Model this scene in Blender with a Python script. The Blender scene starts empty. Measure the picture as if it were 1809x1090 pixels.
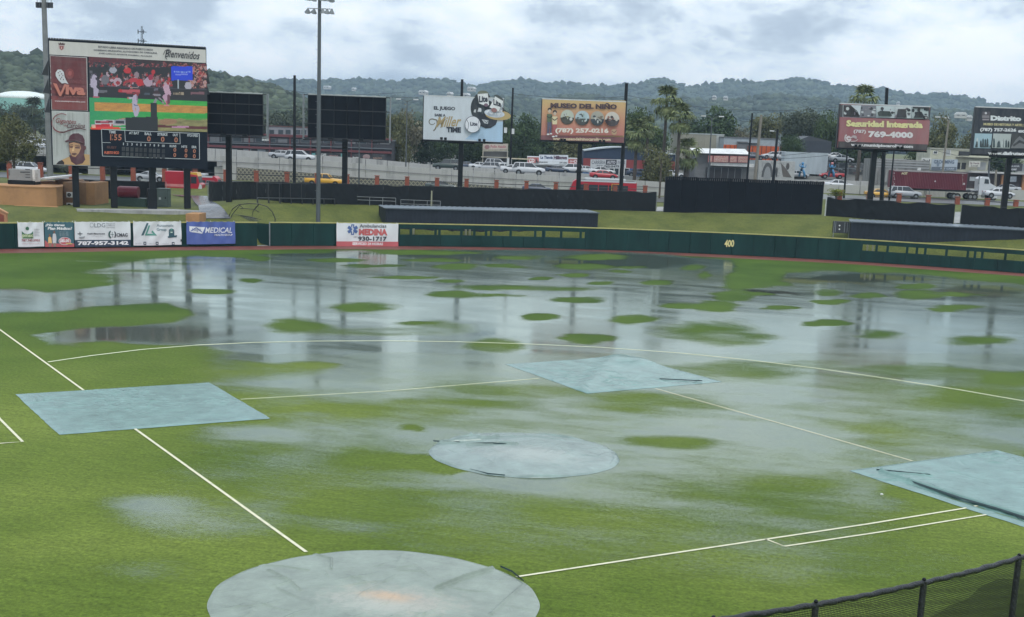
import bpy, bmesh, math, random
import numpy as np
from mathutils import Vector, Matrix, noise as mnoise

random.seed(7); np.random.seed(7)
sc = bpy.context.scene
COL = sc.collection

# ------------------------------------------------------------------ camera
CAM = np.array([11.210, -32.051, 12.3446])
YAW, PITCH, ROLL, FOC, CX, CY = -.2314, .2098, .0380, 2342.19, 904.5, 740.488
PW, PH = 1809, 1090
_fw = np.array([math.sin(YAW)*math.cos(PITCH), math.cos(YAW)*math.cos(PITCH), -math.sin(PITCH)])
_r0 = np.array([math.cos(YAW), -math.sin(YAW), 0.0]); _u0 = np.cross(_r0, _fw)
_rt = _r0*math.cos(ROLL) + _u0*math.sin(ROLL)
_up = -_r0*math.sin(ROLL) + _u0*math.cos(ROLL)
FWD = np.array([math.sin(YAW), math.cos(YAW), 0.0]); LAT = np.array([math.cos(YAW), -math.sin(YAW), 0.0])
cam_data = bpy.data.cameras.new('camera'); cam = bpy.data.objects.new('camera', cam_data); COL.objects.link(cam)
cam_data.sensor_fit = 'HORIZONTAL'; cam_data.sensor_width = 36.0
cam_data.lens = 36.0*FOC/PW; cam_data.shift_y = (CY-PH/2)/PW
cam_data.clip_start = 0.5; cam_data.clip_end = 12000
cam.matrix_world = Matrix(((_rt[0], _up[0], -_fw[0], CAM[0]), (_rt[1], _up[1], -_fw[1], CAM[1]),
                           (_rt[2], _up[2], -_fw[2], CAM[2]), (0, 0, 0, 1)))
sc.camera = cam

# ------------------------------------------------------------------ sky, sun, exposure
SUN_EL, SUN_AZ = math.radians(58), math.radians(150)      # azimuth from +Y clockwise
world = bpy.data.worlds.new('World'); sc.world = world; world.use_nodes = True
nt = world.node_tree; nt.nodes.clear()
def N(t, typ, **k):
    n = t.nodes.new(typ)
    for a, b in k.items():
        if a.startswith('i_'):
            key = a[2:]
            n.inputs[int(key) if key.isdigit() else key].default_value = b
        else: setattr(n, a, b)
    return n
def L(t, a, b): t.links.new(a, b)
out = N(nt, 'ShaderNodeOutputWorld'); bg = N(nt, 'ShaderNodeBackground'); bg.inputs[1].default_value = 0.112
sky = N(nt, 'ShaderNodeTexSky'); sky.sky_type = 'NISHITA'; sky.sun_disc = False
sky.sun_elevation = SUN_EL; sky.sun_rotation = SUN_AZ; sky.air_density = 1.4; sky.dust_density = 3
tc = N(nt, 'ShaderNodeTexCoord'); sep = N(nt, 'ShaderNodeSeparateXYZ'); L(nt, tc.outputs['Generated'], sep.inputs[0])
zc = N(nt, 'ShaderNodeMath', operation='MAXIMUM'); L(nt, sep.outputs[2], zc.inputs[0]); zc.inputs[1].default_value = 0.0
cmb = N(nt, 'ShaderNodeMapping'); cmb.inputs['Scale'].default_value = (1, 1, 2.2); cmb.inputs['Location'].default_value = (.37, .12, .05); L(nt, tc.outputs['Generated'], cmb.inputs[0])
n1 = N(nt, 'ShaderNodeTexNoise'); n1.inputs['Scale'].default_value = 11; n1.inputs['Detail'].default_value = 10
n1.inputs['Roughness'].default_value = 0.6; n1.inputs['Distortion'].default_value = 0.1; L(nt, cmb.outputs[0], n1.inputs['Vector'])
n2 = N(nt, 'ShaderNodeTexNoise'); n2.inputs['Scale'].default_value = 4.6; n2.inputs['Detail'].default_value = 5
mp2 = N(nt, 'ShaderNodeMapping'); mp2.inputs['Location'].default_value = (3.1, 7.7, 0); L(nt, cmb.outputs[0], mp2.inputs[0]); L(nt, mp2.outputs[0], n2.inputs['Vector'])
mxn = N(nt, 'ShaderNodeMath', operation='MULTIPLY_ADD'); L(nt, n2.outputs[0], mxn.inputs[0]); mxn.inputs[1].default_value = 0.7; L(nt, n1.outputs[0], mxn.inputs[2])
rmp = N(nt, 'ShaderNodeValToRGB'); L(nt, mxn.outputs[0], rmp.inputs[0])
e = rmp.color_ramp.elements
e[0].position = 0.71; e[0].color = (5.2, 6.2, 7.5, 1)
e[1].position = 1.0; e[1].color = (11.6, 12.1, 12.6, 1)
m_ = e.new(0.78); m_.color = (6.4, 7.5, 8.7, 1)
m_ = e.new(0.84); m_.color = (8.6, 9.7, 10.7, 1)
m_ = e.new(0.90); m_.color = (9.9, 10.8, 11.6, 1)
# brighter towards the zenith as under any overcast
zr = N(nt, 'ShaderNodeMath', operation='MULTIPLY_ADD'); L(nt, zc.outputs[0], zr.inputs[0]); zr.inputs[1].default_value = 0.2; zr.inputs[2].default_value = 0.97
vm = N(nt, 'ShaderNodeVectorMath', operation='SCALE'); L(nt, rmp.outputs[0], vm.inputs[0]); L(nt, zr.outputs[0], vm.inputs['Scale'])
mix = N(nt, 'ShaderNodeMixRGB'); mix.inputs[0].default_value = 0.93; L(nt, sky.outputs[0], mix.inputs[1]); L(nt, vm.outputs[0], mix.inputs[2])
L(nt, mix.outputs[0], bg.inputs[0]); L(nt, bg.outputs[0], out.inputs[0])

sun_d = bpy.data.lights.new('sun', 'SUN'); sun_d.energy = 1.1; sun_d.angle = math.radians(14); sun_d.color = (1, .96, .9)
sun = bpy.data.objects.new('sun', sun_d); COL.objects.link(sun)
_sd = Vector((math.sin(SUN_AZ)*math.cos(SUN_EL), math.cos(SUN_AZ)*math.cos(SUN_EL), math.sin(SUN_EL)))
sun.rotation_euler = _sd.to_track_quat('Z', 'Y').to_euler(); sun.location = (0, -60, 120)
sc.view_settings.view_transform = 'Standard'; sc.view_settings.look = 'None'
sc.view_settings.exposure = 0.0; sc.view_settings.gamma = 1.0; sc.view_settings.use_curve_mapping = False
sc.render.engine = 'CYCLES'
sc.cycles.use_denoising = True; sc.cycles.denoising_prefilter = 'ACCURATE'
sc.cycles.max_bounces = 6; sc.cycles.diffuse_bounces = 3; sc.cycles.glossy_bounces = 3
sc.cycles.transparent_max_bounces = 12; sc.cycles.volume_bounces = 0; sc.cycles.use_adaptive_sampling = False
sc.cycles.volume_step_rate = 4; sc.cycles.volume_max_steps = 64

# ------------------------------------------------------------------ pixel -> place
def ray(px, py):
    x = (px-CX)/FOC; y = -(py-CY)/FOC
    return _fw + x*_rt + y*_up
def G(px, py, z=0.0):
    d = ray(px, py); return CAM + d*(z-CAM[2])/d[2]
def V(px, py, D):
    d = ray(px, py); return CAM + d*D/(d@FWD)
def dep(P): return (np.asarray(P)-CAM)@FWD
def project(X, Y, Z):
    dx_, dy_, dz_ = X-CAM[0], Y-CAM[1], Z-CAM[2]
    z = dx_*_fw[0]+dy_*_fw[1]+dz_*_fw[2]; z = np.where(z < 0.5, np.nan, z)
    return CX+FOC*(dx_*_rt[0]+dy_*_rt[1]+dz_*_rt[2])/z, CY-FOC*(dx_*_up[0]+dy_*_up[1]+dz_*_up[2])/z

# outfield wall line on the ground (smooth curve), left to right
_wp = [(-104, 30), (-84, 58), (-74.5, 70.5), (-65.9, 80.7), (-57.8, 89.3), (-50.6, 96.6), (-43.4, 102.9), (-35.9, 108.6), (-24.6, 115.4), (-12.2, 119.9),
       (-0.4, 122.4), (9.2, 123.2), (19.6, 122.5), (30.9, 120.1), (42, 116), (56, 107), (72, 92)]
WALL = np.array(_wp, float)
for _ in range(2):                                   # round the corners
    q = [WALL[0]]
    for a, b in zip(WALL[:-1], WALL[1:]): q += [a*.75+b*.25, a*.25+b*.75]
    q.append(WALL[-1]); WALL = np.array(q)
_seg = np.hypot(*(WALL[1:]-WALL[:-1]).T); WLEN = np.concatenate([[0], np.cumsum(_seg)])
def wall_at(t):
    i = int(np.clip(np.searchsorted(WLEN, t)-1, 0, len(_seg)-1)); f = (t-WLEN[i])/_seg[i]
    p = WALL[i]*(1-f)+WALL[i+1]*f; d = (WALL[i+1]-WALL[i])/_seg[i]; return p, d
def wall_t(px):                                      # arc length where image column px meets the wall foot
    ts = np.linspace(0, WLEN[-1], 1500); P = np.array([wall_at(t)[0] for t in ts])
    u, _ = project(P[:, 0], P[:, 1], 0.0*P[:, 0]); u = np.nan_to_num(u, nan=-9e9)
    return float(np.interp(px, u, ts)) if np.all(np.diff(u[u > -5000]) > 0) else float(ts[np.argmin(abs(u-px))])
_WU = None
def wall_px(px):
    global _WU
    if _WU is None:
        ts = np.linspace(0, WLEN[-1], 1500); P = np.array([wall_at(t)[0] for t in ts])
        u, _ = project(P[:, 0], P[:, 1], 0.0*P[:, 0]); _WU = (ts, np.nan_to_num(u, nan=-9e9))
    return float(_WU[0][np.argmin(abs(_WU[1]-px))])
def wall_s(X, Y):
    X = np.asarray(X, float); Y = np.asarray(Y, float); best = np.full(X.shape, 1e9); sg = np.zeros(X.shape)
    for a, b in zip(WALL[:-1], WALL[1:]):
        d = b-a; l2 = d@d; t = np.clip(((X-a[0])*d[0]+(Y-a[1])*d[1])/l2, 0, 1)
        ex, ey = X-a[0]-t*d[0], Y-a[1]-t*d[1]; q = np.hypot(ex, ey); s = np.sign(d[0]*ey-d[1]*ex)
        m = q < best; best = np.where(m, q, best); sg = np.where(m, s, sg)
    return best*sg
def sm(t): t = np.clip(t, 0, 1); return t*t*(3-2*t)
def terrain(X, Y):
    X = np.asarray(X, float); Y = np.asarray(Y, float)
    s = wall_s(X, Y); rx, ry = X-CAM[0], Y-CAM[1]
    D = rx*FWD[0]+ry*FWD[1]; La = rx*LAT[0]+ry*LAT[1]
    right = sm((La-18)/28)
    left = sm((-La-30)/9)
    berm = 1.5+(2.6+.3*right-.85*left)*sm(s/11.5)
    z = np.where(s < 0.6, -0.3, -0.3+(berm+.3)*sm((s-0.6)/1.2))
    road = 4.2+1.35*right
    k = sm((D-169)/14); z = np.where(s > 9, z*(1-k)+road*k, z)
    k2 = sm((D-226)/24); city = 6.2+2.4*sm((La-20)/30)+1.5*sm((D-250)/150)
    z = np.where(D > 226, z*(1-k2)+city*k2, z)
    return z
def tz(x, y): return float(terrain(np.array([x]), np.array([y]))[0])
def T(px, py, d0=128.0, d1=400.0):                   # first hit of the pixel's ray with the terrain
    ds = np.linspace(d0, d1, 1400); r = ray(px, py); k = ds/(r@FWD)
    P = CAM[None]+k[:, None]*r[None]; h = P[:, 2]-terrain(P[:, 0], P[:, 1]); s = wall_s(P[:, 0], P[:, 1])
    i = np.where((h < 0) & (s > 1.5))[0]
    j = i[0] if len(i) else len(ds)-1
    return P[j]

def S(r, g, b):                                      # 0-255 display value -> linear
    f = lambda c: (c/255/12.92) if c/255 <= .04045 else ((c/255+.055)/1.055)**2.4
    return (f(r), f(g), f(b))

# ------------------------------------------------------------------ materials
_M = {}
def M(name, col, rough=.6, var=.12, scale=1.5, metal=0.0, bump=0.0, bscale=20, spec=.5, wear=None, wscale=.6, streak=False):
    if name in _M: return _M[name]
    m = bpy.data.materials.new(name); m.use_nodes = True; t = m.node_tree; b = t.nodes['Principled BSDF']
    b.inputs['Roughness'].default_value = rough; b.inputs['Metallic'].default_value = metal
    b.inputs['Specular IOR Level'].default_value = spec
    co = N(t, 'ShaderNodeTexCoord'); src = co.outputs['Object']
    if streak:
        mp = N(t, 'ShaderNodeMapping'); mp.inputs['Scale'].default_value = (1, 1, .18); L(t, src, mp.inputs[0]); src = mp.outputs[0]
    nz = N(t, 'ShaderNodeTexNoise', i_Scale=scale, i_Detail=6.0, i_Roughness=.6); L(t, src, nz.inputs['Vector'])
    r = N(t, 'ShaderNodeValToRGB'); L(t, nz.outputs[0], r.inputs[0])
    r.color_ramp.elements[0].position = .3; r.color_ramp.elements[1].position = .72
    r.color_ramp.elements[0].color = tuple(max(0, c*(1-var)) for c in col)+(1,)
    r.color_ramp.elements[1].color = tuple(min(1, c*(1+var)) for c in col)+(1,)
    o = r.outputs[0]
    if wear:
        n3 = N(t, 'ShaderNodeTexNoise', i_Scale=wscale, i_Detail=8.0, i_Roughness=.7); L(t, src, n3.inputs['Vector'])
        rr = N(t, 'ShaderNodeMapRange'); rr.inputs[1].default_value = .52; rr.inputs[2].default_value = .68; L(t, n3.outputs[0], rr.inputs[0])
        mx = N(t, 'ShaderNodeMixRGB'); L(t, rr.outputs[0], mx.inputs[0]); L(t, o, mx.inputs[1]); mx.inputs[2].default_value = tuple(wear)+(1,); o = mx.outputs[0]
    L(t, o, b.inputs['Base Color'])
    if bump:
        n4 = N(t, 'ShaderNodeTexNoise', i_Scale=bscale, i_Detail=4.0); L(t, co.outputs['Object'], n4.inputs['Vector'])
        bp = N(t, 'ShaderNodeBump', i_Strength=bump, i_Distance=.05); L(t, n4.outputs[0], bp.inputs['Height']); L(t, bp.outputs[0], b.inputs['Normal'])
    _M[name] = m; return m
def attr_mat(name, emit=0.0, rough=.55, dirt=.12):
    if name in _M: return _M[name]
    m = bpy.data.materials.new(name); m.use_nodes = True; t = m.node_tree; b = t.nodes['Principled BSDF']
    a = N(t, 'ShaderNodeAttribute', attribute_name='Col'); b.inputs['Roughness'].default_value = rough
    if emit:
        b.inputs['Base Color'].default_value = (.02, .02, .02, 1); L(t, a.outputs['Color'], b.inputs['Emission Color']); b.inputs['Emission Strength'].default_value = emit
    else:
        co = N(t, 'ShaderNodeTexCoord'); mp = N(t, 'ShaderNodeMapping'); mp.inputs['Scale'].default_value = (1, 1, .25); L(t, co.outputs['Object'], mp.inputs[0])
        nz = N(t, 'ShaderNodeTexNoise', i_Scale=1.3, i_Detail=7.0, i_Roughness=.65); L(t, mp.outputs[0], nz.inputs['Vector'])
        rr = N(t, 'ShaderNodeMapRange'); rr.inputs[1].default_value = .4; rr.inputs[2].default_value = .75; rr.inputs[3].default_value = 0; rr.inputs[4].default_value = dirt*2; L(t, nz.outputs[0], rr.inputs[0])
        mx = N(t, 'ShaderNodeMixRGB'); L(t, rr.outputs[0], mx.inputs[0]); L(t, a.outputs['Color'], mx.inputs[1]); mx.inputs[2].default_value = (.28, .28, .26, 1)
        hs = N(t, 'ShaderNodeHueSaturation'); hs.inputs['Saturation'].default_value = .82; L(t, mx.outputs[0], hs.inputs['Color']); L(t, hs.outputs[0], b.inputs['Base Color'])
    _M[name] = m; return m
BLACK = M('black_paint', (.007, .009, .011), .5, spec=.25); DARK = M('dark_steel', (.03, .033, .037), .5, bump=.1)
GALV = M('galvanised_steel', (.22, .24, .25), .5, metal=.2, var=.2); WHITE = M('white_paint', (.72, .73, .72), .5, wear=(.45, .45, .42))
CONC = M('concrete', (.36, .36, .35), .85, var=.18, bump=.3, wear=(.2, .2, .19), streak=True)
GLASS = M('car_glass', (.02, .025, .03), .08, spec=.8); RUBBER = M('tyre_rubber', (.018, .018, .018), .8)
PRINT = attr_mat('printed_vinyl'); CLOTHPRINT = attr_mat('printed_cloth', rough=.7, dirt=.06); LED = attr_mat('led_pixels', emit=.6)
GREYWIN = M('window_glass', (.035, .045, .055), .12, spec=.8)

# ------------------------------------------------------------------ mesh helpers
class MB:
    def __init__(s): s.v = []; s.f = []; s.m = []; s.c = []; s.X = None
    def add(s, vs, fs, m=0, c=None):
        o = len(s.v)
        if s.X is not None: vs = [tuple(s.X @ Vector(p)) for p in vs]
        s.v.extend([tuple(p) for p in vs]); s.f.extend([tuple(i+o for i in f) for f in fs]); s.m.extend([m]*len(fs)); s.c.extend([c]*len(fs)); return s
    def box(s, x0, x1, y0, y1, z0, z1, m=0, c=None):
        return s.add([(x0, y0, z0), (x1, y0, z0), (x1, y1, z0), (x0, y1, z0), (x0, y0, z1), (x1, y0, z1), (x1, y1, z1), (x0, y1, z1)],
              [(0, 3, 2, 1), (4, 5, 6, 7), (0, 1, 5, 4), (1, 2, 6, 5), (2, 3, 7, 6), (3, 0, 4, 7)], m, c)
    def bar(s, a, b, w, h=None, m=0):                    # square bar between two points
        return s.cyl(a, b, w/2*1.414, None, 4, m, rot=math.pi/4)
    def cyl(s, a, b, r, r2=None, n=8, m=0, rot=0.0, caps=True):
        a = Vector(a); b = Vector(b); r2 = r if r2 is None else r2; d = (b-a)
        if d.length < 1e-6: return s
        d.normalize(); u = d.orthogonal() if abs(d.z) < .99 else Vector((1, 0, 0)).cross(d)
        if abs(d.z) < .99: u = Vector((0, 0, 1)).cross(d)
        u.normalize(); w = d.cross(u)
        vs = []
        for c, rr in ((a, r), (b, r2)):
            for i in range(n): t = 2*math.pi*i/n+rot; vs.append(c+u*math.cos(t)*rr+w*math.sin(t)*rr)
        fs = [(i, (i+1) % n, n+(i+1) % n, n+i) for i in range(n)]
        if caps: fs += [tuple(range(n))[::-1], tuple(range(n, 2*n))]
        return s.add(vs, fs, m)
    def tube(s, pts, r, n=6, m=0, rads=None):
        pts = [Vector(p) for p in pts]; vs = []; fs = []
        for i, p in enumerate(pts):
            d = (pts[min(i+1, len(pts)-1)]-pts[max(i-1, 0)]).normalized()
            u = Vector((0, 0, 1)).cross(d) if abs(d.z) < .95 else Vector((1, 0, 0)).cross(d); u.normalize(); w = d.cross(u); rr = rads[i] if rads else r
            for k in range(n): t = 2*math.pi*k/n; vs.append(p+u*math.cos(t)*rr+w*math.sin(t)*rr)
        for i in range(len(pts)-1):
            for k in range(n): fs.append((i*n+k, i*n+(k+1) % n, (i+1)*n+(k+1) % n, (i+1)*n+k))
        fs += [tuple(range(n))[::-1], tuple(range((len(pts)-1)*n, len(pts)*n))]
        return s.add(vs, fs, m)
    def prism(s, poly, y0, y1, m=0, c=None):             # polygon in xz extruded along y
        n = len(poly); vs = [(x, y0, z) for x, z in poly]+[(x, y1, z) for x, z in poly]
        return s.add(vs, [tuple(range(n)), tuple(range(n, 2*n))[::-1]]+[((i+1) % n, i, n+i, n+(i+1) % n) for i in range(n)], m, c)
    def prismz(s, poly, z0, z1, m=0, c=None):
        n = len(poly); vs = [(x, y, z0) for x, y in poly]+[(x, y, z1) for x, y in poly]
        return s.add(vs, [tuple(range(n))[::-1], tuple(range(n, 2*n))]+[(i, (i+1) % n, n+(i+1) % n, n+i) for i in range(n)], m, c)
    def sphere(s, c, rx, ry=None, rz=None, n=8, r=5, m=0):
        ry = rx if ry is None else ry; rz = rx if rz is None else rz; vs = [(c[0], c[1], c[2]-rz)]
        for j in range(1, r):
            p = -math.pi/2+math.pi*j/r
            for i in range(n): t = 2*math.pi*i/n; vs.append((c[0]+rx*math.cos(p)*math.cos(t), c[1]+ry*math.cos(p)*math.sin(t), c[2]+rz*math.sin(p)))
        vs.append((c[0], c[1], c[2]+rz)); e_ = len(vs)-1; fs = [(0, 1+(i+1) % n, 1+i) for i in range(n)]
        for j in range(r-2):
            for i in range(n): a = 1+j*n; fs.append((a+i, a+(i+1) % n, a+n+(i+1) % n, a+n+i))
        a = 1+(r-2)*n; fs += [(a+i, a+(i+1) % n, e_) for i in range(n)]
        return s.add(vs, fs, m)
    def mesh(s, name, mats):
        me = bpy.data.meshes.new(name); me.from_pydata(s.v, [], s.f)
        for m in (mats if isinstance(mats, (list, tuple)) else [mats]): me.materials.append(m)
        me.polygons.foreach_set('material_index', s.m)
        if any(c is not None for c in s.c):
            at = me.color_attributes.new('Col', 'FLOAT_COLOR', 'CORNER'); buf = np.ones((len(me.loops), 4), np.float32)
            k = 0
            for f, c in zip(s.f, s.c):
                n = len(f); buf[k:k+n, :3] = c if c is not None else (.5, .5, .5); k += n
            at.data.foreach_set('color', buf.ravel())
        me.update(); return me
    def build(s, name, mats, parent=None, smooth=False, bevel=0, loc=None, rz=None):
        me = s.mesh(name, mats)
        if smooth: me.polygons.foreach_set('use_smooth', [True]*len(me.polygons))
        o = bpy.data.objects.new(name, me); COL.objects.link(o)
        if parent is not None: o.parent = parent
        if loc is not None: o.location = loc
        if rz is not None: o.rotation_euler[2] = rz
        if bevel:
            b = o.modifiers.new('bevel', 'BEVEL'); b.width = bevel; b.segments = 2; b.limit_method = 'ANGLE'
        return o
def tag(o, label=None, cat=None, group=None, kind=None):
    if label: o['label'] = label
    if cat: o['category'] = cat
    if group: o['group'] = group
    if kind: o['kind'] = kind
    return o
def thing(name, label, cat, loc=(0, 0, 0), rz=0.0, group=None):
    o = bpy.data.objects.new(name, None); COL.objects.link(o); o.location = loc; o.rotation_euler = (0, 0, rz); o.empty_display_size = .3
    return tag(o, label, cat, group)
def copy_tree(o, parent=None):
    c = o.copy(); COL.objects.link(c)
    if parent is not None: c.parent = parent
    for ch in list(o.children): copy_tree(ch, c)
    return c
def grid_mesh(name, X, Y, Z, mat, attrs=None, keep=None, smooth=True):
    ny, nx = X.shape; idx = np.arange(nx*ny).reshape(ny, nx)
    F = np.stack([idx[:-1, :-1], idx[:-1, 1:], idx[1:, 1:], idx[1:, :-1]], -1).reshape(-1, 4)
    if keep is not None: F = F[keep.reshape(-1)]
    used = np.unique(F); rm = np.full(nx*ny, -1); rm[used] = np.arange(len(used)); F = rm[F]
    co = np.stack([X, Y, Z], -1).reshape(-1, 3)[used].astype(np.float32)
    me = bpy.data.meshes.new(name); me.vertices.add(len(co)); me.vertices.foreach_set('co', co.ravel())
    me.loops.add(F.size); me.loops.foreach_set('vertex_index', F.ravel().astype(np.int32))
    me.polygons.add(len(F)); me.polygons.foreach_set('loop_start', np.arange(0, F.size, 4, dtype=np.int32))
    try: me.polygons.foreach_set('loop_total', np.full(len(F), 4, np.int32))
    except Exception: pass
    me.update(calc_edges=True)
    if smooth: me.polygons.foreach_set('use_smooth', np.ones(len(F), bool))
    for k, a in (attrs or {}).items():
        at = me.attributes.new(k, 'FLOAT', 'POINT'); at.data.foreach_set('value', a.reshape(-1)[used].astype(np.float32))
    me.materials.append(mat); o = bpy.data.objects.new(name, me); COL.objects.link(o); return o

# text as flat geometry
_gl = {}
def glyphs(txt, bold=0.0, shear=0.0):
    k = (txt, bold, shear)
    if k not in _gl:
        cu = bpy.data.curves.new('lettering', 'FONT'); cu.body = txt; cu.resolution_u = 2; cu.offset = bold; cu.shear = shear; cu.fill_mode = 'FRONT'
        o = bpy.data.objects.new('lettering', cu); COL.objects.link(o); dg = bpy.context.evaluated_depsgraph_get(); dg.update()
        me = bpy.data.meshes.new_from_object(o.evaluated_get(dg)); bpy.data.objects.remove(o); bpy.data.curves.remove(cu)
        vs = np.array([v.co[:2] for v in me.vertices]) if len(me.vertices) else np.zeros((1, 2)); fs = [tuple(p.vertices) for p in me.polygons]
        bpy.data.meshes.remove(me); mn = vs.min(0); w = np.maximum(vs.max(0)-mn, 1e-4); _gl[k] = ((vs-mn)/w, fs, w[0]/w[1])
    return _gl[k]
class Quad:
    """A flat upright face seen in the photo as tl,tr,br,bl, standing at depths D0 (left) and D1 (right)."""
    def __init__(s, tl, tr, br, bl, D0, D1=None, base=None):
        D1 = D0 if D1 is None else D1; s.q = (tl, tr, br, bl)
        A = (V(*tl, D0)+V(*bl, D0))/2; B = (V(*tr, D1)+V(*br, D1))/2
        s.W = float(np.hypot(*(B-A)[:2])); s.rz = math.atan2(B[1]-A[1], B[0]-A[0])
        s.zt = float((V(*tl, D0)[2]+V(*tr, D1)[2])/2); s.zb = float((V(*bl, D0)[2]+V(*br, D1)[2])/2); s.H = s.zt-s.zb
        s.base = s.zb if base is None else base; s.loc = (float(A[0]), float(A[1]), s.base); s.h0 = s.zb-s.base
    def uv(s, px, py):
        tl, tr, br, bl = s.q; u = .5
        for _ in range(4):
            yt = tl[1]+(tr[1]-tl[1])*u; yb = bl[1]+(br[1]-bl[1])*u; v = (py-yt)/(yb-yt)
            xl = tl[0]+(bl[0]-tl[0])*v; xr = tr[0]+(br[0]-tr[0])*v; u = (px-xl)/(xr-xl)
        return u, v
    def __call__(s, px, py):
        u, v = s.uv(px, py); return u*s.W, s.h0+(1-v)*s.H
class Art:
    """Flat print on a Quad: polygons with a colour each, in thin layers towards the viewer (-y)."""
    def __init__(s, quad, y=-.03, step=.006): s.q = quad; s.b = MB(); s.y = y; s.step = step; s.n = 0
    def _l(s): s.n += 1; return s.y-s.n*s.step
    def poly(s, pts, col, raw=False):
        y = s._l(); p = [pt if raw else s.q(*pt) for pt in pts]
        a = sum(p[i][0]*p[(i+1) % len(p)][1]-p[(i+1) % len(p)][0]*p[i][1] for i in range(len(p)))
        if a < 0: p = p[::-1]
        s.b.add([(x, y, z) for x, z in p], [tuple(range(len(p)))], 0, col)
    def rect(s, x0, y0, x1, y1, col): s.poly([(x0, y0), (x1, y0), (x1, y1), (x0, y1)], col)
    def ell(s, cx, cy, rx, ry, col, n=20, a0=0, a1=360, ang=0):
        ca, sa = math.cos(ang), math.sin(ang)
        pts = []
        for i in range(n+(0 if a1-a0 >= 360 else 1)):
            t = math.radians(a0+(a1-a0)*i/n); x, y = rx*math.cos(t), ry*math.sin(t); pts.append((cx+x*ca-y*sa, cy+x*sa+y*ca))
        s.poly(pts, col)
    def line(s, pts, w, col, w2=None):
        y = s._l(); n = len(pts)
        for i in range(n-1):
            (ax, ay), (bx, by) = pts[i], pts[i+1]; d = math.hypot(bx-ax, by-ay) or 1; nx, ny = -(by-ay)/d, (bx-ax)/d
            wa = w if w2 is None else w+(w2-w)*i/(n-1); wb = w if w2 is None else w+(w2-w)*(i+1)/(n-1)
            p = [s.q(ax+nx*wa/2, ay+ny*wa/2), s.q(bx+nx*wb/2, by+ny*wb/2), s.q(bx-nx*wb/2, by-ny*wb/2), s.q(ax-nx*wa/2, ay-ny*wa/2)]
            s.b.add([(x, y, z) for x, z in p], [(0, 1, 2, 3)], 0, col)
    def text(s, txt, x0, y0, x1, y1, col, bold=0.0, shear=0.0, dy=0.0):
        """fits the word into the box (x0,y0)-(x1,y1); dy = how far the right end drops (pixels)"""
        vs, fs, _ = glyphs(txt, bold, shear); y = s._l(); P = []
        for u, v in vs: x, z = s.q(x0+(x1-x0)*u, y1+(y0-y1)*v+dy*u); P.append((x, y, z))
        s.b.add(P, fs, 0, col)
    def raster(s, x0, y0, x1, y1, img):
        """img[row][col] colours, rows from the top"""
        h, w = img.shape[:2]; y = s._l()
        xs = np.linspace(x0, x1, w+1); ys = np.linspace(y0, y1, h+1); P = []
        for yy in ys:
            for xx in xs: a, z = s.q(xx, yy); P.append((a, y, z))
        o = len(s.b.v); s.b.v.extend(P)
        for j in range(h):
            for i in range(w):
                a = o+j*(w+1)+i; s.b.f.append((a, a+w+1, a+w+2, a+1)); s.b.m.append(0); s.b.c.append(tuple(img[j, i]))
    def build(s, name, mat, parent): return s.b.build(name, mat, parent)
def ground_thing(name, label, cat, px, py, group=None, rz=0.0, dz=0.0):
    P = T(px, py); return thing(name, label, cat, (P[0], P[1], P[2]+dz), rz, group), P

# ================================================================== SETTING: ground, field, water, hills
def in_poly(px, py, poly):
    ins = np.zeros(px.shape, bool); n = len(poly); j = n-1
    for i in range(n):
        xi, yi = poly[i]; xj, yj = poly[j]
        c = ((yi > py) != (yj > py)) & (px < (xj-xi)*(py-yi)/((yj-yi) or 1e-9)+xi); ins ^= c; j = i
    return ins
def poly_d(px, py, poly, sy):
    """signed distance (inside negative) in horizontal pixels, rows weighted by sy"""
    best = np.full(px.shape, 1e9); n = len(poly)
    for i in range(n):
        ax, ay = poly[i]; bx, by = poly[(i+1) % n]; ay *= sy; by *= sy; q = py*sy; dx_, dy_ = bx-ax, by-ay
        t = np.clip(((px-ax)*dx_+(q-ay)*dy_)/(dx_*dx_+dy_*dy_+1e-9), 0, 1); best = np.minimum(best, np.hypot(px-ax-t*dx_, q-ay-t*dy_))
    return np.where(in_poly(px, py, poly), -best, best)

def vnoise(x, y, seed=0):
    xi = np.floor(x).astype(np.int64); yi = np.floor(y).astype(np.int64); fx = x-xi; fy = y-yi
    fx = fx*fx*(3-2*fx); fy = fy*fy*(3-2*fy)
    def h(a, b):
        n = (a*374761393+b*668265263+seed*1442695041) & 0x7fffffff; n = ((n ^ (n >> 13))*1274126177) & 0x7fffffff; return ((n ^ (n >> 16)) & 0xffff)/65535.0
    return (h(xi, yi)*(1-fx)+h(xi+1, yi)*fx)*(1-fy)+(h(xi, yi+1)*(1-fx)+h(xi+1, yi+1)*fx)*fy
def fbm(x, y, oct=4, seed=0):
    a = .5; s = 0*x; t = 0
    for i in range(oct): s = s+a*vnoise(x*2**i, y*2**i, seed+i*17); t += a; a *= .5
    return s/t

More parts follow.
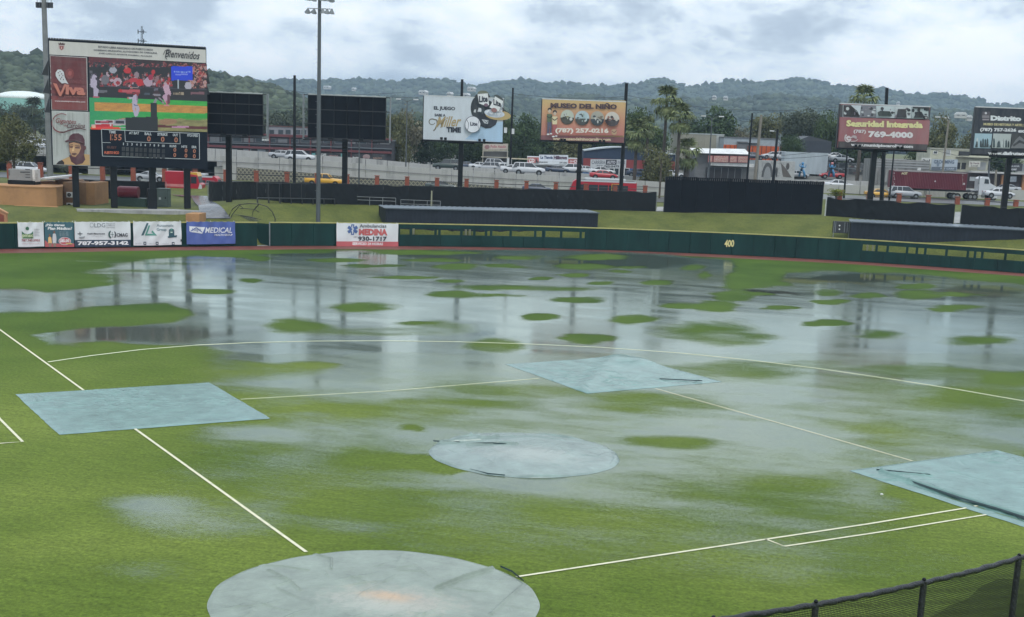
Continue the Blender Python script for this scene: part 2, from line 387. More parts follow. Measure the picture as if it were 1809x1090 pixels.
def wetness(X, Y):
    u, v = project(X, Y, 0*X); bad = np.isnan(u); u = np.nan_to_num(u, nan=-5000.); v = np.nan_to_num(v, nan=5000.)
    # ragged shores: shift the lookup by noise that lives on the ground
    near = np.clip((v-430)/300, .25, 1.3)
    u = u+(fbm(X/1.8, Y/1.8, 4, 3)-.5)*46*near+(fbm(X/9, Y/9, 3, 5)-.5)*30; v = v+(fbm(X/2.2, Y/2.2, 4, 9)-.5)*(14*near*near+3.2)+(fbm(X/14, Y/5, 3, 11)-.5)*6.0*near
    w = np.zeros(X.shape)
    def lay(d, val, soft, w): k = sm(.5-d/(2*soft)); return w*(1-k)+val*k
    def P(poly, val, soft, w, sy=3.0): return lay(poly_d(u, v, poly, sy), val, soft, w)
    def E(cx, cy, rx, ry, val, soft, w):          # soft is a share of the radius
        d = np.sqrt(((u-cx)/rx)**2+((v-cy)/ry)**2)-1; return lay(d, val, soft, w)
    # thin soft film over the infield
    w = P([(395, 600), (1000, 590), (1900, 600), (1900, 800), (1560, 830), (1500, 900), (1250, 955), (1000, 915), (800, 880), (690, 850), (560, 770), (440, 690)], .64, 110, w)
    w = E(720, 640, 300, 34, .80, .9, w); w = E(1100, 655, 330, 40, .80, .9, w); w = E(560, 682, 170, 18, .72, .8, w)
    w = E(480, 772, 120, 17, .74, .8, w); w = E(640, 745, 90, 20, .55, .9, w); w = E(1000, 740, 260, 32, .62, .9, w)
    w = E(1330, 790, 190, 46, .66, .8, w); w = E(1540, 880, 90, 30, .74, .7, w); w = E(1200, 870, 170, 40, .55, .9, w)
    w = E(300, 905, 90, 30, .5, .9, w); w = E(400, 925, 110, 26, .58, .9, w); w = E(470, 890, 60, 22, .5, .9, w); w = E(265, 890, 60, 14, .62, .9, w)
    w = E(560, 850, 100, 30, .42, .9, w); w = E(260, 1010, 70, 22, .34, .9, w); w = E(640, 925, 90, 18, .42, .9, w); w = E(1700, 760, 150, 40, .6, .9, w)
    w = E(640, 790, 150, 18, .62, .8, w); w = E(740, 858, 150, 14, .55, .9, w); w = E(1330, 930, 260, 60, .44, .9, w); w = E(900, 930, 260, 44, .42, .9, w); w = E(520, 830, 220, 40, .42, .9, w); w = E(1560, 1000, 160, 26, .3, .9, w)
    w = E(1350, 1000, 130, 26, .32, .9, w); w = E(1240, 960, 160, 26, .38, .9, w)
    film = w.copy()
    # the lake in the outfield
    lake = [(-400, 511), (45, 511), (85, 517), (130, 513), (200, 503), (245, 493), (190, 488), (150, 481), (205, 470), (262, 460), (330, 453), (420, 452), (470, 446), (560, 446), (640, 441), (1000, 441),
            (1180, 450), (1292, 461), (1300, 470), (1288, 486), (1275, 508), (1300, 513), (1395, 505), (1372, 495), (1385, 482), (1450, 479), (1600, 482), (1662, 489), (1810, 505), (2300, 540), (2300, 690),
            (1809, 655), (1600, 645), (1300, 640), (900, 640), (500, 628), (400, 614), (330, 610), (262, 609), (190, 604), (130, 604), (100, 608), (62, 592), (130, 579), (240, 577), (300, 571), (342, 556),
            (340, 547), (300, 534), (250, 536), (170, 542), (110, 549), (0, 553), (-400, 560)]
    w = P(lake, 1.0, 13, w)
    w = P([(395, 600), (1809, 600), (1809, 640), (395, 640)], .9, 60, w)
    w = P([(60, 592), (110, 586), (150, 600), (140, 612), (90, 612)], .7, 16, w)
    # half-wet streaks over the left outfield
    for cx, cy, rx, ry, a in [(235, 479, 90, 3, .5), (290, 466, 100, 3, .55), (180, 487, 50, 3, .4), (330, 459, 70, 2.4, .6), (165, 462, 40, 1.5, .4), (300, 490, 90, 5, .8), (240, 497, 60, 4, .7)]: w = E(cx, cy, rx, ry, a, .8, w)
    # green ground standing out of the water
    isl = [(1010, 486, 26, 3, .2), (960, 492, 20, 3, .2), (1160, 500, 26, 4, .2), (1195, 540, 30, 5, .2), (880, 470, 40, 3.4, .25), (660, 470, 46, 3, .25), (1690, 545, 40, 5, .4), (1380, 545, 26, 4, .3), (1730, 600, 50, 7, .5), (1340, 520, 24, 3.6, .3), (600, 460, 50, 3, .3), (441, 496, 26, 3.6, .12), (371, 515, 36, 4.2, .12), (716, 490, 60, 2.6, .15), (797, 497, 30, 3, .15), (792, 520, 42, 6, .2), (640, 544, 54, 9, .3), (527, 575, 50, 12, .35), (748, 571, 40, 5, .4),
           (948, 560, 35, 6, .1), (1018, 530, 52, 5.4, .12), (1070, 501, 27, 4, .1), (1112, 565, 42, 7.5, .15), (1035, 599, 50, 9, .12), (1292, 522, 35, 8.5, .15), (1265, 541, 43, 9.5, .2), (1250, 583, 68, 13, .6),
           (1462, 533, 36, 4.6, .1), (1533, 522, 32, 5, .15), (1466, 571, 42, 6, .12), (1617, 506, 34, 5, .15), (1622, 521, 42, 7.5, .15), (1690, 521, 46, 3.8, .4), (800, 471, 38, 5, .15), (758, 460, 50, 3, .3),
           (1030, 471, 48, 5, .15), (1050, 454, 52, 5, .2), (1090, 480, 20, 2.6, .3), (1118, 472, 22, 2.4, .3), (455, 456, 26, 4, .2), (480, 445, 85, 3.4, .3), (740, 446, 95, 3.6, .25), (915, 455, 32, 4, .4),
           (420, 452, 60, 3, .4), (1400, 465, 90, 6, .4), (728, 755, 17, 3.4, .3), (1560, 591, 36, 8, .7), (880, 508, 70, 4, .6), (870, 522, 60, 3, .7), (1000, 510, 60, 3, .8), (1225, 472, 20, 5, .4), (1245, 486, 10, 7, .6)]
    rag = (fbm(X/1.7, Y/1.7, 3, 77)-.5)*1.1+(fbm(X/.7, Y/.7, 2, 78)-.5)*.35
    for cx, cy, rx, ry, sf in isl: w = lay(np.sqrt(((u-cx)/rx)**2+((v-cy)/ry)**2)-1+rag*(.5 if ry > 4 else .8), 0.0, sf*1.15+.25, w)
    for cx, cy, rx, ry, a, sf in [(660, 587, 130, 9, .45, .6), (780, 582, 60, 10, .5, .7), (1290, 598, 80, 13, .35, .6), (870, 612, 55, 13, .25, .6), (1460, 516, 26, 6, .3, .6), (545, 646, 52, 9, .12, .6),
                              (470, 655, 90, 14, .35, .8), (650, 720, 200, 15, .28, .8), (560, 722, 120, 8, .12, .7), (900, 690, 160, 12, .45, .8), (820, 715, 90, 8, .3, .8),
                              (1150, 712, 130, 16, .3, .7), (1290, 655, 130, 16, .35, .8), (1190, 777, 66, 12, .12, .7), (1730, 700, 110, 20, .2, .7), (1790, 670, 50, 12, .12, .7), (1590, 770, 90, 26, .3, .8),
                              (1450, 640, 60, 8, .55, .8), (1620, 655, 110, 14, .5, .8), (700, 892, 150, 22, .15, .7), (900, 900, 130, 26, .3, .8), (1400, 860, 90, 30, .25, .8), (1110, 920, 160, 20, .2, .8),
                              (1640, 870, 70, 24, .1, .7), (640, 815, 50, 20, .25, .8), (1590, 690, 70, 10, .55, .8)]: w = E(cx, cy, rx, ry, a, sf*.8, w)
    w = P([(112, 604), (100, 598), (130, 584), (180, 579), (300, 573), (360, 561), (388, 564), (400, 590), (372, 604), (330, 607), (262, 605), (190, 601)], 1.0, 10, w)
    w = P([(655, 805), (690, 795), (735, 798), (790, 812), (860, 838), (800, 842), (720, 830), (665, 818)], 0.02, 10, w)
    w = w+((fbm(X/2.6, Y/1.3, 4, 21)-.5)*.5+(fbm(X/7, Y/5, 3, 22)-.5)*.5)*np.clip(w*5, 0, 1)*np.clip((1-w)*3.2, 0, 1)
    w = np.where(film_only := (np.abs(v-700) < 2000) & (v > 625), np.minimum(w, .77), w)
    w = np.where(bad | (u < -900) | (u > 2600) | (v > 1400), 0, w)
    s = wall_s(X, Y); w = np.where(s > -2.2, w*np.where((u > 560) & (u < 1280) | ((u > 140) & (u < 420)), .85, .15), w)
    return np.clip(w, 0, 1)

gx = np.arange(-100, 74, .30); gy = np.arange(-45, 128, .30); GX, GY = np.meshgrid(gx, gy)
def calmness(X, Y):
    u, v = project(X, Y, 0*X); u = np.nan_to_num(u, nan=-5000.); v = np.nan_to_num(v, nan=5000.); u = u+(fbm(X/2.4, Y/2.4, 4, 91)-.5)*60; v = v+(fbm(X/3, Y/3, 4, 92)-.5)*14; c = 0*X
    for cx, cy, rx, ry, a in [(250, 590, 150, 17, .62), (1100, 462, 135, 12, .7), (1500, 493, 130, 9, .9), (1740, 515, 80, 9, .7), (560, 450, 90, 6, .6), (1360, 517, 50, 5, .7), (800, 452, 100, 6, .6), (440, 583, 40, 5, .6), (850, 592, 30, 5, .5)]:
        c = np.maximum(c, a*sm((1.15-np.sqrt(((u-cx)/rx)**2+((v-cy)/ry)**2))/.4))
    return c
GW = wetness(GX, GY); GC = calmness(GX, GY); GS = wall_s(GX, GY)
# turf -------------------------------------------------------------
m = bpy.data.materials.new('wet_turf'); m.use_nodes = True; t = m.node_tree; b = t.nodes['Principled BSDF']
co = N(t, 'ShaderNodeTexCoord'); at = N(t, 'ShaderNodeAttribute', attribute_name='wet')
na = N(t, 'ShaderNodeTexNoise', i_Scale=.11, i_Detail=5.0); L(t, co.outputs['Object'], na.inputs['Vector'])
mpn = N(t, 'ShaderNodeMapping'); mpn.inputs['Rotation'].default_value = (0, 0, .25); mpn.inputs['Scale'].default_value = (1.2, 5.0, 1); L(t, co.outputs['Object'], mpn.inputs[0])
nb = N(t, 'ShaderNodeTexNoise', i_Scale=.55, i_Detail=6.0, i_Roughness=.65); L(t, mpn.outputs[0], nb.inputs['Vector'])
nc = N(t, 'ShaderNodeTexNoise', i_Scale=6.5, i_Detail=6.0, i_Roughness=.85); L(t, co.outputs['Object'], nc.inputs['Vector'])
r1 = N(t, 'ShaderNodeValToRGB'); L(t, na.outputs[0], r1.inputs[0]); r1.color_ramp.elements[0].position = .35; r1.color_ramp.elements[1].position = .68
r1.color_ramp.elements[0].color = (.080, .128, .014, 1); r1.color_ramp.elements[1].color = (.148, .196, .034, 1)
mxa = N(t, 'ShaderNodeMixRGB', blend_type='OVERLAY', i_0=.42); L(t, r1.outputs[0], mxa.inputs[1]); L(t, nb.outputs[0], mxa.inputs[2])
rc = N(t, 'ShaderNodeMapRange'); rc.inputs[1].default_value = .25; rc.inputs[2].default_value = .75; rc.inputs[3].default_value = .25; rc.inputs[4].default_value = 1.85; L(t, nc.outputs[0], rc.inputs[0])
vs_ = N(t, 'ShaderNodeVectorMath', operation='SCALE'); L(t, mxa.outputs[0], vs_.inputs[0]); L(t, rc.outputs[0], vs_.inputs['Scale'])
dk = N(t, 'ShaderNodeMapRange'); dk.inputs[3].default_value = 1.0; dk.inputs[4].default_value = .72; L(t, at.outputs['Fac'], dk.inputs[0])
v2 = N(t, 'ShaderNodeVectorMath', operation='SCALE'); L(t, vs_.outputs[0], v2.inputs[0]); L(t, dk.outputs[0], v2.inputs['Scale'])
le = N(t, 'ShaderNodeVectorMath', operation='LENGTH'); L(t, co.outputs['Object'], le.inputs[0]); le2 = N(t, 'ShaderNodeMath', operation='MULTIPLY_ADD'); L(t, nb.outputs[0], le2.inputs[0]); le2.inputs[1].default_value = 26; L(t, le.outputs['Value'], le2.inputs[2])
lr = N(t, 'ShaderNodeMapRange', interpolation_type='SMOOTHSTEP'); lr.inputs[1].default_value = 40; lr.inputs[2].default_value = 78; L(t, le2.outputs[0], lr.inputs[0]); lt = N(t, 'ShaderNodeMixRGB', blend_type='MULTIPLY'); L(t, lr.outputs[0], lt.inputs[0]); L(t, v2.outputs[0], lt.inputs[1]); lt.inputs[2].default_value = (.46, .62, .34, 1)
L(t, lt.outputs[0], b.inputs['Base Color']); b.inputs['Roughness'].default_value = .8; b.inputs['Specular IOR Level'].default_value = .14
bp = N(t, 'ShaderNodeBump', i_Strength=.5, i_Distance=.03); L(t, nc.outputs[0], bp.inputs['Height']); L(t, bp.outputs[0], b.inputs['Normal'])
TURF = m
keep = ((GS[:-1, :-1] < 1.6))
turf = tag(grid_mesh('field_turf', GX, GY, 0*GX, TURF, {'wet': GW}, keep), kind='structure')
# standing rain water -----------------------------------------------
m = bpy.data.materials.new('rain_water'); m.use_nodes = True; t = m.node_tree; t.nodes.remove(t.nodes['Principled BSDF']); om = t.nodes['Material Output']
co = N(t, 'ShaderNodeTexCoord'); at = N(t, 'ShaderNodeAttribute', attribute_name='wet')
mpw = N(t, 'ShaderNodeMapping'); mpw.inputs['Scale'].default_value = (.8, 2.6, 1); mpw.inputs['Rotation'].default_value = (0, 0, .23); L(t, co.outputs['Object'], mpw.inputs[0])
ns = N(t, 'ShaderNodeTexNoise', i_Scale=.9, i_Detail=7.0, i_Roughness=.7); L(t, mpw.outputs[0], ns.inputs['Vector'])
ad = N(t, 'ShaderNodeMath', operation='MULTIPLY_ADD'); L(t, ns.outputs[0], ad.inputs[0]); ad.inputs[1].default_value = .42; L(t, at.outputs['Fac'], ad.inputs[2])
gt = N(t, 'ShaderNodeTexNoise', i_Scale=7.0, i_Detail=5.0, i_Roughness=.8); L(t, co.outputs['Object'], gt.inputs['Vector']); gs = N(t, 'ShaderNodeMapRange'); gs.inputs[1].default_value = .55; gs.inputs[2].default_value = 1.0; gs.inputs[3].default_value = 1.0; gs.inputs[4].default_value = .12; L(t, at.outputs['Fac'], gs.inputs[0])
gm_ = N(t, 'ShaderNodeMath', operation='SUBTRACT'); L(t, gt.outputs[0], gm_.inputs[0]); gm_.inputs[1].default_value = .52; ad0 = ad; ad = N(t, 'ShaderNodeMath', operation='MULTIPLY_ADD'); L(t, gm_.outputs[0], ad.inputs[0]); L(t, gs.outputs[0], ad.inputs[1]); L(t, ad0.outputs[0], ad.inputs[2])
cov = N(t, 'ShaderNodeMapRange', interpolation_type='SMOOTHSTEP'); cov.inputs[1].default_value = .32; cov.inputs[2].default_value = 1.16; L(t, ad.outputs[0], cov.inputs[0])
ac = N(t, 'ShaderNodeAttribute', attribute_name='calm'); fr = N(t, 'ShaderNodeFresnel', i_IOR=1.42)
nw = N(t, 'ShaderNodeTexNoise', i_Scale=5.0, i_Detail=3.0); L(t, co.outputs['Object'], nw.inputs['Vector'])
bw = N(t, 'ShaderNodeBump', i_Strength=.10, i_Distance=.012); L(t, nw.outputs[0], bw.inputs['Height'])
gl = N(t, 'ShaderNodeBsdfGlossy'); gl.inputs['Color'].default_value = (.90, 1.0, .95, 1); nr = N(t, 'ShaderNodeTexNoise', i_Scale=.13, i_Detail=5.0, i_Roughness=.6); L(t, mpw.outputs[0], nr.inputs['Vector'])
rg_ = N(t, 'ShaderNodeMapRange'); rg_.inputs[1].default_value = .36; rg_.inputs[2].default_value = .64; rg_.inputs[3].default_value = .085; rg_.inputs[4].default_value = .19; L(t, nr.outputs[0], rg_.inputs[0])
rm_ = N(t, 'ShaderNodeMixRGB'); L(t, ac.outputs['Fac'], rm_.inputs[0]); L(t, rg_.outputs[0], rm_.inputs[1]); rm_.inputs[2].default_value = (.025, .025, .025, 1); L(t, rm_.outputs[0], gl.inputs['Roughness'])
L(t, bw.outputs[0], gl.inputs['Normal'])
tr = N(t, 'ShaderNodeBsdfTransparent'); df = N(t, 'ShaderNodeBsdfDiffuse'); dcr = N(t, 'ShaderNodeValToRGB'); L(t, ad.outputs[0], dcr.inputs[0]); dcr.color_ramp.elements[0].position = .45; dcr.color_ramp.elements[0].color = (.33, .42, .27, 1); dcr.color_ramp.elements[1].position = 1.22; dcr.color_ramp.elements[1].color = (.165, .205, .18, 1)
q_ = dcr.color_ramp.elements.new(.92); q_.color = (.33, .39, .31, 1); cm_ = N(t, 'ShaderNodeMixRGB'); L(t, ac.outputs['Fac'], cm_.inputs[0]); L(t, dcr.outputs[0], cm_.inputs[1]); cm_.inputs[2].default_value = (.085, .08, .068, 1); L(t, cm_.outputs[0], df.inputs['Color'])
# cloudy water hides part of the grass beneath, more where it is deep
murk = N(t, 'ShaderNodeMapRange'); murk.inputs[1].default_value = .3; murk.inputs[2].default_value = 1.0; murk.inputs[3].default_value = .18; murk.inputs[4].default_value = .70; L(t, at.outputs['Fac'], murk.inputs[0])
ma = N(t, 'ShaderNodeMixShader'); L(t, murk.outputs[0], ma.inputs[0]); L(t, tr.outputs[0], ma.inputs[1]); L(t, df.outputs[0], ma.inputs[2])
mb_ = N(t, 'ShaderNodeMixShader'); L(t, fr.outputs[0], mb_.inputs[0]); L(t, ma.outputs[0], mb_.inputs[1]); L(t, gl.outputs[0], mb_.inputs[2])
tr2 = N(t, 'ShaderNodeBsdfTransparent'); mc_ = N(t, 'ShaderNodeMixShader'); L(t, cov.outputs[0], mc_.inputs[0]); L(t, tr2.outputs[0], mc_.inputs[1]); L(t, mb_.outputs[0], mc_.inputs[2])
L(t, mc_.outputs[0], om.inputs[0])
mxw = np.maximum.reduce([GW[:-1, :-1], GW[1:, :-1], GW[:-1, 1:], GW[1:, 1:]])
keep = (mxw > .10) & (GS[:-1, :-1] < -.3)
water = tag(grid_mesh('rain_water', GX, GY, 0*GX+.012, m, {'wet': GW, 'calm': GC}, keep), kind='structure')

# ground outside, one sheet to the horizon ---------------------------
GRASS = M('hill_grass', (.105, .145, .038), .85, var=.28, scale=.9, bump=.5, bscale=9, wear=(.15, .155, .05), wscale=.35)
m = bpy.data.materials.new('outer_ground'); m.use_nodes = True; t = m.node_tree; b = t.nodes['Principled BSDF']; b.inputs['Roughness'].default_value = .9
co = N(t, 'ShaderNodeTexCoord'); at = N(t, 'ShaderNodeAttribute', attribute_name='paved')
g1 = N(t, 'ShaderNodeTexNoise', i_Scale=.35, i_Detail=8.0, i_Roughness=.65); L(t, co.outputs['Object'], g1.inputs['Vector'])
g2 = N(t, 'ShaderNodeTexNoise', i_Scale=6.0, i_Detail=6.0, i_Roughness=.7); L(t, co.outputs['Object'], g2.inputs['Vector'])
ra = N(t, 'ShaderNodeValToRGB'); L(t, g1.outputs[0], ra.inputs[0]); ra.color_ramp.elements[0].position = .36; ra.color_ramp.elements[1].position = .7
ra.color_ramp.elements[0].color = (.075, .095, .014, 1); ra.color_ramp.elements[1].color = (.14, .155, .028, 1)
rb = N(t, 'ShaderNodeMapRange'); rb.inputs[1].default_value = .25; rb.inputs[2].default_value = .75; rb.inputs[3].default_value = .55; rb.inputs[4].default_value = 1.4; L(t, g2.outputs[0], rb.inputs[0])
sa = N(t, 'ShaderNodeVectorMath', operation='SCALE'); L(t, ra.outputs[0], sa.inputs[0]); L(t, rb.outputs[0], sa.inputs['Scale'])
rd = N(t, 'ShaderNodeValToRGB'); L(t, g1.outputs[0], rd.inputs[0]); rd.color_ramp.elements[0].color = (.10, .10, .095, 1); rd.color_ramp.elements[1].color = (.19, .19, .18, 1)
mg = N(t, 'ShaderNodeMixRGB'); L(t, at.outputs['Fac'], mg.inputs[0]); L(t, sa.outputs[0], mg.inputs[1]); L(t, rd.outputs[0], mg.inputs[2]); L(t, mg.outputs[0], b.inputs['Base Color'])
bb = N(t, 'ShaderNodeBump', i_Strength=.6, i_Distance=.08); L(t, g2.outputs[0], bb.inputs['Height']); L(t, bb.outputs[0], b.inputs['Normal'])
OUTER = m
xs = np.concatenate([np.linspace(-5000, -150, 30), np.arange(-148, 90, 1.0), np.linspace(92, 5000, 34)])
ys = np.concatenate([np.linspace(-900, -60, 10), np.arange(-58, 240, 1.0), np.linspace(243, 400, 40), np.linspace(420, 7000, 34)])
TX, TY = np.meshgrid(xs, ys); TZ = terrain(TX, TY)
Dg = (TX-CAM[0])*FWD[0]+(TY-CAM[1])*FWD[1]
Sg = wall_s(TX, TY); pav = sm((Dg-224)/4)*(.45+.5*(fbm(TX/25, TY/25, 3, 2) > .45))*np.where(Dg > 420, .25, 1)
TZ = TZ+np.where((Sg > 2) & (Dg < 175), (fbm(TX/2.2, TY/2.2, 3, 4)-.5)*.14, 0)
tag(grid_mesh('ground', TX, TY, TZ, OUTER, {'paved': pav}), kind='structure')

# warning track and infield lines ------------------------------------
TRACK = M('track_clay', (.17, .048, .035), .6, var=.3, scale=.7, bump=.3, bscale=14, wear=(.13, .032, .026), wscale=.5)
b = MB(); ts = np.arange(2, WLEN[-1]-2, 1.0); inner = []; outer = []
for tt in ts:
    p, d = wall_at(tt); n_ = np.array([-d[1], d[0]]); wd = 4.0+.25*math.sin(tt*.31); w0 = p-n_*wd; inner.append((w0[0], w0[1], .006)); outer.append((p[0], p[1], .006))
k = len(ts); b.add(inner+outer, [(i, i+1, k+i+1, k+i) for i in range(k-1)])
tag(b.build('warning_track', TRACK), kind='structure')
CHALK = M('line_paint', (.72, .70, .50), .7, var=.1, scale=3, wear=(.5, .52, .35), wscale=2.5)
CHALKA = M('line_paint_arc', (.78, .82, .56), .7, var=.1, scale=3, wear=(.42, .55, .28), wscale=2.5)
B_ = 27.432/math.sqrt(2)
def gline(name, pts, w=.10, z=.022, mat=None, closed=False):
    q = [Vector((p[0], p[1])) for p in pts]; vs = []; fs = []
    for i, p in enumerate(q):
        d = (q[min(i+1, len(q)-1)]-q[max(i-1, 0)]).normalized(); n_ = Vector((-d.y, d.x))*w/2
        vs += [(p.x-n_.x, p.y-n_.y, z), (p.x+n_.x, p.y+n_.y, z)]
    fs = [(2*i, 2*i+2, 2*i+3, 2*i+1) for i in range(len(q)-1)]
    return tag(MB().add(vs, fs).build(name, mat or CHALK), kind='structure')
def gp(*xy): return [tuple(G(x, y)[:2]) for x, y in xy]
gline('foul_line', gp((541, 976), (391, 868), (241, 760), (145, 688), (0, 583), (-60, 540)), .11)
gline('foul_line', gp((912, 1020), (1130, 987), (1350, 954), (1530, 927), (1702, 899))+[(B_+1, B_+1)], .11)
gline('base_line', gp((425, 706), (690, 691), (952, 669)), .09, mat=CHALKA)
gline('base_line', gp((1158, 687), (1380, 749), (1612, 815)), .09)
gline('lane_line', gp((1352, 953), (1386, 966), (1560, 940), (1742, 910)), .10)
gline('coach_box_line', gp((-60, 668), (0, 741), (40, 781), (0, 784), (-80, 789)), .11)
arc = [(85, 640), (160, 629), (250, 618), (350, 610), (450, 605.5), (560, 603), (680, 602.5), (800, 604), (930, 608), (1060, 614), (1200, 624), (1320, 636), (1450, 652), (1580, 671), (1700, 690), (1809, 709), (1900, 727)]
gline('arc_line', gp(*arc), .15, mat=CHALKA)

# ------------------------------------------------------------------ hills
m = bpy.data.materials.new('forest_canopy'); m.use_nodes = True; t = m.node_tree; b = t.nodes['Principled BSDF']; b.inputs['Roughness'].default_value = .95; b.inputs['Specular IOR Level'].default_value = .1
ge = N(t, 'ShaderNodeNewGeometry'); f1 = N(t, 'ShaderNodeTexNoise', i_Scale=.02, i_Detail=9.0, i_Roughness=.72); L(t, ge.outputs['Position'], f1.inputs['Vector'])
fr_ = N(t, 'ShaderNodeValToRGB'); L(t, f1.outputs[0], fr_.inputs[0]); fr_.color_ramp.elements[0].position = .34; fi = N(t, 'ShaderNodeMapRange'); fi.inputs[3].default_value = .6; fi.inputs[4].default_value = 1.45; L(t, ge.outputs['Random Per Island'], fi.inputs[0]); fv = N(t, 'ShaderNodeVectorMath', operation='SCALE'); L(t, fr_.outputs[0], fv.inputs[0]); L(t, fi.outputs[0], fv.inputs['Scale']); fr_.color_ramp.elements[1].position = .68
fr_.color_ramp.elements[0].color = (.03, .045, .025, 1); fr_.color_ramp.elements[1].color = (.10, .12, .07, 1); L(t, fv.outputs[0], b.inputs['Base Color'])
FOREST = m
def ridge(name, prof, D0, drop_to, seed, depth, rough, nD=46, px0=-350, px1=2300, step=7):
    """a hill whose crest is seen along the profile, at distance D0; falls towards the viewer and behind"""
    pxs = np.arange(px0, px1, step); ys_ = np.interp(pxs, [p[0] for p in prof], [p[1] for p in prof])
    rows = np.linspace(-1, .6, nD); X = np.zeros((nD, len(pxs))); Y = X.copy(); Z = X.copy()
    for i, (px, py) in enumerate(zip(pxs, ys_)):
        c = V(px, py, D0); r = V(px, py, D0)-CAM; r = r[:2]/np.hypot(*r[:2]); zc_ = c[2]
        for j, a in enumerate(rows):
            w_ = abs(a); X[j, i] = c[0]+r[0]*a*depth; Y[j, i] = c[1]+r[1]*a*depth
            Z[j, i] = zc_*(1-w_)**.8*(1-w_)+(1-(1-w_)**1.8)*drop_to if a < 0 else zc_*(1-w_*.8)
    n_ = fbm(X/(depth*.16), Y/(depth*.16), 5, seed)-.5; A = np.clip(1-np.abs(rows)[:, None]*.2, 0, 1)*(np.abs(rows)[:, None] > .03)
    Z = Z+n_*rough*A; Z = Z+(fbm(X/14, Y/14, 3, seed+9)-.5)*4
    tag(grid_mesh(name, X, Y, Z, FOREST), kind='structure'); return X, Y, Z
def canopy(name, X, Y, Z, n, r, seed, zmin=-5, rows=None):
    """broken treetops over a hill: thousands of low lumps joined in one mesh"""
    rg = np.random.RandomState(seed); ico = bmesh.new(); bmesh.ops.create_icosphere(ico, subdivisions=1, radius=1)
    base = np.array([v.co[:] for v in ico.verts]); F = np.array([[v.index for v in f.verts] for f in ico.faces]); ico.free()
    nr, nc_ = X.shape; rr = rg.randint(rows[0] if rows else 0, rows[1] if rows else nr-1, n); cc = rg.randint(0, nc_-1, n); fu, fv = rg.rand(n), rg.rand(n)
    def bl(A): return (A[rr, cc]*(1-fu)+A[rr, cc+1]*fu)*(1-fv)+(A[rr+1, cc]*(1-fu)+A[rr+1, cc+1]*fu)*fv
    P = np.stack([bl(X), bl(Y), bl(Z)], -1); R = r*(.32+rg.rand(n)**2.6*1.35); Hh = R*(.55+.4*rg.rand(n))
    jit = 1+(rg.rand(n, len(base), 1)-.5)*.55
    Vv = P[:, None, :]+base[None]*jit*np.stack([R, R, Hh], -1)[:, None, :]; Vv[..., 2] += (Hh*.35)[:, None]
    Ff = F[None]+(np.arange(n)*len(base))[:, None, None]
    me = bpy.data.meshes.new(name); co_ = Vv.reshape(-1, 3).astype(np.float32); Ff = Ff.reshape(-1, 3)
    me.vertices.add(len(co_)); me.vertices.foreach_set('co', co_.ravel()); me.loops.add(Ff.size); me.loops.foreach_set('vertex_index', Ff.ravel().astype(np.int32))
    me.polygons.add(len(Ff)); me.polygons.foreach_set('loop_start', np.arange(0, Ff.size, 3, dtype=np.int32)); me.update(calc_edges=True)
    me.materials.append(FOREST); o = bpy.data.objects.new(name, me); COL.objects.link(o); return o
far_p = [(-350, 150), (300, 128), (380, 128), (430, 140), (480, 143), (495, 137), (530, 139), (560, 142), (600, 139), (650, 138), (690, 143), (730, 138), (770, 134), (800, 139), (825, 149), (845, 152), (870, 146), (900, 141), (920, 139),
         (950, 143), (970, 146), (1000, 143), (1040, 148), (1080, 147), (1120, 148), (1145, 144), (1168, 139), (1185, 143), (1200, 152), (1230, 150), (1260, 144), (1290, 138), (1310, 139), (1350, 141), (1380, 138), (1400, 134),
         (1430, 138), (1470, 146), (1500, 153), (1540, 156), (1580, 162), (1620, 170), (1660, 165), (1690, 168), (1720, 174), (1750, 179), (1780, 183), (1800, 179), (1830, 180), (2300, 200)]
hx = ridge('hills', [(a, b_+4) for a, b_ in far_p], 2600, 8, 31, 1000, 34)
mid_p = [(-350, 190), (500, 190), (560, 178), (640, 182), (700, 176), (760, 182), (850, 172), (900, 170), (960, 178), (1020, 172), (1100, 182), (1200, 175), (1280, 180), (1380, 172), (1460, 178), (1560, 190), (1680, 200), (1760, 210), (1850, 212), (2300, 225)]
hm = ridge('hills', mid_p, 1600, 8, 57, 560, 24)
left_p = [(-350, 80), (0, 92), (25, 92), (60, 100), (90, 105), (160, 110), (250, 118), (330, 126), (380, 131), (430, 138), (470, 146), (505, 160), (540, 176), (580, 192), (640, 205), (700, 214), (800, 222), (1000, 236), (2300, 330)]
hl = ridge('hills', [(a, b_+7) for a, b_ in left_p], 820, 8, 83, 330, 22, px1=1100)
tag(canopy('distant_woods', *hx, 34000, 5.0, 5, rows=(0, 30)), 'hazy blue green woods covering the farthest hills', 'woods', kind='stuff')
tag(canopy('middle_woods', *hm, 24000, 3.9, 6, rows=(0, 30)), 'grey green woods on the middle row of hills', 'woods', kind='stuff')
tag(canopy('left_woods', *hl, 26000, 2.7, 7, rows=(0, 30)), 'greener woods on the nearer hill at left', 'woods', kind='stuff')
# haze: one closed box round everything
m = bpy.data.materials.new('haze_air'); m.use_nodes = True; t = m.node_tree; t.nodes.remove(t.nodes['Principled BSDF'])
pv = N(t, 'ShaderNodeVolumePrincipled'); pv.inputs['Color'].default_value = (.60, .80, 1.0, 1); pv.inputs['Density'].default_value = .00022; pv.inputs['Anisotropy'].default_value = .1
L(t, pv.outputs[0], t.nodes['Material Output'].inputs['Volume'])
tag(MB().box(-5400, 5400, -1000, 7200, -2.5, 168).build('haze', m), kind='stuff')

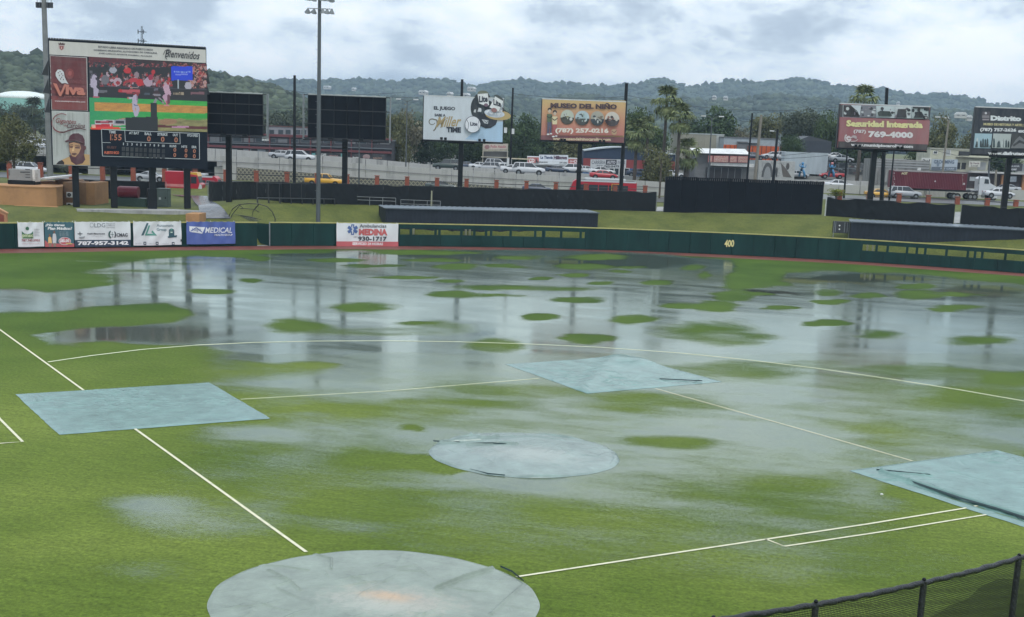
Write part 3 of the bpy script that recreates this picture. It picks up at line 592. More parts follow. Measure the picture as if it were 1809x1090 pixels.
# ================================================================== OUTFIELD WALL
PAD = M('green_wall_padding', (.005, .034, .030), .6, spec=.2, var=.3, scale=.8, wear=(.008, .045, .038), wscale=.5, streak=True, bump=.15, bscale=6)
CAPM = M('yellow_wall_cap', (.42, .40, .14), .6, var=.15)
WALLH = 2.5
wall = thing('outfield_wall', 'long dark green padded outfield wall with yellow top rail round the field', 'wall')
wall['kind'] = 'structure'; 
def wseg(mb, ta, tb, z0, z1, off=0.0, th=.18, m=0):
    n = max(1, int((tb-ta)/1.5))
    for i in range(n):
        a, da = wall_at(ta+(tb-ta)*i/n); c, dc = wall_at(ta+(tb-ta)*(i+1)/n)
        na = np.array([-da[1], da[0]]); nc_ = np.array([-dc[1], dc[0]])
        f = [a+na*off, c+nc_*off, c+nc_*(off+th), a+na*(off+th)]
        vs = [(p[0], p[1], z0) for p in f]+[(p[0], p[1], z1) for p in f]
        mb.add(vs, [(0, 3, 2, 1), (4, 5, 6, 7), (0, 1, 5, 4), (1, 2, 6, 5), (2, 3, 7, 6), (3, 0, 4, 7)], m)
    return mb
t = {p: wall_px(p) for p in (-60, 455, 476, 704, 1034, 1519, 1870)}
def panels(ta, tb, z0=0.02, z1=WALLH-.06, w=2.44):
    wseg(MB(), ta, tb, z0, z1-.02, off=.2, th=.03).build('backing', BLACK, wall)
    n = max(1, round((tb-ta)/w))
    for i in range(n):
        a, c = ta+(tb-ta)*i/n, ta+(tb-ta)*(i+1)/n
        wseg(MB(), a+.012, c-.012, z0, z1, off=random.uniform(-.008, .014)).build('wall_panel', PAD, wall, bevel=.02)
gate_a, gate_b = t[455], t[476]
panels(t[-60]-20, gate_a); panels(gate_b, t[704]); panels(t[1034], t[1519])
wseg(MB(), t[-60]-20, gate_a, WALLH-.06, WALLH+.05, off=-.03, th=.25).build('top_rail', CAPM, wall)
wseg(MB(), gate_b, WLEN[-1]-4, WALLH-.06, WALLH+.05, off=-.03, th=.25).build('top_rail', CAPM, wall)
def window_run(ta, tb, tz0, tz1, posts):
    panels(ta, tb, .02, 1.22)
    wseg(MB(), ta, tb, 1.98, WALLH-.06).build('upper_band', PAD, wall)
    for px in posts:
        q = wall_px(px); wseg(MB(), q-.13, q+.13, 1.22, 1.98, off=.02, th=.12).build('opening_post', PAD, wall)
    wseg(MB(), ta, tb, 1.22, 1.30, off=.03, th=.1).build('sill', PAD, wall)
window_run(t[704], t[1034], 0, 0, [705, 726, 769, 776, 815, 838, 857, 868, 902, 945, 958, 961, 990, 1024, 1033])
window_run(t[1519], WLEN[-1]-4, 0, 0, [1520, 1546, 1566, 1600, 1617, 1631, 1669, 1706, 1720, 1733, 1773, 1830])
# behind the openings, wooden bullpen bench posts
for px in (735, 826, 832, 1530, 1540):
    p, d = wall_at(wall_px(px)); n_ = np.array([-d[1], d[0]]); q = p+n_*1.1
    MB().box(q[0]-.1, q[0]+.1, q[1]-.1, q[1]+.1, .8, 2.2).build('bullpen_post', M('pale_timber', (.3, .3, .2)), wall)
# open gate gap and its curved leaf
gp_ = thing('wall_gate', 'open green gate leaf swung back at the gap in the outfield wall', 'gate', tuple(wall_at(gate_b)[0])+(0,), math.atan2(wall_at(gate_b)[1][1], wall_at(gate_b)[1][0]))
b = MB()
for i in range(8):
    x0, y0, x1, y1 = -2.3+.28*i, 1.9-.03*i*i, -2.3+.28*(i+1), 1.9-.03*(i+1)**2; h0, h1 = 2.35-.0*i, 2.35
    b.add([(x0, y0, .75-.09*i), (x1, y1, .75-.09*(i+1)), (x1, y1, h1), (x0, y0, h0)], [(0, 1, 2, 3)])
MB().box(-2.4, -.05, .2, 3.5, -.2, .04).build('threshold', CONC, gp_)
b.build('gate_leaf', PAD, gp_); MB().cyl((0, 0, 0), (0, 0, 2.55), .07).build('hinge_post', GALV, gp_)

# number on the wall: 400
def wallquad(x0, x1, yt0, yt1, yb0, yb1, off=.12):
    D0, D1 = dep(np.append(wall_at(wall_px(x0))[0], 0))-off, dep(np.append(wall_at(wall_px(x1))[0], 0))-off
    return Quad((x0, yt0), (x1, yt1), (x1, yb1), (x0, yb0), D0, D1)
q = wallquad(1278, 1299, 423, 424, 436, 437, .15)
r = thing('distance_number', 'yellow number 400 on the green centre field wall', 'number', q.loc, q.rz)
a = Art(q, y=-.02); a.text('400', 1280, 423.5, 1297, 436.5, S(226, 214, 120), bold=.035); a.build('lettering', PRINT, r)

# ---------------------------------------------------------------- banners
def banner(corn, label, draw, bg, mat=None, folds=10, seed=0, group='advertising banners hung on the outfield wall'):
    (x0, yt0), (x1, yt1), (x1b, yb1), (x0b, yb0) = corn; q = wallquad(x0, x1, yt0, yt1, yb0, yb1, .22)
    r = thing('banner', label, 'banner', q.loc, q.rz, group)
    rg = np.random.RandomState(seed); nx, nz = 90, 34; b = MB(); vs = []
    cr = rg.rand(6, 4)
    def wav(u, v):
        s_ = 0
        for c in cr: s_ += .022*math.sin((u*math.cos(c[0]*1.2)*folds+v*(c[1]-.5)*9+c[2]*6.3)*2)*(.4+c[3])
        return s_*min(1, (1-v)*2+.25)
    sag = lambda u, v: .05*math.sin(math.pi*u)*(v < .01)
    for j in range(nz+1):
        for i in range(nx+1):
            u, v = i/nx, j/nz; sc_ = .035*abs(math.sin(u*math.pi*7))*(1-v)**4+.02*math.sin(u*5)*(v)
            vs.append((u*q.W, -.10-wav(u, v), (1-v)*q.H-sc_))
    b.add(vs, [(j*(nx+1)+i, (j+1)*(nx+1)+i, (j+1)*(nx+1)+i+1, j*(nx+1)+i+1) for j in range(nz) for i in range(nx)], 0, bg)
    b.build('cloth', CLOTHPRINT, r, smooth=True)
    a = Art(q, y=0, step=.004); draw(a)
    # the print follows the cloth
    o = a.build('printed_face', CLOTHPRINT, r); bm = bmesh.new(); bm.from_mesh(o.data); bmesh.ops.triangulate(bm, faces=bm.faces)
    for _ in range(5):
        ed = [e_ for e_ in bm.edges if e_.calc_length() > .22]
        if not ed: break
        bmesh.ops.subdivide_edges(bm, edges=ed, cuts=1); bmesh.ops.triangulate(bm, faces=bm.faces)
    for v_ in bm.verts: x, y, z = v_.co; v_.co.y = y-.115-wav(x/q.W, min(max(1-z/q.H, 0), 1))
    bm.to_mesh(o.data); bm.free()
    for u in (0.02, .5, .98): MB().cyl((u*q.W, -.08, q.H+.0), (u*q.W, .12, q.H+.06), .02, n=5).build('tie', WHITE, r)
    return r
Wt, Tl, Nv, Rd, Gn = S(222, 226, 228), S(30, 98, 112), S(24, 52, 78), S(196, 40, 50), S(30, 110, 72)
def d1(a):
    a.poly([(38, 408), (38, 420), (58, 420), (58, 408), (54, 412), (48, 413.5), (42, 412)], Gn); a.ell(48, 403.5, 3.2, 3.2, Gn); a.rect(38, 413.5, 58, 421, S(70, 120, 60))
    a.text('pmsc', 38.5, 414, 57.5, 420.5, S(200, 214, 160), bold=.03)
    for i in range(5): a.text('salud familiar', 60, 404+i*2.8, 70-(i % 2)*2, 405.6+i*2.8, S(120, 124, 128))
    a.text('787.743.5901', 37, 422, 69, 426.5, S(160, 60, 66), bold=.03); a.text('www.salud.com', 38, 429, 68, 431, S(200, 150, 150))
banner([(31, 392.5), (77, 392), (78, 435.5), (33, 436)], 'white banner with green leaf emblem, leftmost on the wall', d1, Wt, seed=1)
def d2(a):
    a.rect(78.5, 430, 130, 436, Rd); a.poly([(78.5, 424), (84, 429), (84, 436), (78.5, 436)], Rd)
    a.text('¿No tienes', 80, 395, 114, 400.5, (.8, .82, .82), bold=.04, shear=.15); a.text('Plan Médico?', 84, 400.5, 127, 406, (.8, .82, .82), bold=.04, shear=.15)
    for i in range(4): a.text('visita nuestra oficina', 104, 408.5+i*2.3, 120, 410+i*2.3, S(190, 205, 210))
    # two standing people
    for cx, col, h in ((87, S(236, 176, 60), 419), (95, S(214, 216, 220), 413)):
        a.ell(cx, h-3.4, 1.7, 2.4, S(120, 78, 54)); a.poly([(cx-3.4, h+9), (cx-2.6, h), (cx, h-1.2), (cx+2.6, h), (cx+3.6, h+9), (cx+3, 436-6), (cx-3, 436-6)], col); a.rect(cx-2.4, 429, cx+2.4, 435.5, S(150, 120, 100))
    a.ell(113, 425.5, 11, 7, (.78, .76, .78)); a.ell(113, 425.5, 10.2, 6.2, Rd); a.text('$85.00', 104, 422, 121, 428.5, (.8, .8, .8), bold=.05); a.text('desde', 106, 419.8, 113, 421.6, (.8, .8, .8))
    a.rect(115, 429, 126, 431, S(214, 178, 60))
banner([(78.5, 392), (130, 391.5), (131, 435), (79, 435.5)], 'teal and red medical plan banner showing two people', d2, Tl, seed=2)
def d3(a):
    a.rect(131.5, 423.5, 230, 435.5, Nv); a.text('787-957-3142', 136, 425.6, 226, 432.8, (.84, .86, .86), bold=.05)
    a.text('LDG', 166, 394, 185, 401.5, S(120, 128, 138), bold=.01); a.ell(161.5, 397.5, 3.4, 4, S(160, 166, 172)); a.ell(161.5, 397.5, 2.6, 3.2, Wt)
    for i, s_ in enumerate(('Medical', 'Office', 'Services')): a.text(s_, 187, 393.5+i*3.3, 202, 396+i*3.3, S(130, 136, 142))
    a.rect(139.6, 409, 140.9, 416, S(50, 56, 66)); a.rect(136, 412, 144.4, 413.2, S(50, 56, 66)); a.ell(143, 416, 6, 5, S(150, 156, 160), a0=10, a1=150)
    a.text('Health Management', 153, 411, 184, 414.6, S(46, 52, 62), bold=.03); a.text('of Puerto Rico', 162, 416, 180, 417.5, S(150, 150, 155))
    a.ell(195.5, 414, 5.6, 7, S(30, 80, 78), a0=100, a1=260); a.ell(196.5, 414, 3.6, 5, Wt, a0=100, a1=260); a.ell(198, 414, 6, 7, S(60, 66, 74), a0=-60, a1=60); a.ell(197, 414, 4.6, 5.4, Wt, a0=-60, a1=60)
    a.rect(196.6, 409.5, 197.3, 418.5, S(40, 90, 90)); a.rect(193.5, 413.6, 200.5, 414.4, S(40, 90, 90)); a.text('CMAG', 204.5, 411.5, 224, 418, S(54, 60, 68), bold=.03)
banner([(131.5, 391.5), (230, 391), (231, 434.5), (132, 435)], 'white and navy banner with a large phone number strip', d3, Wt, seed=3)
def d4(a):
    g, tq = S(28, 84, 96), S(62, 152, 134)
    a.poly([(248.5, 416), (258.5, 394), (262, 394), (252.5, 416)], g); a.poly([(254.5, 416), (261.5, 398), (264.5, 398), (259, 413), (270, 413), (266.5, 410), (269, 407), (276, 416)], tq)
    a.text('Automatic', 276, 395.5, 306, 400.5, S(110, 130, 140), bold=.01); a.text('Group', 276, 402.5, 293, 409, S(70, 120, 134), bold=.02)
    a.rect(297, 408, 307, 418, g); a.ell(302, 407.5, 5, 4, g, a0=180, a1=360); a.ell(302, 405, 2, 2, tq); a.rect(300, 409, 304, 411, S(190, 220, 200)); a.poly([(295, 417), (312, 415), (311, 418.5), (295, 419.5)], g)
    for x in (254.5, 276, 304.5): a.rect(x-2.4, 427, x+2.4, 432.5, S(40, 62, 84)); a.ell(x, 429.8, 1.2, 1.4, Wt, n=8)
    for x in (240, 265, 288): a.text('seguridad', x-3, 428, x+8, 431.5, S(190, 196, 200))
    a.rect(317.5, 422, 319.5, 426, S(60, 66, 74))
banner([(235, 391), (320, 390.5), (320.5, 432), (236, 434)], 'white wrinkled banner with teal triangular letter emblem', d4, Wt, folds=14, seed=4)
def d5(a):
    a.poly([(334, 399.5), (355, 401), (361.5, 401), (356, 412.5), (336, 409.5), (334, 408)], (.74, .76, .8)); a.line([(336, 408), (346, 402), (356, 410)], 1.6, S(40, 80, 170)); a.text('Integra', 338, 402.5, 354, 409.5, S(40, 78, 160), shear=.2)
    a.text('MEDICAL', 361, 401.5, 409, 411.3, (.76, .78, .84), bold=.015, shear=.22); a.text('HEALTH GROUP', 378, 413, 410, 416.5, (.7, .72, .8), bold=.03)
banner([(329, 391.5), (415, 391), (416, 431), (330, 431)], 'blue wrinkled banner with white italic medical lettering', d5, S(28, 74, 168), folds=13, seed=5)
def d6(a):
    a.rect(594, 426.5, 703.5, 435.5, Rd); a.text('SERVICIO 24 HORAS', 622, 428, 676, 433, (.85, .8, .8), bold=.04)
    bl = S(24, 88, 160)
    for k in range(3):
        an = math.radians(60*k+90); c_, s_ = math.cos(an), math.sin(an)
        a.poly([(622+c_*9.4-s_*2.7, 405.5+s_*9.4+c_*2.7), (622-c_*9.4-s_*2.7, 405.5-s_*9.4+c_*2.7), (622-c_*9.4+s_*2.7, 405.5-s_*9.4-c_*2.7), (622+c_*9.4+s_*2.7, 405.5+s_*9.4-c_*2.7)], bl)
    a.rect(621.3, 398, 622.7, 413, Wt); a.line([(619.5, 402), (624, 404.5), (620, 407.5), (623.5, 410)], 1.2, Wt)
    a.text('Ambulancias', 634, 396, 681, 401.8, S(70, 76, 84), bold=.015); a.text('MEDINA', 633, 404, 683, 415.5, S(196, 44, 40), bold=.06)
    a.text('(787)', 624, 417.5, 631, 420.5, S(120, 90, 90)); a.text('930-1717', 632, 417.5, 682, 425.5, S(46, 50, 58), bold=.035)
banner([(594, 393.5), (703, 394.5), (703.5, 433.5), (594, 434)], 'white banner with blue six pointed ambulance star and red name', d6, Wt, folds=5, seed=6)

# ---------------------------------------------------------------- sheds (bullpen roofs) behind the wall
SHED = M('blue_grey_sheet', (.018, .024, .034), .55, var=.2, scale=.5, spec=.25); SHEDR = M('shed_roof', (.20, .24, .28), .35, var=.2)
def shed(name, label, x0, x1, yt0, yt1, yb0, yb1, D0, D1, depth):
    q = Quad((x0, yt0), (x1, yt1), (x1, yb1), (x0, yb0), D0, D1, base=1.2); r = thing(name, label, 'shed', q.loc, q.rz)
    n = int(q.W/.45)
    b = MB(); z1 = q.h0+q.H
    pts = []
    for i in range(n*2+1):
        x = q.W*i/(2*n); pts.append((x, (.035 if i % 2 else 0)))
    vs = [(x, y, 0) for x, y in pts]+[(x, y, z1) for x, y in pts]; k = len(pts)
    b.add(vs, [(i, i+1, k+i+1, k+i) for i in range(k-1)]); b.build('front_sheet', SHED, r)
    MB().box(0, .06, .05, depth, 0, z1).build('end_wall', SHED, r); MB().box(q.W-.06, q.W, .05, depth, 0, z1).build('end_wall', SHED, r)
    b = MB(); n2 = int(q.W/.6); vs = []
    for i in range(n2*2+1):
        x = -.15+(q.W+.3)*i/(2*n2); dz = .05 if i % 2 else 0; vs += [(x, -.18, z1+.03+dz), (x, depth, z1+.12+dz)]
    b.add(vs, [(2*i, 2*i+2, 2*i+3, 2*i+1) for i in range(n2*2)]); b.build('roof_sheet', SHEDR, r)
    for i in range(8): MB().box(q.W*i/7-.05, q.W*i/7+.05, depth-.1, depth, 0, z1+.08).build('post', DARK, r)
    MB().box(-.15, q.W+.15, -.2, -.14, z1-.06, z1+.06).build('fascia', M('fascia_steel', (.09, .11, .13), .4), r)
    return r
shed('bullpen_shed', 'long dark blue grey shed with ribbed front behind the centre left wall', 681, 1056, 368, 376, 400, 412, 149.5, 156.5, 4)
shed('bullpen_shed', 'long dark ribbed shed rising behind the right field wall openings', 1502, 1900, 391, 412, 425, 446, 153.5, 148.5, 4)
q = Quad((1472.5, 391), (1501.5, 391.5), (1500.5, 412), (1472, 412), 154); r = thing('control_box', 'small black equipment cabinet with two white dials on posts', 'cabinet', q.loc, q.rz)
MB().box(0, q.W, 0, .5, 0, q.H).build('cabinet', DARK, r, bevel=.02)
MB().box(.02, .09, -.03, .0, -1.2, q.H).box(q.W-.09, q.W-.02, -.03, 0, -1.2, q.H).build('frame', GALV, r)
for yy in (398.5, 405): x, z = q(1483, yy); MB().cyl((x, -.05, z), (x, .01, z), .09, n=10).build('dial', WHITE, r)
for xx in (1476, 1492, 1497): x, z = q(xx, 402); MB().box(x-.03, x+.03, -.02, 0, .1, q.H-.1).build('rib', GALV, r)

# ---------------------------------------------------------------- black windscreen fences on the berm
TARPB = M('black_windscreen', (.006, .008, .010), .5, var=.35, scale=.6, spec=.25)
def screen_fence(label, pts, H, n, seed, name='windscreen_fence', torn=.12):
    P = [T(x, y) for x, y in pts]; r = thing(name, label, 'fence', tuple(P[0]), 0); o = P[0]; rg = np.random.RandomState(seed)
    seg = [np.hypot(*(b_-a_)[:2]) for a_, b_ in zip(P[:-1], P[1:])]; tot = sum(seg); cum = np.concatenate([[0], np.cumsum(seg)])
    def at_(s_): 
        s_ = min(max(s_, 0), tot); i = min(int(np.searchsorted(cum, s_, side='right'))-1, len(seg)-1); f = (s_-cum[i])/seg[i]; p = P[i]*(1-f)+P[i+1]*f; d = (P[i+1]-P[i])/seg[i]; return p-o, d
    npost = max(2, int(tot/3)); bay = tot/npost
    for k in range(npost):
        b = MB(); nx, nz = 14, 10; vs = []
        c = rg.rand(5)
        for j in range(nz+1):
            for i in range(nx+1):
                u, v = i/nx, j/nz; p, d = at_((k+u)*bay); nn = (d[1], -d[0]); ang = (u-.5)*2
                sagt = torn*c[0]*math.sin(math.pi*u)**2*(v > .55)*((v-.55)/.45)
                w_ = .10*math.sin(math.pi*u)*(.5+c[1])+.018*math.sin((v*2.4+abs(ang)*(1.5+2*c[2]))*5+c[3]*6)*math.sin(math.pi*u)+.02*math.sin(u*23+v*11+c[4]*9)
                vs.append((p[0]+nn[0]*w_, p[1]+nn[1]*w_, p[2]+v*H-sagt))
        b.add(vs, [(j*(nx+1)+i, j*(nx+1)+i+1, (j+1)*(nx+1)+i+1, (j+1)*(nx+1)+i) for j in range(nz) for i in range(nx)]); b.build('screen_cloth', TARPB, r, smooth=True)
    b = MB()
    for k in range(npost+1):
        p, d = at_(k*bay); MB().cyl((p[0]-d[1]*-.15, p[1]+d[0]*.15, p[2]-.2), (p[0]-d[1]*-.15, p[1]+d[0]*.15, p[2]+H+.04), .04, n=6).build('post', GALV, r)
    b = MB().tube([tuple(np.array(at_(tot*i/20)[0])+np.array([0, 0, H])) for i in range(21)], .025, 5); b.build('top_rail', DARK, r)
    return r
screen_fence('long black windscreen fence below the elevated highway, from the access road to the batter screen', [(369, 355), (500, 358), (640, 362), (800, 365.5), (960, 369), (1100, 372), (1158, 373.5)], 2.35, 40, 3)
screen_fence('short sagging black windscreen fence beside the big screen, ending at a gap', [(1459, 382), (1560, 389), (1684, 396)], 2.3, 8, 4, torn=.25)
screen_fence('wrinkled black windscreen fence running off the right edge of the photo', [(1696, 398), (1760, 402), (1850, 408)], 2.35, 6, 5, torn=.3)
screen_fence('black windscreen fence behind the scoreboard legs', [(150, 350), (215, 352), (292, 354)], 2.2, 6, 6)
# batter's eye
q = Quad((1176, 313), (1455, 320), (1452, 382), (1174, 373), 163.5, 166, base=3.6)
r = thing('batters_eye', 'tall plain black screen with slatted top edge behind centre field', 'screen', q.loc, q.rz)
EYE = M('batters_eye_fabric', (.006, .008, .012), .8, var=.3, scale=.7, wear=(.009, .012, .016), wscale=1.5, spec=.12)
n = 10
for i in range(n): MB().box(q.W*i/n+.02, q.W*(i+1)/n-.02, random.uniform(0, .03), .1, .2, q.h0+q.H-.35).build('panel', EYE, r)
for i in range(76): x = q.W*(i+.5)/76; MB().box(x-.11, x+.11, -.02, .05, q.h0+q.H-.38, q.h0+q.H+random.uniform(0, .05)).build('slat', EYE, r)
for i in range(n+1): MB().box(q.W*i/n-.06, q.W*i/n+.06, .1, .25, -.3, q.h0+q.H).build('post', DARK, r)
MB().box(0, q.W, .1, .2, q.h0+q.H-.6, q.h0+q.H-.5).build('rail', DARK, r)

# ---------------------------------------------------------------- billboards
def post_I(b, x, y, z0, z1, w): b.box(x-w/2, x+w/2, y-w*.45, y+w*.45, z0, z1)
def billboard(name, label, corn, D, postx, posty, postw, side_col, draw=None, lamps=(), facecol=None, D1=None, group='billboards on black posts behind the outfield', topcol=(.6, .62, .62)):
    q = Quad(*corn, D, D1); g = V(postx, posty, D+.9); gz = tz(g[0], g[1]); q.base = gz; q.loc = (q.loc[0], q.loc[1], gz); q.h0 = q.zb-gz
    r = thing(name, label, 'billboard', q.loc, q.rz, group)
    z0, z1 = q.h0, q.h0+q.H
    MB().box(0, q.W, 0, .45, z0, z1).build('cabinet', DARK, r)
    MB().box(-.02, q.W+.02, -.05, .5, z1, z1+.12).build('top_flashing', M('flashing', (.6, .62, .62), .4), r)
    MB().box(-.1, 0, .0, .5, z0-.1, z1).build('side_frame', DARK, r); MB().box(q.W, q.W+.08, .0, .5, z0-.1, z1).build('side_frame', DARK, r)
    MB().box(-.1, q.W+.1, -.25, .6, z0-.2, z0).build('walkway', BLACK, r)
    x, _ = q(postx, q.q[2][1]); b = MB(); post_I(b, x, .9, -.8, z0+q.H*.5, postw); b.build('post', BLACK, r)
    MB().box(x-1.6, x+1.6, .55, 1.2, z0-.35, z0-.15).build('cross_beam', BLACK, r)
    for lx, ly in lamps:
        a_, z_ = q(lx, ly)
        lr = MB().box(a_-.16, a_+.16, -.85, -.6, z_-.12, z_+.18); lr.build('floodlight', BLACK, r)
        MB().cyl((a_, -.6, z_-.05), (a_, -.1, z0-.1), .03, n=5).build('lamp_arm', BLACK, r)
    if draw:
        a = Art(q, y=-.01); a.rect(q.q[0][0], q.q[0][1], q.q[0][0], q.q[0][1], facecol or Wt); a.b = MB(); a.n = 0
        a.b.add([(0, -.02, z0), (q.W, -.02, z0), (q.W, -.02, z1), (0, -.02, z1)], [(0, 1, 2, 3)], 0, facecol or Wt); a.y = -.022; draw(a); a.build('printed_face', PRINT, r)
    return r, q
def dm(a):
    K = S(22, 34, 54); gold = S(176, 150, 88); lb = S(160, 196, 224)
    # sky blue tint lower right
    a.poly([(822, 246), (838, 232), (850, 221), (884, 214), (888.5, 213), (888, 250.5)], lb); a.poly([(842, 249), (846, 240), (852, 234), (856, 240), (858, 249)], S(150, 186, 214))
    a.text('EL JUEGO', 766, 188.5, 804, 196.5, K, bold=.045, dy=.6); a.text('SABE A', 767.5, 201.5, 787, 206.5, K, bold=.04, dy=.4)
    # swash of the M and the script word
    pts = [(767, 220)]+[(763.5+5.5*math.cos(math.radians(t_)), 216+5*math.sin(math.radians(t_))) for t_ in range(20, 300, 20)]+[(772, 213), (772.5, 220), (769, 229), (766, 232)]
    a.line(pts, .9, S(110, 100, 70), 2.0); a.text('Miller', 770, 207.5, 815, 226, gold, bold=.02, shear=.42, dy=-3)
    a.line([(779, 226), (783, 215), (787, 211)], 1.6, S(130, 112, 70)); a.text('TIME', 789, 224.5, 814.5, 234, K, bold=.06, dy=.4)
    # helmet full of ice
    a.ell(848, 192, 16.5, 24, S(34, 46, 52), n=28, ang=-.12); a.poly([(834, 181), (840, 174.5), (852, 172), (868, 178), (872, 196), (846, 210), (836, 206), (832.5, 196)], S(30, 42, 50))
    a.poly([(848, 205), (872, 210), (878, 212), (876, 219), (867, 225), (858, 226), (849, 222)], S(24, 32, 46)); a.ell(861, 211, 17.5, 13, S(26, 36, 52), n=26)
    a.poly([(836.5, 197.5), (838, 193), (841, 192.5), (840, 198.5)], (.55, .58, .6)); a.poly([(843.5, 196.5), (845.5, 189.5), (851, 190.5), (850, 197)], (.62, .64, .66)); a.ell(846, 193, 10, 10.5, S(60, 70, 76), a0=-70, a1=60)
    a.poly([(851, 210), (863, 211.5), (862, 218), (856, 217)], (.5, .53, .56)); a.line([(855, 212), (860, 216), (862, 212)], .9, K)
    a.ell(880, 202, 22.5, 8.8, S(188, 156, 76), n=30, ang=.06); a.ell(873.5, 199, 18, 7.2, S(206, 214, 226), n=26, ang=.12); a.ell(876, 193, 14, 9, S(60, 40, 40), a0=-40, a1=25)
    rg = random.Random(4)
    for i in range(30):
        x, y = 861+rg.random()*26, 194+rg.random()*10
        s_ = 1.1+rg.random()*1.1; c_ = rg.choice([(.82, .85, .88), (.66, .71, .78), (.9, .92, .94), (.48, .55, .64)]); a.poly([(x-s_, y-s_*.6), (x+s_*.4, y-s_), (x+s_, y+s_*.5), (x-s_*.5, y+s_)], c_)
    def can(P_, tx):
        a.poly(P_, (.80, .81, .80)); a.line(P_+[P_[0]], .5, S(120, 124, 120)); a.text('Lite', *tx[:4], K, bold=.05, dy=tx[4])
    a.ell(853, 164, 9.6, 4.8, S(110, 116, 90)); can([(843, 165.5), (861.5, 163.5), (864, 184), (859.5, 187), (846, 182)], (846, 169, 861.5, 180.5, -1.2))
    a.ell(881, 171.5, 9, 3.6, S(70, 78, 76), ang=.5); can([(874.5, 168.5), (889.5, 177), (881, 196.5), (864.5, 188.5)], (871.5, 173.5, 885, 184, 4)); a.ell(873, 193.3, 5.2, 4, S(150, 92, 88), ang=.2); a.ell(858.5, 184.5, 3.6, 3, S(120, 90, 110))
    # baseball
    a.ell(835.5, 219.5, 14.2, 15, S(50, 62, 86), n=30); a.ell(835.5, 219.5, 13.3, 14.1, (.76, .78, .82), n=30); a.line([(824.5, 211), (828, 217), (827.5, 226), (825.5, 231)], .8, K); a.line([(846.5, 211), (844.5, 219), (845.5, 227)], .8, S(110, 110, 130)); a.text('Lite', 831, 215, 843.5, 221.8, S(60, 66, 84), bold=.05)
BBEER = billboard('beer_billboard', 'white beer advertising billboard with black helmet of ice and cans sticking over its edge', ((748.5, 171.5), (889.5, 173), (887.5, 250.5), (748, 247)), 164, 815, 335, .55, None, dm,
          lamps=((781, 245.5), (788, 245.8), (848, 247.5), (856, 247.8)), facecol=S(204, 213, 220))
# the helmet and cans stick out of the board: a cut-out backing with real thickness
bb_, bq_ = BBEER
MB().prism([bq_(*p_) for p_ in [(834, 173), (845, 163), (861, 162), (867, 172), (876, 169.5), (888, 178), (888, 190), (902, 200), (902, 205), (892, 211), (880, 211), (836, 200)]], -.012, .16).build('cut_out_panel', DARK, bb_)
def dmu(a):
    br = S(70, 40, 50)
    bands = [(177, 187, (208, 170, 84)), (187, 197, (210, 164, 82)), (197, 207, (208, 150, 80)), (207, 217, (204, 134, 84)), (217, 228, (196, 116, 80)), (228, 240, (184, 98, 76)), (240, 252, (130, 62, 66))]
    for k in range(30):
        y0, y1 = 177+62*k/30, 177+62*(k+1)/30+.3; f = k/29; a.rect(957.5-f*.6, y0, 1105-f*3, y1, S(208-18*f*f, 172-76*f, 86-8*f))
    a.poly([(956.5, 239), (1102, 242), (1101, 252), (956, 247)], S(128, 60, 66))
    a.text('MUSEO DEL NIÑO', 972, 180.5, 1090, 191.5, br, bold=.06, dy=1.2)
    for cx, cy, r_, c1, c2, c3 in ((1002, 207, 12, S(190, 196, 176), S(70, 66, 54), S(150, 140, 90)), (1028.5, 208.5, 12.6, S(176, 200, 206), S(52, 56, 50), S(150, 176, 170)), (1055, 209, 12, S(170, 166, 150), S(40, 56, 66), S(120, 104, 84)), (1081, 210, 12.8, S(210, 200, 186), S(56, 40, 46), S(150, 92, 70))):
        a.ell(cx, cy, r_, 13, c1, n=26); a.ell(cx, cy+1, r_*.98, 12, c2, a0=0, a1=180); rg = random.Random(int(cx))
        for i in range(14): t_ = rg.random()*6.3; k = rg.random()**.5*8; a.ell(cx+math.cos(t_)*k, cy+math.sin(t_)*k, 1+rg.random()*2.4, .8+rg.random()*2.2, rg.choice([c1, c2, c3, (.6, .6, .56), (.05, .06, .06)]), n=7)
    for cx, cy, sh, pn in ((970.5, 197, S(84, 108, 70), S(82, 82, 110)), (979.8, 201, S(222, 204, 150), S(168, 60, 60))):
        a.ell(cx, cy-2.5, 3.6, 3.6, S(46, 36, 34)); a.ell(cx, cy, 2.6, 3.2, S(200, 178, 150)); a.poly([(cx-4.5, cy+5), (cx+4.5, cy+5), (cx+4, cy+19), (cx-4, cy+19)], sh); a.line([(cx-4.6, cy+9), (cx, cy+12), (cx+5, cy+8)], 1.6, S(50, 50, 50)); a.poly([(cx-3.6, cy+19), (cx+4, cy+19), (cx+3.6, cy+38-cy*.0), (cx+1, cy+38), (cx+.4, cy+24), (cx-1, cy+39), (cx-3.8, cy+39)], pn); a.ell(cx-2, cy+40.5, 2.6, 1.4, (.7, .7, .7)); a.ell(cx+3, cy+39.5, 2.2, 1.2, (.7, .7, .7))
    a.text('(787) 257-0216', 981, 226, 1074.5, 236.5, S(226, 216, 200), bold=.05, dy=.5); a.poly([(1079.5, 230), (1084, 227), (1089, 230), (1088.5, 236), (1084, 239), (1080, 236)], S(190, 150, 100)); a.line([(1080, 231), (1084.5, 234), (1088.5, 230)], 1.2, S(120, 40, 40))
    a.text('www.museodelninocarolina.com', 977, 242.2, 1078, 247.8, S(222, 196, 150), bold=.03, dy=1.2)
billboard('museum_billboard', 'orange and yellow museum billboard with four round pictures and two children', ((957.5, 176), (1106, 180), (1101.5, 252), (956, 247)), 165, 1026, 335, .55, None, dmu,
          lamps=((992, 247.5), (997.5, 247.8), (1059.5, 249.5), (1066, 249.8)), facecol=S(206, 160, 84))
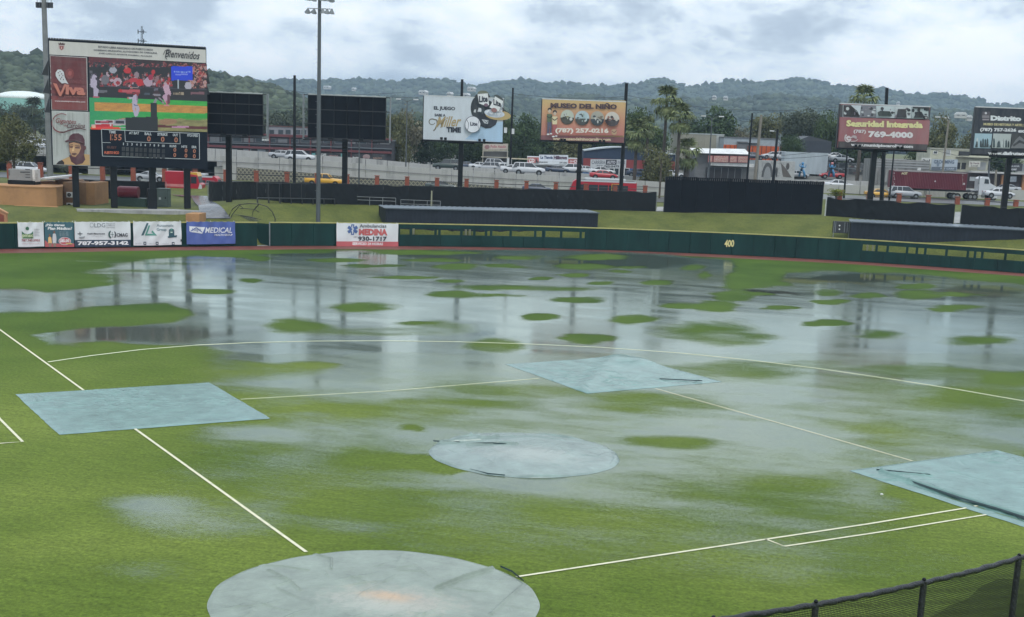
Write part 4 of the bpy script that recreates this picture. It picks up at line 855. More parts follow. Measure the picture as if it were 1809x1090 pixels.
def dse(a):
    a.rect(1483, 187, 1642, 209, (.05, .05, .055)); a.rect(1488, 187, 1639, 208.5, S(170, 184, 188))
    rg = random.Random(9)
    for x0, x1, base in ((1489, 1519, S(52, 44, 46)), (1519, 1547, S(120, 122, 130)), (1547, 1580, S(190, 204, 206)), (1580, 1609, S(196, 206, 206)), (1609, 1639, S(176, 190, 190))):
        a.rect(x0, 187.5, x1-.6, 208, base)
        for i in range(12): x, y = x0+2+rg.random()*(x1-x0-4), 190+rg.random()*16; a.ell(x, y, 1+rg.random()*2.6, 1+rg.random()*2.4, rg.choice([S(40, 44, 50), S(60, 60, 66), S(200, 206, 206), S(140, 130, 140), S(34, 40, 44)]), n=7)
    a.poly([(1501, 187.5), (1519, 187.5), (1517, 205), (1508, 196)], S(190, 200, 206)); a.line([(1500, 188), (1512, 198), (1516, 206)], 1.4, S(40, 40, 46))
    a.poly([(1548, 199), (1553, 196), (1570, 196.5), (1574, 205), (1550, 205)], S(46, 60, 56)); a.poly([(1584, 192), (1598, 192), (1600, 207), (1582, 207)], S(50, 50, 54)); a.ell(1621, 193, 2.6, 3, S(40, 40, 44)); a.poly([(1617, 196), (1626, 196), (1632, 206), (1612, 207)], S(30, 34, 40)); a.ell(1634, 206, 3.5, 3.5, S(60, 60, 60)); a.ell(1634, 206, 2, 2, S(150, 150, 150)); a.rect(1610, 187.5, 1639, 190.5, S(40, 44, 44))
    red = S(152, 76, 82)
    for k in range(8): a.poly([(1482.5+k*19.8, 208.6+k*.3), (1482.5+(k+1)*19.8-.25, 209+k*.3), (1480+(k+1)*19.8-.4, 252.5+k*.3), (1480.0+k*19.6, 252+k*.3)], S(150+(k % 3)*5, 74+(k*7 % 5)*2, 80+(k % 2)*5))
    a.poly([(1479.5, 251), (1637, 253.5), (1636, 264), (1479, 262)], S(64, 54, 56))
    a.text('Seguridad Integrada', 1493, 213.5, 1628, 228, S(222, 214, 132), bold=.06, dy=0); a.text('(787)', 1506, 230, 1528, 237.5, S(214, 206, 206), bold=.04); a.text('769-4000', 1532, 231.5, 1611, 243, S(220, 214, 214), bold=.06, dy=.4)
    a.ell(1496.5, 245, 6.5, 7.5, (.6, .52, .53), a0=20, a1=240); a.ell(1496, 245.5, 4, 5.2, S(140, 62, 68)); a.ell(1498, 247, 8, 4.5, (.6, .52, .53), a0=200, a1=330); a.ell(1507, 244, 5, 4, (.45, .36, .37), a0=-160, a1=40); a.line([(1502, 251), (1510, 250), (1514, 247)], 1.2, (.6, .5, .5)); a.text('c', 1493, 241, 1500, 250, (.62, .54, .55), bold=.06)
    a.text('www.municipiocarolina.com', 1501.5, 253.5, 1611, 260.5, S(214, 212, 214), bold=.05, dy=1.6)
billboard('security_billboard', 'dusty red security billboard with photo strip and yellow heading', ((1484, 185.5), (1643, 187.5), (1636, 265), (1479, 262)), 165, 1549, 380, .62, None, dse,
          lamps=((1510, 258.5), (1517, 258.7), (1584, 260.3), (1591, 260.6)), facecol=S(152, 76, 82))
def ddi(a):
    a.text('Distrito', 1749.5, 204.5, 1803.5, 213.5, (.72, .76, .78), bold=.07, dy=.6); a.text('Cultural', 1809, 204.5, 1862, 213.5, (.72, .76, .78), bold=.07)
    a.rect(1735, 198, 1748.5, 213, S(84, 76, 84)); a.ell(1741, 200.5, 2, 2, (.6, .6, .62)); a.rect(1734.5, 204.5, 1747, 209, (.22, .2, .22)); a.rect(1735, 211, 1746.5, 213, (.35, .3, .33))
    a.text('MUSEO DE HISTORIA Y ARTE |', 1737, 217.5, 1807, 223, S(196, 184, 120), bold=.06, dy=1.2); a.text('(787) 757-2626', 1731, 226, 1795, 233.6, (.74, .76, .78), bold=.05, dy=.6); a.text('ext. 3904', 1798, 227.5, 1836, 234.4, (.74, .76, .78), bold=.05)
    rg = random.Random(12)
    for x0, x1, c_ in ((1722, 1752.5, S(150, 186, 200)), (1754, 1786, S(176, 186, 184)), (1787, 1832, S(40, 42, 46))):
        a.poly([(x0, 236), (x1, 236.6), (x1-2.4, 262.5), (x0-2.4, 261.5)], c_)
        if c_[0] > .1:
            for i in range(16): x = x0+rg.random()*(x1-x0-3); y = 246+rg.random()*14; a.poly([(x-1.5, 260.5), (x-1.2, y), (x, y-3), (x+1.4, y), (x+1.6, 260.5)], rg.choice([S(50, 74, 78), S(36, 56, 60), S(196, 206, 204), S(60, 80, 84)]))
    a.poly([(1784, 262), (1793, 247), (1800, 240), (1810, 248), (1822, 262)], S(110, 112, 116)); a.poly([(1788, 256), (1800, 247), (1816, 254), (1818, 257), (1800, 252), (1790, 259)], S(46, 48, 52))
    a.text('www.disfrutacarolina.com', 1744, 267.3, 1858, 273.5, (.74, .76, .78), bold=.05, dy=1.6)
billboard('cultural_billboard', 'black cultural district billboard with white heading at the right edge', ((1724.5, 190.5), (1872, 194), (1866, 277), (1716, 272)), 163, 1789, 380, .62, None, ddi,
          lamps=((1751, 268.5), (1756, 268.8), (1830, 271), (1836, 271)), facecol=S(30, 38, 52))
# two boards seen from behind
def backboard(label, corn, D, postx, posty, cols, rows, top_torn):
    q = Quad(*corn, D); g = V(postx, posty, D+.5); gz = tz(g[0], g[1]); q.h0 = q.zb-gz; q.base = gz; q.loc = (q.loc[0], q.loc[1], gz)
    r = thing('blank_billboard', label, 'billboard', q.loc, q.rz, 'billboards on black posts behind the outfield'); z0, z1 = q.h0, q.h0+q.H
    for i in range(cols):
        for j in range(rows):
            MB().box(q.W*i/cols+.05, q.W*(i+1)/cols-.05, random.uniform(0, .04), .12, z0+q.H*j/rows+.05, z0+q.H*(j+1)/rows-.05).build('panel', EYE, r)
    for i in range(cols+1): MB().box(q.W*i/cols-.05, q.W*i/cols+.05, -.06, .2, z0-.1, z1+.05).build('upright', BLACK, r)
    for j in range(rows+1): MB().box(-.5, q.W+.6, -.10, -.05, z0+q.H*j/rows-.05, z0+q.H*j/rows+.05).build('rail', DARK, r)
    for x in (-.55, q.W+.55): MB().box(x-.05, x+.05, -.4, .5, z0-.3, z1+.1).build('side_frame', GALV, r)
    rg = random.Random(cols); vs = []; k = 30
    for i in range(k+1): vs += [(q.W*i/k, -.12, z1+.02), (q.W*i/k, -.12, z1+.10+rg.random()*.10)]
    MB().add(vs, [(2*i, 2*i+2, 2*i+3, 2*i+1) for i in range(k)]).build('torn_edge', M('torn_vinyl', (.4, .43, .43)), r)
    MB().box(-.5, q.W+.5, -.7, .3, z0-.3, z0-.2).build('walkway', BLACK, r)
    x, _ = q(postx, posty); MB().add([], []); b = MB(); post_I(b, x, .5, -.8, z0, .6); b.cyl((x, .5, z0-2.2), (x, .5, z0-1.2), .36, .1, n=4, rot=math.pi/4); b.build('post', BLACK, r)
    for u in (.3, .7): MB().box(q.W*u-.25, q.W*u+.25, -.95, -.6, z0-.15, z0+.12).build('floodlight', BLACK, r)
    return r
backboard('black blank billboard half hidden behind the right edge of the scoreboard', ((367, 163), (464, 167), (464, 240), (367, 236)), 152, 402, 354, 4, 4, 1)
backboard('black blank billboard with panel grid standing behind the tall light pole', ((544, 168), (680, 172), (682, 248), (545, 243)), 158, 612, 358, 6, 3, 1)

# ---------------------------------------------------------------- scoreboard
q = Quad((83, 69), (362, 85), (369, 298), (95, 293), 141.5, 147.5); g = V(230, 368, 144); gz = tz(g[0], g[1]); q.h0 = q.zb-gz; q.base = gz; q.loc = (q.loc[0], q.loc[1], gz)
sb = thing('scoreboard', 'large baseball scoreboard with lit video screen, red side panel and line score', 'scoreboard', q.loc, q.rz)
z0, z1 = q.h0, q.h0+q.H; SBC = M('scoreboard_navy', (.006, .011, .020), .6, spec=.2, var=.2, scale=.4)
MB().box(0, q.W, .0, 1.4, z0, z1).build('cabinet', SBC, sb)
b = MB()
for i in range(60): x = q.W*i/60; b.box(x+.03, x+.2, -.1, 1.4, z1, z1+.14)
b.build('roof_ribs', DARK, sb)
# angled side wings
def sbx(px, py): return q(px, py)
for pts in ([(363, 112), (371, 147), (366, 146)], [(366, 150), (371, 165), (367, 165)]):
    p = [sbx(*k) for k in pts]; MB().prism(p[::-1], .3, 1.2).build('side_wing', DARK, sb)
for pts in ([(84, 105), (73, 131), (85, 133)], [(85, 137), (76, 163), (87, 165)], [(87, 170), (80, 198), (89, 199)]):
    p = [sbx(*k) for k in pts]; MB().prism(p, .3, 1.2).build('side_wing', DARK, sb)
for px in (134.5, 201, 270, 333):
    x, _ = q(px, 300); MB().box(x-.33, x+.33, .4, 1.05, -.6, z0+.05).build('leg', BLACK, sb)
x, _ = q(272, 345); MB().box(x-.55, x+.4, .35, 1.1, 0, 2.2).build('leg_box', BLACK, sb)
a = Art(q, y=-.0, step=.008)
a.poly([(84.5, 72), (361, 87.5), (362, 110.5), (85.5, 96)], S(208, 204, 196))
red = S(110, 24, 32)
a.poly([(100.5, 78), (111, 78.6), (110.5, 86), (106, 89.5), (101, 85.5)], (.55, .4, .38)); a.poly([(102.5, 81), (109.5, 81.3), (109, 86), (106, 88.5), (103, 85.5)], S(150, 36, 44)); a.poly([(100, 75), (102, 77), (104, 74.6), (106, 77), (108, 75), (110, 77.4), (112, 75.6), (111, 79.4), (101, 79)], S(84, 40, 40)); a.rect(105.3, 82.5, 106.7, 86.5, S(220, 190, 170))
for i, (s_, x0, x1) in enumerate((('ESTADO LIBRE ASOCIADO DE PUERTO RICO', 169, 265), ('GOBIERNO MUNICIPAL AUTÓNOMO DE CAROLINA', 161, 273), ('JOSÉ CARLOS APONTE DALMAU, ALCALDE', 170, 264))):
    a.text(s_, x0, 80.4+i*5.6+(x0-165)*.04, x1, 83.8+i*5.6+(x0-165)*.04, S(70, 70, 84), bold=.03, dy=5.4)
a.text('Bienvenidos', 287, 87, 350, 100, S(34, 32, 44), bold=.01, shear=.35, dy=4.5); a.line([(284, 96), (287, 89), (294, 86), (297, 91), (288, 96)], .9, S(34, 32, 44)); a.line([(290, 87), (287.5, 101), (291, 104)], 1.1, S(34, 32, 44))
# red side panel
a.poly([(86, 97.5), (150, 101), (153.5, 195.5), (91, 194)], (.55, .52, .5)); a.poly([(87, 98.5), (148.6, 102), (152.4, 194.4), (92, 193)], red)
for k in range(8): a.poly([(87+k*.35, 98.5+k*10), (148.8+k*.3, 102+k*10), (149+k*.3, 108+k*10), (87.3+k*.35, 104.5+k*10)], S(100+k*4, 22+k, 30+k*.5))
a.poly([(91, 172), (151.6, 174), (152.4, 194.4), (92, 193)], S(136, 36, 32)); a.ell(120.5, 130, 7.5, 9.5, S(134, 34, 34)); a.ell(121, 129, 3, 4, S(166, 50, 44))
a.poly([(96.5, 128), (100, 122.5), (106, 122.5), (110.5, 127), (112, 135), (114.5, 141), (119, 148), (113, 146), (107.5, 147), (101.5, 141), (97, 134)], (.66, .66, .68))
for x, y in ((101, 128), (104, 126), (107, 130), (103, 133), (107, 136), (110, 140), (105, 139), (109, 133)): a.ell(x, y, .8, 1.3, S(80, 20, 30), n=6)
for i in range(26): rg = random.Random(i); a.ell(92+rg.random()*56, 104+rg.random()*50, .35, .35, S(190, 110, 110), n=5)
orr = S(200, 92, 56)
a.poly([(92, 146), (98.5, 147.5), (105.5, 163), (112, 147.5), (115.5, 148.5), (106.5, 169.5), (103.5, 169)], orr); a.text('iva', 113.5, 148.5, 147.5, 166.5, orr, bold=.05, dy=1.5)
a.text('LIVE IN MUNICIPIO', 112, 168.4, 149, 171, S(180, 90, 70), dy=1); a.text('www.municipiocarolina.com', 95.5, 176.5, 148, 179.6, (.62, .5, .5), bold=.05, dy=1.6)
# pale side panel with the portrait
a.poly([(91, 195), (154.5, 197), (158, 292), (95.5, 291)], (.50, .52, .49))
for k in range(20):
    rg = random.Random(k+40); x = 94+rg.random()*58; a.poly([(x, 198), (x+1.2+rg.random(), 198), (x+3+rg.random()*2, 240+rg.random()*45), (x+2.4, 240+rg.random()*45)], rg.choice([(.44, .46, .43), (.56, .575, .55)]))
dr = S(134, 34, 40)
pts = [(108+16*math.cos(math.radians(t_)), 217+16.5*math.sin(math.radians(t_))) for t_ in range(-60, -272, -12)]; a.line(pts[::1], 1.2, dr, 2.6); a.line(pts[-1:]+[(112, 233.5), (128, 227.5), (140, 226), (150, 229)], 3.0, S(90, 28, 34), 1.2)
a.text('Gigantes', 98, 208, 133, 219, dr, bold=.01, shear=.3, dy=2.5); a.text('de', 112, 219.5, 119, 223, dr, shear=.3); a.text('Carolina', 117, 217.5, 148, 226, S(90, 26, 34), bold=.01, shear=.3, dy=-.5)
mar = S(84, 24, 42); skn = S(196, 138, 76); shd = S(110, 58, 44)
a.poly([(100, 291), (104, 286), (114, 281), (122, 277), (146, 272), (157, 273), (158, 292)], S(196, 146, 62)); a.poly([(100, 291.5), (104, 286), (110, 283), (114, 287), (114, 291.5)], S(40, 30, 34)); a.poly([(122, 275), (146, 268), (150, 282), (145, 289), (134, 291.5), (126, 286)], mar)
a.poly([(121, 250), (146, 252), (149, 262), (147, 273), (139, 281), (129, 279), (123, 270), (121, 258)], S(96, 32, 44)); a.poly([(121.5, 254), (129, 251), (140, 254), (142, 262), (139, 270), (133, 277.5), (127, 276), (123, 268)], skn)
a.poly([(122, 258.5), (128, 257.5), (129, 261.5), (123, 261)], shd); a.poly([(132, 259), (140, 258), (140, 262.5), (132, 262)], shd); a.poly([(128.5, 259), (130.5, 259), (130.5, 267), (127, 267.5), (126.5, 265.5)], S(226, 176, 104)); a.poly([(126.5, 270.5), (133, 270), (136, 272), (131.5, 274.5), (127, 273.5)], shd); a.line([(126.5, 272), (135, 271.8)], .5, S(60, 20, 26)); a.line([(121.5, 256.5), (128, 255.2)], .9, S(60, 24, 30)); a.line([(131.5, 256.5), (140, 256)], .9, S(60, 24, 30))
a.ell(148.6, 261, 2, 4, S(104, 40, 44)); a.poly([(120, 248), (122, 240), (128, 235.5), (137, 235), (144.5, 239), (148, 247), (148.5, 256), (145, 254), (134, 248.5), (122, 249.5)], mar); a.poly([(113.8, 249), (119, 246.5), (130, 245.5), (144, 250), (146, 254), (134, 249.5), (122, 249.5), (116, 252)], S(66, 18, 34)); a.line([(114.5, 249.3), (122, 247.2), (131, 246.8), (145, 251.5)], .6, S(150, 90, 90))
a.line([(92, 195.5), (95.8, 291.5), (158.3, 293), (155, 197)], .8, (.5, .5, .48))
# lower line-score board
def Z(x, y): return 150+x/8.04, 215+y/8.035
wl = S(178, 186, 190)
def zline(p, w=.9): a.line([Z(*k) for k in p], w, wl)
zline([(212, 102), (1610, 155), (1622, 522), (235, 485), (212, 102)], 1.1); zline([(538, 115), (550, 275), (1335, 302), (1325, 148)]); zline([(222, 290), (345, 292)], .8)
def ztext(s_, x0, y0, x1, y1, c, bold=.04, dy=0): A, B2 = Z(x0, y0), Z(x1, y1); a.text(s_, A[0], A[1], B2[0], B2[1], c, bold=bold, dy=dy/8)
for s_, x0, y0, x1, y1 in (('TIME', 316, 118, 412, 158), ('AT BAT', 598, 132, 742, 170), ('BALL', 820, 140, 920, 180), ('STRIKE', 1003, 148, 1148, 188), ('OUT', 1222, 156, 1300, 194), ('PITCH SPEED', 1435, 162, 1592, 200), ('RUNS', 1182, 316, 1278, 352), ('HITS', 1352, 324, 1436, 358), ('ERR', 1502, 328, 1574, 362)): ztext(s_, x0, y0, x1, y1, wl, dy=3)
for i, x in enumerate((523, 580, 643, 712, 770, 832, 903, 960, 1020, 1090)): ztext(str(i+1), x-(10 if i else 6)-(9 if i == 9 else 0), 290+i*2.6, x+(10 if i else 6)+(9 if i == 9 else 0), 326+i*2.6, wl)
for x in (523, 580, 643, 712, 770, 832, 903, 960, 1020, 1090):
    for y in (350, 425): a.poly([Z(x-22, y+(x-523)*.05), Z(x+22, y+(x-523)*.05), Z(x+22, y+60+(x-523)*.05), Z(x-22, y+60+(x-523)*.05)], (.016, .02, .026))
ztext('GUEST', 288, 338, 425, 372, S(90, 40, 30), dy=8); a.build('printed_face', PRINT, sb)
d = Art(q, y=-.62, step=.004); d.n = 0; d.y = -.75
am = (.55, .22, .12)
def digit(s_, x0, y0, x1, y1, c=am):
    A, B2 = Z(x0, y0), Z(x1, y1); d = Art(q, y=0); d.text(s_, A[0], A[1], B2[0], B2[1], c, bold=.02)
    for k, (x, y, z) in enumerate(d.b.v): d.b.v[k] = (x, -1.05, z)
    d.build('led_digit', LED, sb)
for s_, x0, x1 in (('1', 335, 348), (':', 360, 368), ('5', 388, 432), ('5', 446, 494)): digit(s_, x0, 172, x1, 258)
for x, y in ((880, 195), (1078, 200), (1270, 208)): digit('0', x-25, y, x+25, y+76)
for x, y in ((1256, 360), (1418, 368), (1540, 376)): digit('0', x-20, y, x+20, y+56); digit('0', x-20, y+72, x+20, y+130)
digit('PUERTO RICO', 260, 415, 462, 455, (.9, .22, .10))
# LED screen picture
def led_image():
    W_, H_ = 168, 100; yy, xx = np.mgrid[0:H_, 0:W_]; u = (xx+.5)/W_; v = (yy+.5)/H_; x = 35+1525*u; y = 72+.05*x+v*(905)
    im = np.zeros((H_, W_, 3)); im[:] = S(24, 26, 34); rg = np.random.RandomState(5)
    def R(x0, y0, x1, y1, c, al=1): mk = (x >= x0) & (x < x1) & (y >= y0) & (y < y1); im[mk] = im[mk]*(1-al)+np.array(c)*al
    def El(cx, cy, rx, ry, c, al=1, an=0):
        dx_, dy_ = x-cx, y-cy; a_ = dx_*math.cos(an)+dy_*math.sin(an); b_ = -dx_*math.sin(an)+dy_*math.cos(an); mk = (a_/rx)**2+(b_/ry)**2 < 1; im[mk] = im[mk]*(1-al)+np.array(c)*al
    def Ln(pts, w, c):
        for (ax, ay), (bx, by) in zip(pts[:-1], pts[1:]):
            dx_, dy_ = bx-ax, by-ay; t_ = np.clip(((x-ax)*dx_+(y-ay)*dy_)/(dx_*dx_+dy_*dy_), 0, 1); mk = np.hypot(x-ax-t_*dx_, y-ay-t_*dy_) < w/2; im[mk] = c
    R(0, 0, 560, 150, S(96, 34, 46)); R(560, 110, 1620, 190, S(50, 28, 36)); El(200, 230, 240, 90, S(20, 24, 34)); El(700, 240, 160, 110, S(22, 26, 36)); El(960, 260, 150, 100, S(24, 26, 38))
    for i in range(230):
        cx, cy = rg.uniform(30, 1560), rg.uniform(90, 190) if i < 60 else rg.uniform(150, 200); El(cx, cy, rg.uniform(5, 16), rg.uniform(5, 12), [S(150, 50, 60), S(120, 40, 50), S(170, 110, 110), S(60, 60, 70)][rg.randint(4)])
    for i in range(230):
        cx = rg.uniform(150, 1090); cy = rg.uniform(260, 420)+.02*cx
        if cy < 330 and rg.rand() < .6: continue
        El(cx, cy+18, rg.uniform(10, 22), rg.uniform(12, 24), [S(190, 40, 50), S(170, 48, 60), S(196, 176, 190), S(90, 44, 60), S(60, 56, 70), S(150, 120, 130)][rg.randint(6)]); El(cx, cy-6, 7, 9, S(150, 100, 90))
    for i in range(110):
        cx = rg.uniform(1300, 1560); cy = rg.uniform(180, 470); El(cx, cy+16, rg.uniform(12, 26), rg.uniform(12, 26), [S(170, 60, 66), S(190, 110, 110), S(60, 50, 60), S(196, 160, 160), S(110, 50, 56)][rg.randint(5)]); El(cx, cy-8, 8, 10, S(190, 140, 120))
    El(340, 240, 48, 40, S(176, 182, 196)); El(340, 195, 14, 20, S(140, 110, 100)); El(525, 245, 50, 36, S(206, 40, 50)); El(510, 200, 18, 22, S(190, 110, 100)); El(395, 385, 54, 50, S(196, 176, 190)); El(400, 400, 26, 24, S(170, 40, 56)); El(640, 300, 30, 40, S(160, 140, 150)); El(600, 365, 60, 30, S(196, 60, 76)); El(680, 395, 44, 48, S(206, 36, 50)); El(790, 390, 56, 60, S(190, 170, 190)); El(240, 360, 50, 60, S(120, 120, 130)); El(855, 260, 26, 30, S(196, 44, 56)); El(820, 330, 30, 40, S(170, 40, 80)); El(1310, 440, 46, 50, S(190, 190, 206))
    mk = (y > 440+.03*x) & (y < 600+.03*x); im[mk] = S(26, 26, 36)
    Ln([(30, 438), (1560, 490)], 8, S(70, 74, 90)); R(150, 490, 262, 522, S(110, 112, 122)); El(432, 500, 30, 22, S(200, 36, 50)); R(452, 484, 680, 522, S(200, 90, 100)); R(505, 524, 680, 540, S(150, 60, 66)); R(735, 530, 810, 556, S(70, 84, 100)); R(1105, 525, 1258, 556, S(180, 166, 140)); R(1340, 520, 1525, 552, S(130, 90, 100)); R(550, 456, 660, 468, S(180, 150, 150))
    for k in range(460, 680, 18): R(k, 486, k+5, 520, S(60, 30, 40))
    for k in range(1110, 1256, 16): R(k, 526, k+5, 556, S(30, 26, 34))
    gm = (y > 575+.045*x); n_ = fbm(x/60, y/22, 4, 3)[..., None]; gcol = np.array(S(20, 150, 66))*(1-n_)*1.3+np.array(S(70, 190, 70))*n_*1.1; lf = np.clip(1-u*1.6, 0, 1)[..., None]; gcol = gcol*(1-lf*.5)+np.array(S(30, 150, 130))*lf*.5; im[gm] = gcol[gm]
    n2 = fbm(x/80, y/16, 3, 8)[..., None]; dm_ = (np.abs(y-(688+.045*(x)))/(56) < 1-.15*u) & (x > 100+abs(1)*0) & (y > 600+.045*x); dc = np.array(S(206, 156, 70))*(n2+.5)*.95+np.array(S(196, 120, 90))*(1-n2)*.25; im[dm_] = dc[dm_]
    yb = (y > 868) & (x > 910); im[yb] = (np.array(S(150, 150, 96))*(n2+.5))[yb]; El(1040, 905, 120, 40, S(180, 120, 100), .6); Ln([(380, 870), (480, 850)], 16, S(190, 140, 130)); El(1420, 860, 200, 34, S(20, 170, 60), .7)
    R(100, 865, 340, 925, S(206, 206, 214)); R(110, 876, 330, 905, S(110, 24, 44)); R(345, 865, 490, 925, S(160, 166, 180)); R(358, 880, 470, 915, S(30, 34, 54)); R(50, 915, 490, 940, S(196, 190, 196)); R(100, 918, 330, 950, S(206, 30, 46)); Ln([(60, 962), (260, 968), (410, 975)], 34, S(246, 74, 40)); Ln([(410, 968), (490, 972)], 12, S(206, 206, 214)); R(170, 880, 270, 900, S(200, 100, 120)); R(285, 915, 305, 950, S(230, 220, 226)); R(60, 930, 110, 965, S(246, 200, 170)); R(110, 950, 330, 975, S(240, 60, 60))
    Ln([(912, 962), (1570, 1000)], 34, S(96, 20, 30)); Ln([(1098, 975), (1308, 982)], 20, S(206, 150, 190))
    Bl = S(16, 66, 236); mk = (x > 1092) & (x < 1368) & (y > 186) & (y < 368-(x-1092)*.0); im[mk] = Bl; R(1120, 250, 1350, 268, S(150, 180, 250)); R(1145, 282, 1310, 300, S(130, 150, 250))
    for k in range(1120, 1350, 22): R(k, 236, k+7, 270, Bl)
    Ln([(1178, 368), (1178, 470)], 18, S(180, 196, 206))
    W2 = S(196, 190, 214); dk = S(60, 50, 70)
    # runner at left, pitcher, catcher and batter
    El(110, 300, 22, 24, S(70, 60, 80)); El(60, 262, 20, 18, S(100, 100, 110)); Ln([(95, 340), (90, 420)], 84, W2); Ln([(80, 430), (135, 495), (120, 560)], 40, W2); Ln([(110, 430), (110, 500), (105, 565)], 40, W2); Ln([(90, 575), (150, 578)], 18, S(190, 80, 110)); Ln([(125, 340), (160, 395)], 22, dk); Ln([(60, 340), (75, 290)], 20, S(100, 96, 110))
    El(630, 550, 32, 22, S(150, 34, 50)); Ln([(620, 585), (610, 650)], 70, W2); Ln([(600, 590), (532, 590)], 26, W2); Ln([(612, 660), (650, 730), (630, 810)], 44, W2); Ln([(600, 660), (600, 740), (620, 815)], 34, W2); Ln([(606, 680), (650, 690)], 10, S(70, 90, 150)); Ln([(640, 560), (648, 640)], 14, S(150, 130, 150)); El(526, 590, 14, 12, S(190, 120, 100))
    El(890, 492, 28, 26, S(110, 110, 130)); El(895, 545, 44, 46, S(60, 30, 40)); Ln([(860, 550), (935, 560)], 26, S(150, 150, 160)); Ln([(890, 610), (870, 650)], 30, S(150, 150, 160)); Ln([(930, 600), (980, 660)], 26, S(160, 150, 160)); Ln([(900, 600), (960, 640)], 20, dk)
    El(1010, 412, 20, 20, S(200, 180, 190)); Ln([(1020, 460), (1045, 540)], 78, S(214, 178, 200)); Ln([(975, 500), (965, 470)], 22, dk); Ln([(1040, 560), (1000, 580), (1030, 640)], 54, S(206, 170, 196)); Ln([(1025, 640), (1030, 690)], 28, S(200, 110, 130)); Ln([(1050, 570), (1050, 660)], 34, S(110, 60, 80)); Ln([(1000, 692), (1056, 696)], 18, S(220, 150, 150))
    im *= (.92+.16*rg.rand(H_, W_, 1)); dead = ((x > 486) & (x < 908) & (y > 838)) | ((x > 820) & (x < 895) & (y > 660)); im[dead] = S(16, 26, 34)
    return im
im = led_image(); ar = Art(q, y=-.01); 
tlc, trc, brc, blc = (152.5, 99.5), (363.5, 112), (367, 231.5), (157.5, 228)
H_, W_ = im.shape[:2]; P = []
for j in range(H_+1):
    for i in range(W_+1):
        u, v = i/W_, j/H_; px = (tlc[0]*(1-u)+trc[0]*u)*(1-v)+(blc[0]*(1-u)+brc[0]*u)*v; py = (tlc[1]*(1-u)+trc[1]*u)*(1-v)+(blc[1]*(1-u)+brc[1]*u)*v; a_, z_ = q(px, py); P.append((a_, -.06, z_))
ar.b.v = P
for j in range(H_):
    for i in range(W_): o = j*(W_+1)+i; ar.b.f.append((o, o+W_+1, o+W_+2, o+1)); ar.b.m.append(0); ar.b.c.append(tuple(im[j, i]))
ar.build('video_screen', LED, sb)
# concrete pad under the legs and its tan retaining wall

# ================================================================== TARPS ON THE FIELD
def tarp_mat(name, col, stain=None, strength=.5):
    m = bpy.data.materials.new(name); m.use_nodes = True; t = m.node_tree; b = t.nodes['Principled BSDF']; b.inputs['Roughness'].default_value = .22; b.inputs['Specular IOR Level'].default_value = .6
    co = N(t, 'ShaderNodeTexCoord'); n_ = N(t, 'ShaderNodeTexNoise', i_Scale=.8, i_Detail=9.0, i_Roughness=.65); L(t, co.outputs['Object'], n_.inputs['Vector'])
    r = N(t, 'ShaderNodeValToRGB'); L(t, n_.outputs[0], r.inputs[0]); r.color_ramp.elements[0].position = .3; r.color_ramp.elements[1].position = .72
    r.color_ramp.elements[0].color = tuple(c*.68 for c in col)+(1,); r.color_ramp.elements[1].color = tuple(c*1.2 for c in col)+(1,); o = r.outputs[0]
    if stain:
        for (sx, sy, rad, sc_) in stain:
            mp = N(t, 'ShaderNodeMapping', vector_type='POINT'); mp.inputs['Location'].default_value = (-sx/rad, -sy/(rad*.55), 0); mp.inputs['Scale'].default_value = (1/rad, 1/(rad*.55), 0); L(t, co.outputs['Object'], mp.inputs[0])
            ln = N(t, 'ShaderNodeVectorMath', operation='LENGTH'); L(t, mp.outputs[0], ln.inputs[0]); n2_ = N(t, 'ShaderNodeTexNoise', i_Scale=2.2, i_Detail=8.0, i_Roughness=.75); L(t, co.outputs['Object'], n2_.inputs['Vector'])
            ad_ = N(t, 'ShaderNodeMath', operation='MULTIPLY_ADD'); L(t, n2_.outputs[0], ad_.inputs[0]); ad_.inputs[1].default_value = -1.6; L(t, ln.outputs['Value'], ad_.inputs[2])
            mr = N(t, 'ShaderNodeMapRange', interpolation_type='SMOOTHSTEP'); mr.inputs[1].default_value = .2; mr.inputs[2].default_value = -.75; mr.inputs[3].default_value = 0; mr.inputs[4].default_value = strength; L(t, ad_.outputs[0], mr.inputs[0])
            mx = N(t, 'ShaderNodeMixRGB'); L(t, mr.outputs[0], mx.inputs[0]); L(t, o, mx.inputs[1]); mx.inputs[2].default_value = tuple(sc_)+(1,); o = mx.outputs[0]
    L(t, o, b.inputs['Base Color']); nd = N(t, 'ShaderNodeTexNoise', i_Scale=1.3, i_Detail=4.0); L(t, co.outputs['Object'], nd.inputs['Vector']); vm_ = N(t, 'ShaderNodeVectorMath', operation='MULTIPLY_ADD'); L(t, nd.outputs['Color'], vm_.inputs[0]); vm_.inputs[1].default_value = (.9, .9, 0); L(t, co.outputs['Object'], vm_.inputs[2]); n3 = N(t, 'ShaderNodeTexVoronoi', feature='DISTANCE_TO_EDGE', i_Scale=1.9); L(t, vm_.outputs[0], n3.inputs['Vector'])
    n3p = N(t, 'ShaderNodeMapRange'); n3p.inputs[2].default_value = .09; L(t, n3.outputs[0], n3p.inputs[0])
    bp = N(t, 'ShaderNodeBump', i_Strength=.4, i_Distance=.03); nf_ = N(t, 'ShaderNodeTexNoise', i_Scale=3.2, i_Detail=9.0, i_Roughness=.72, i_Distortion=1.6); L(t, co.outputs['Object'], nf_.inputs['Vector']); ma_ = N(t, 'ShaderNodeMath', operation='MULTIPLY_ADD'); L(t, n3p.outputs[0], ma_.inputs[0]); ma_.inputs[1].default_value = .22; L(t, nf_.outputs[0], ma_.inputs[2]); L(t, ma_.outputs[0], bp.inputs['Height']); L(t, bp.outputs[0], b.inputs['Normal']); return m
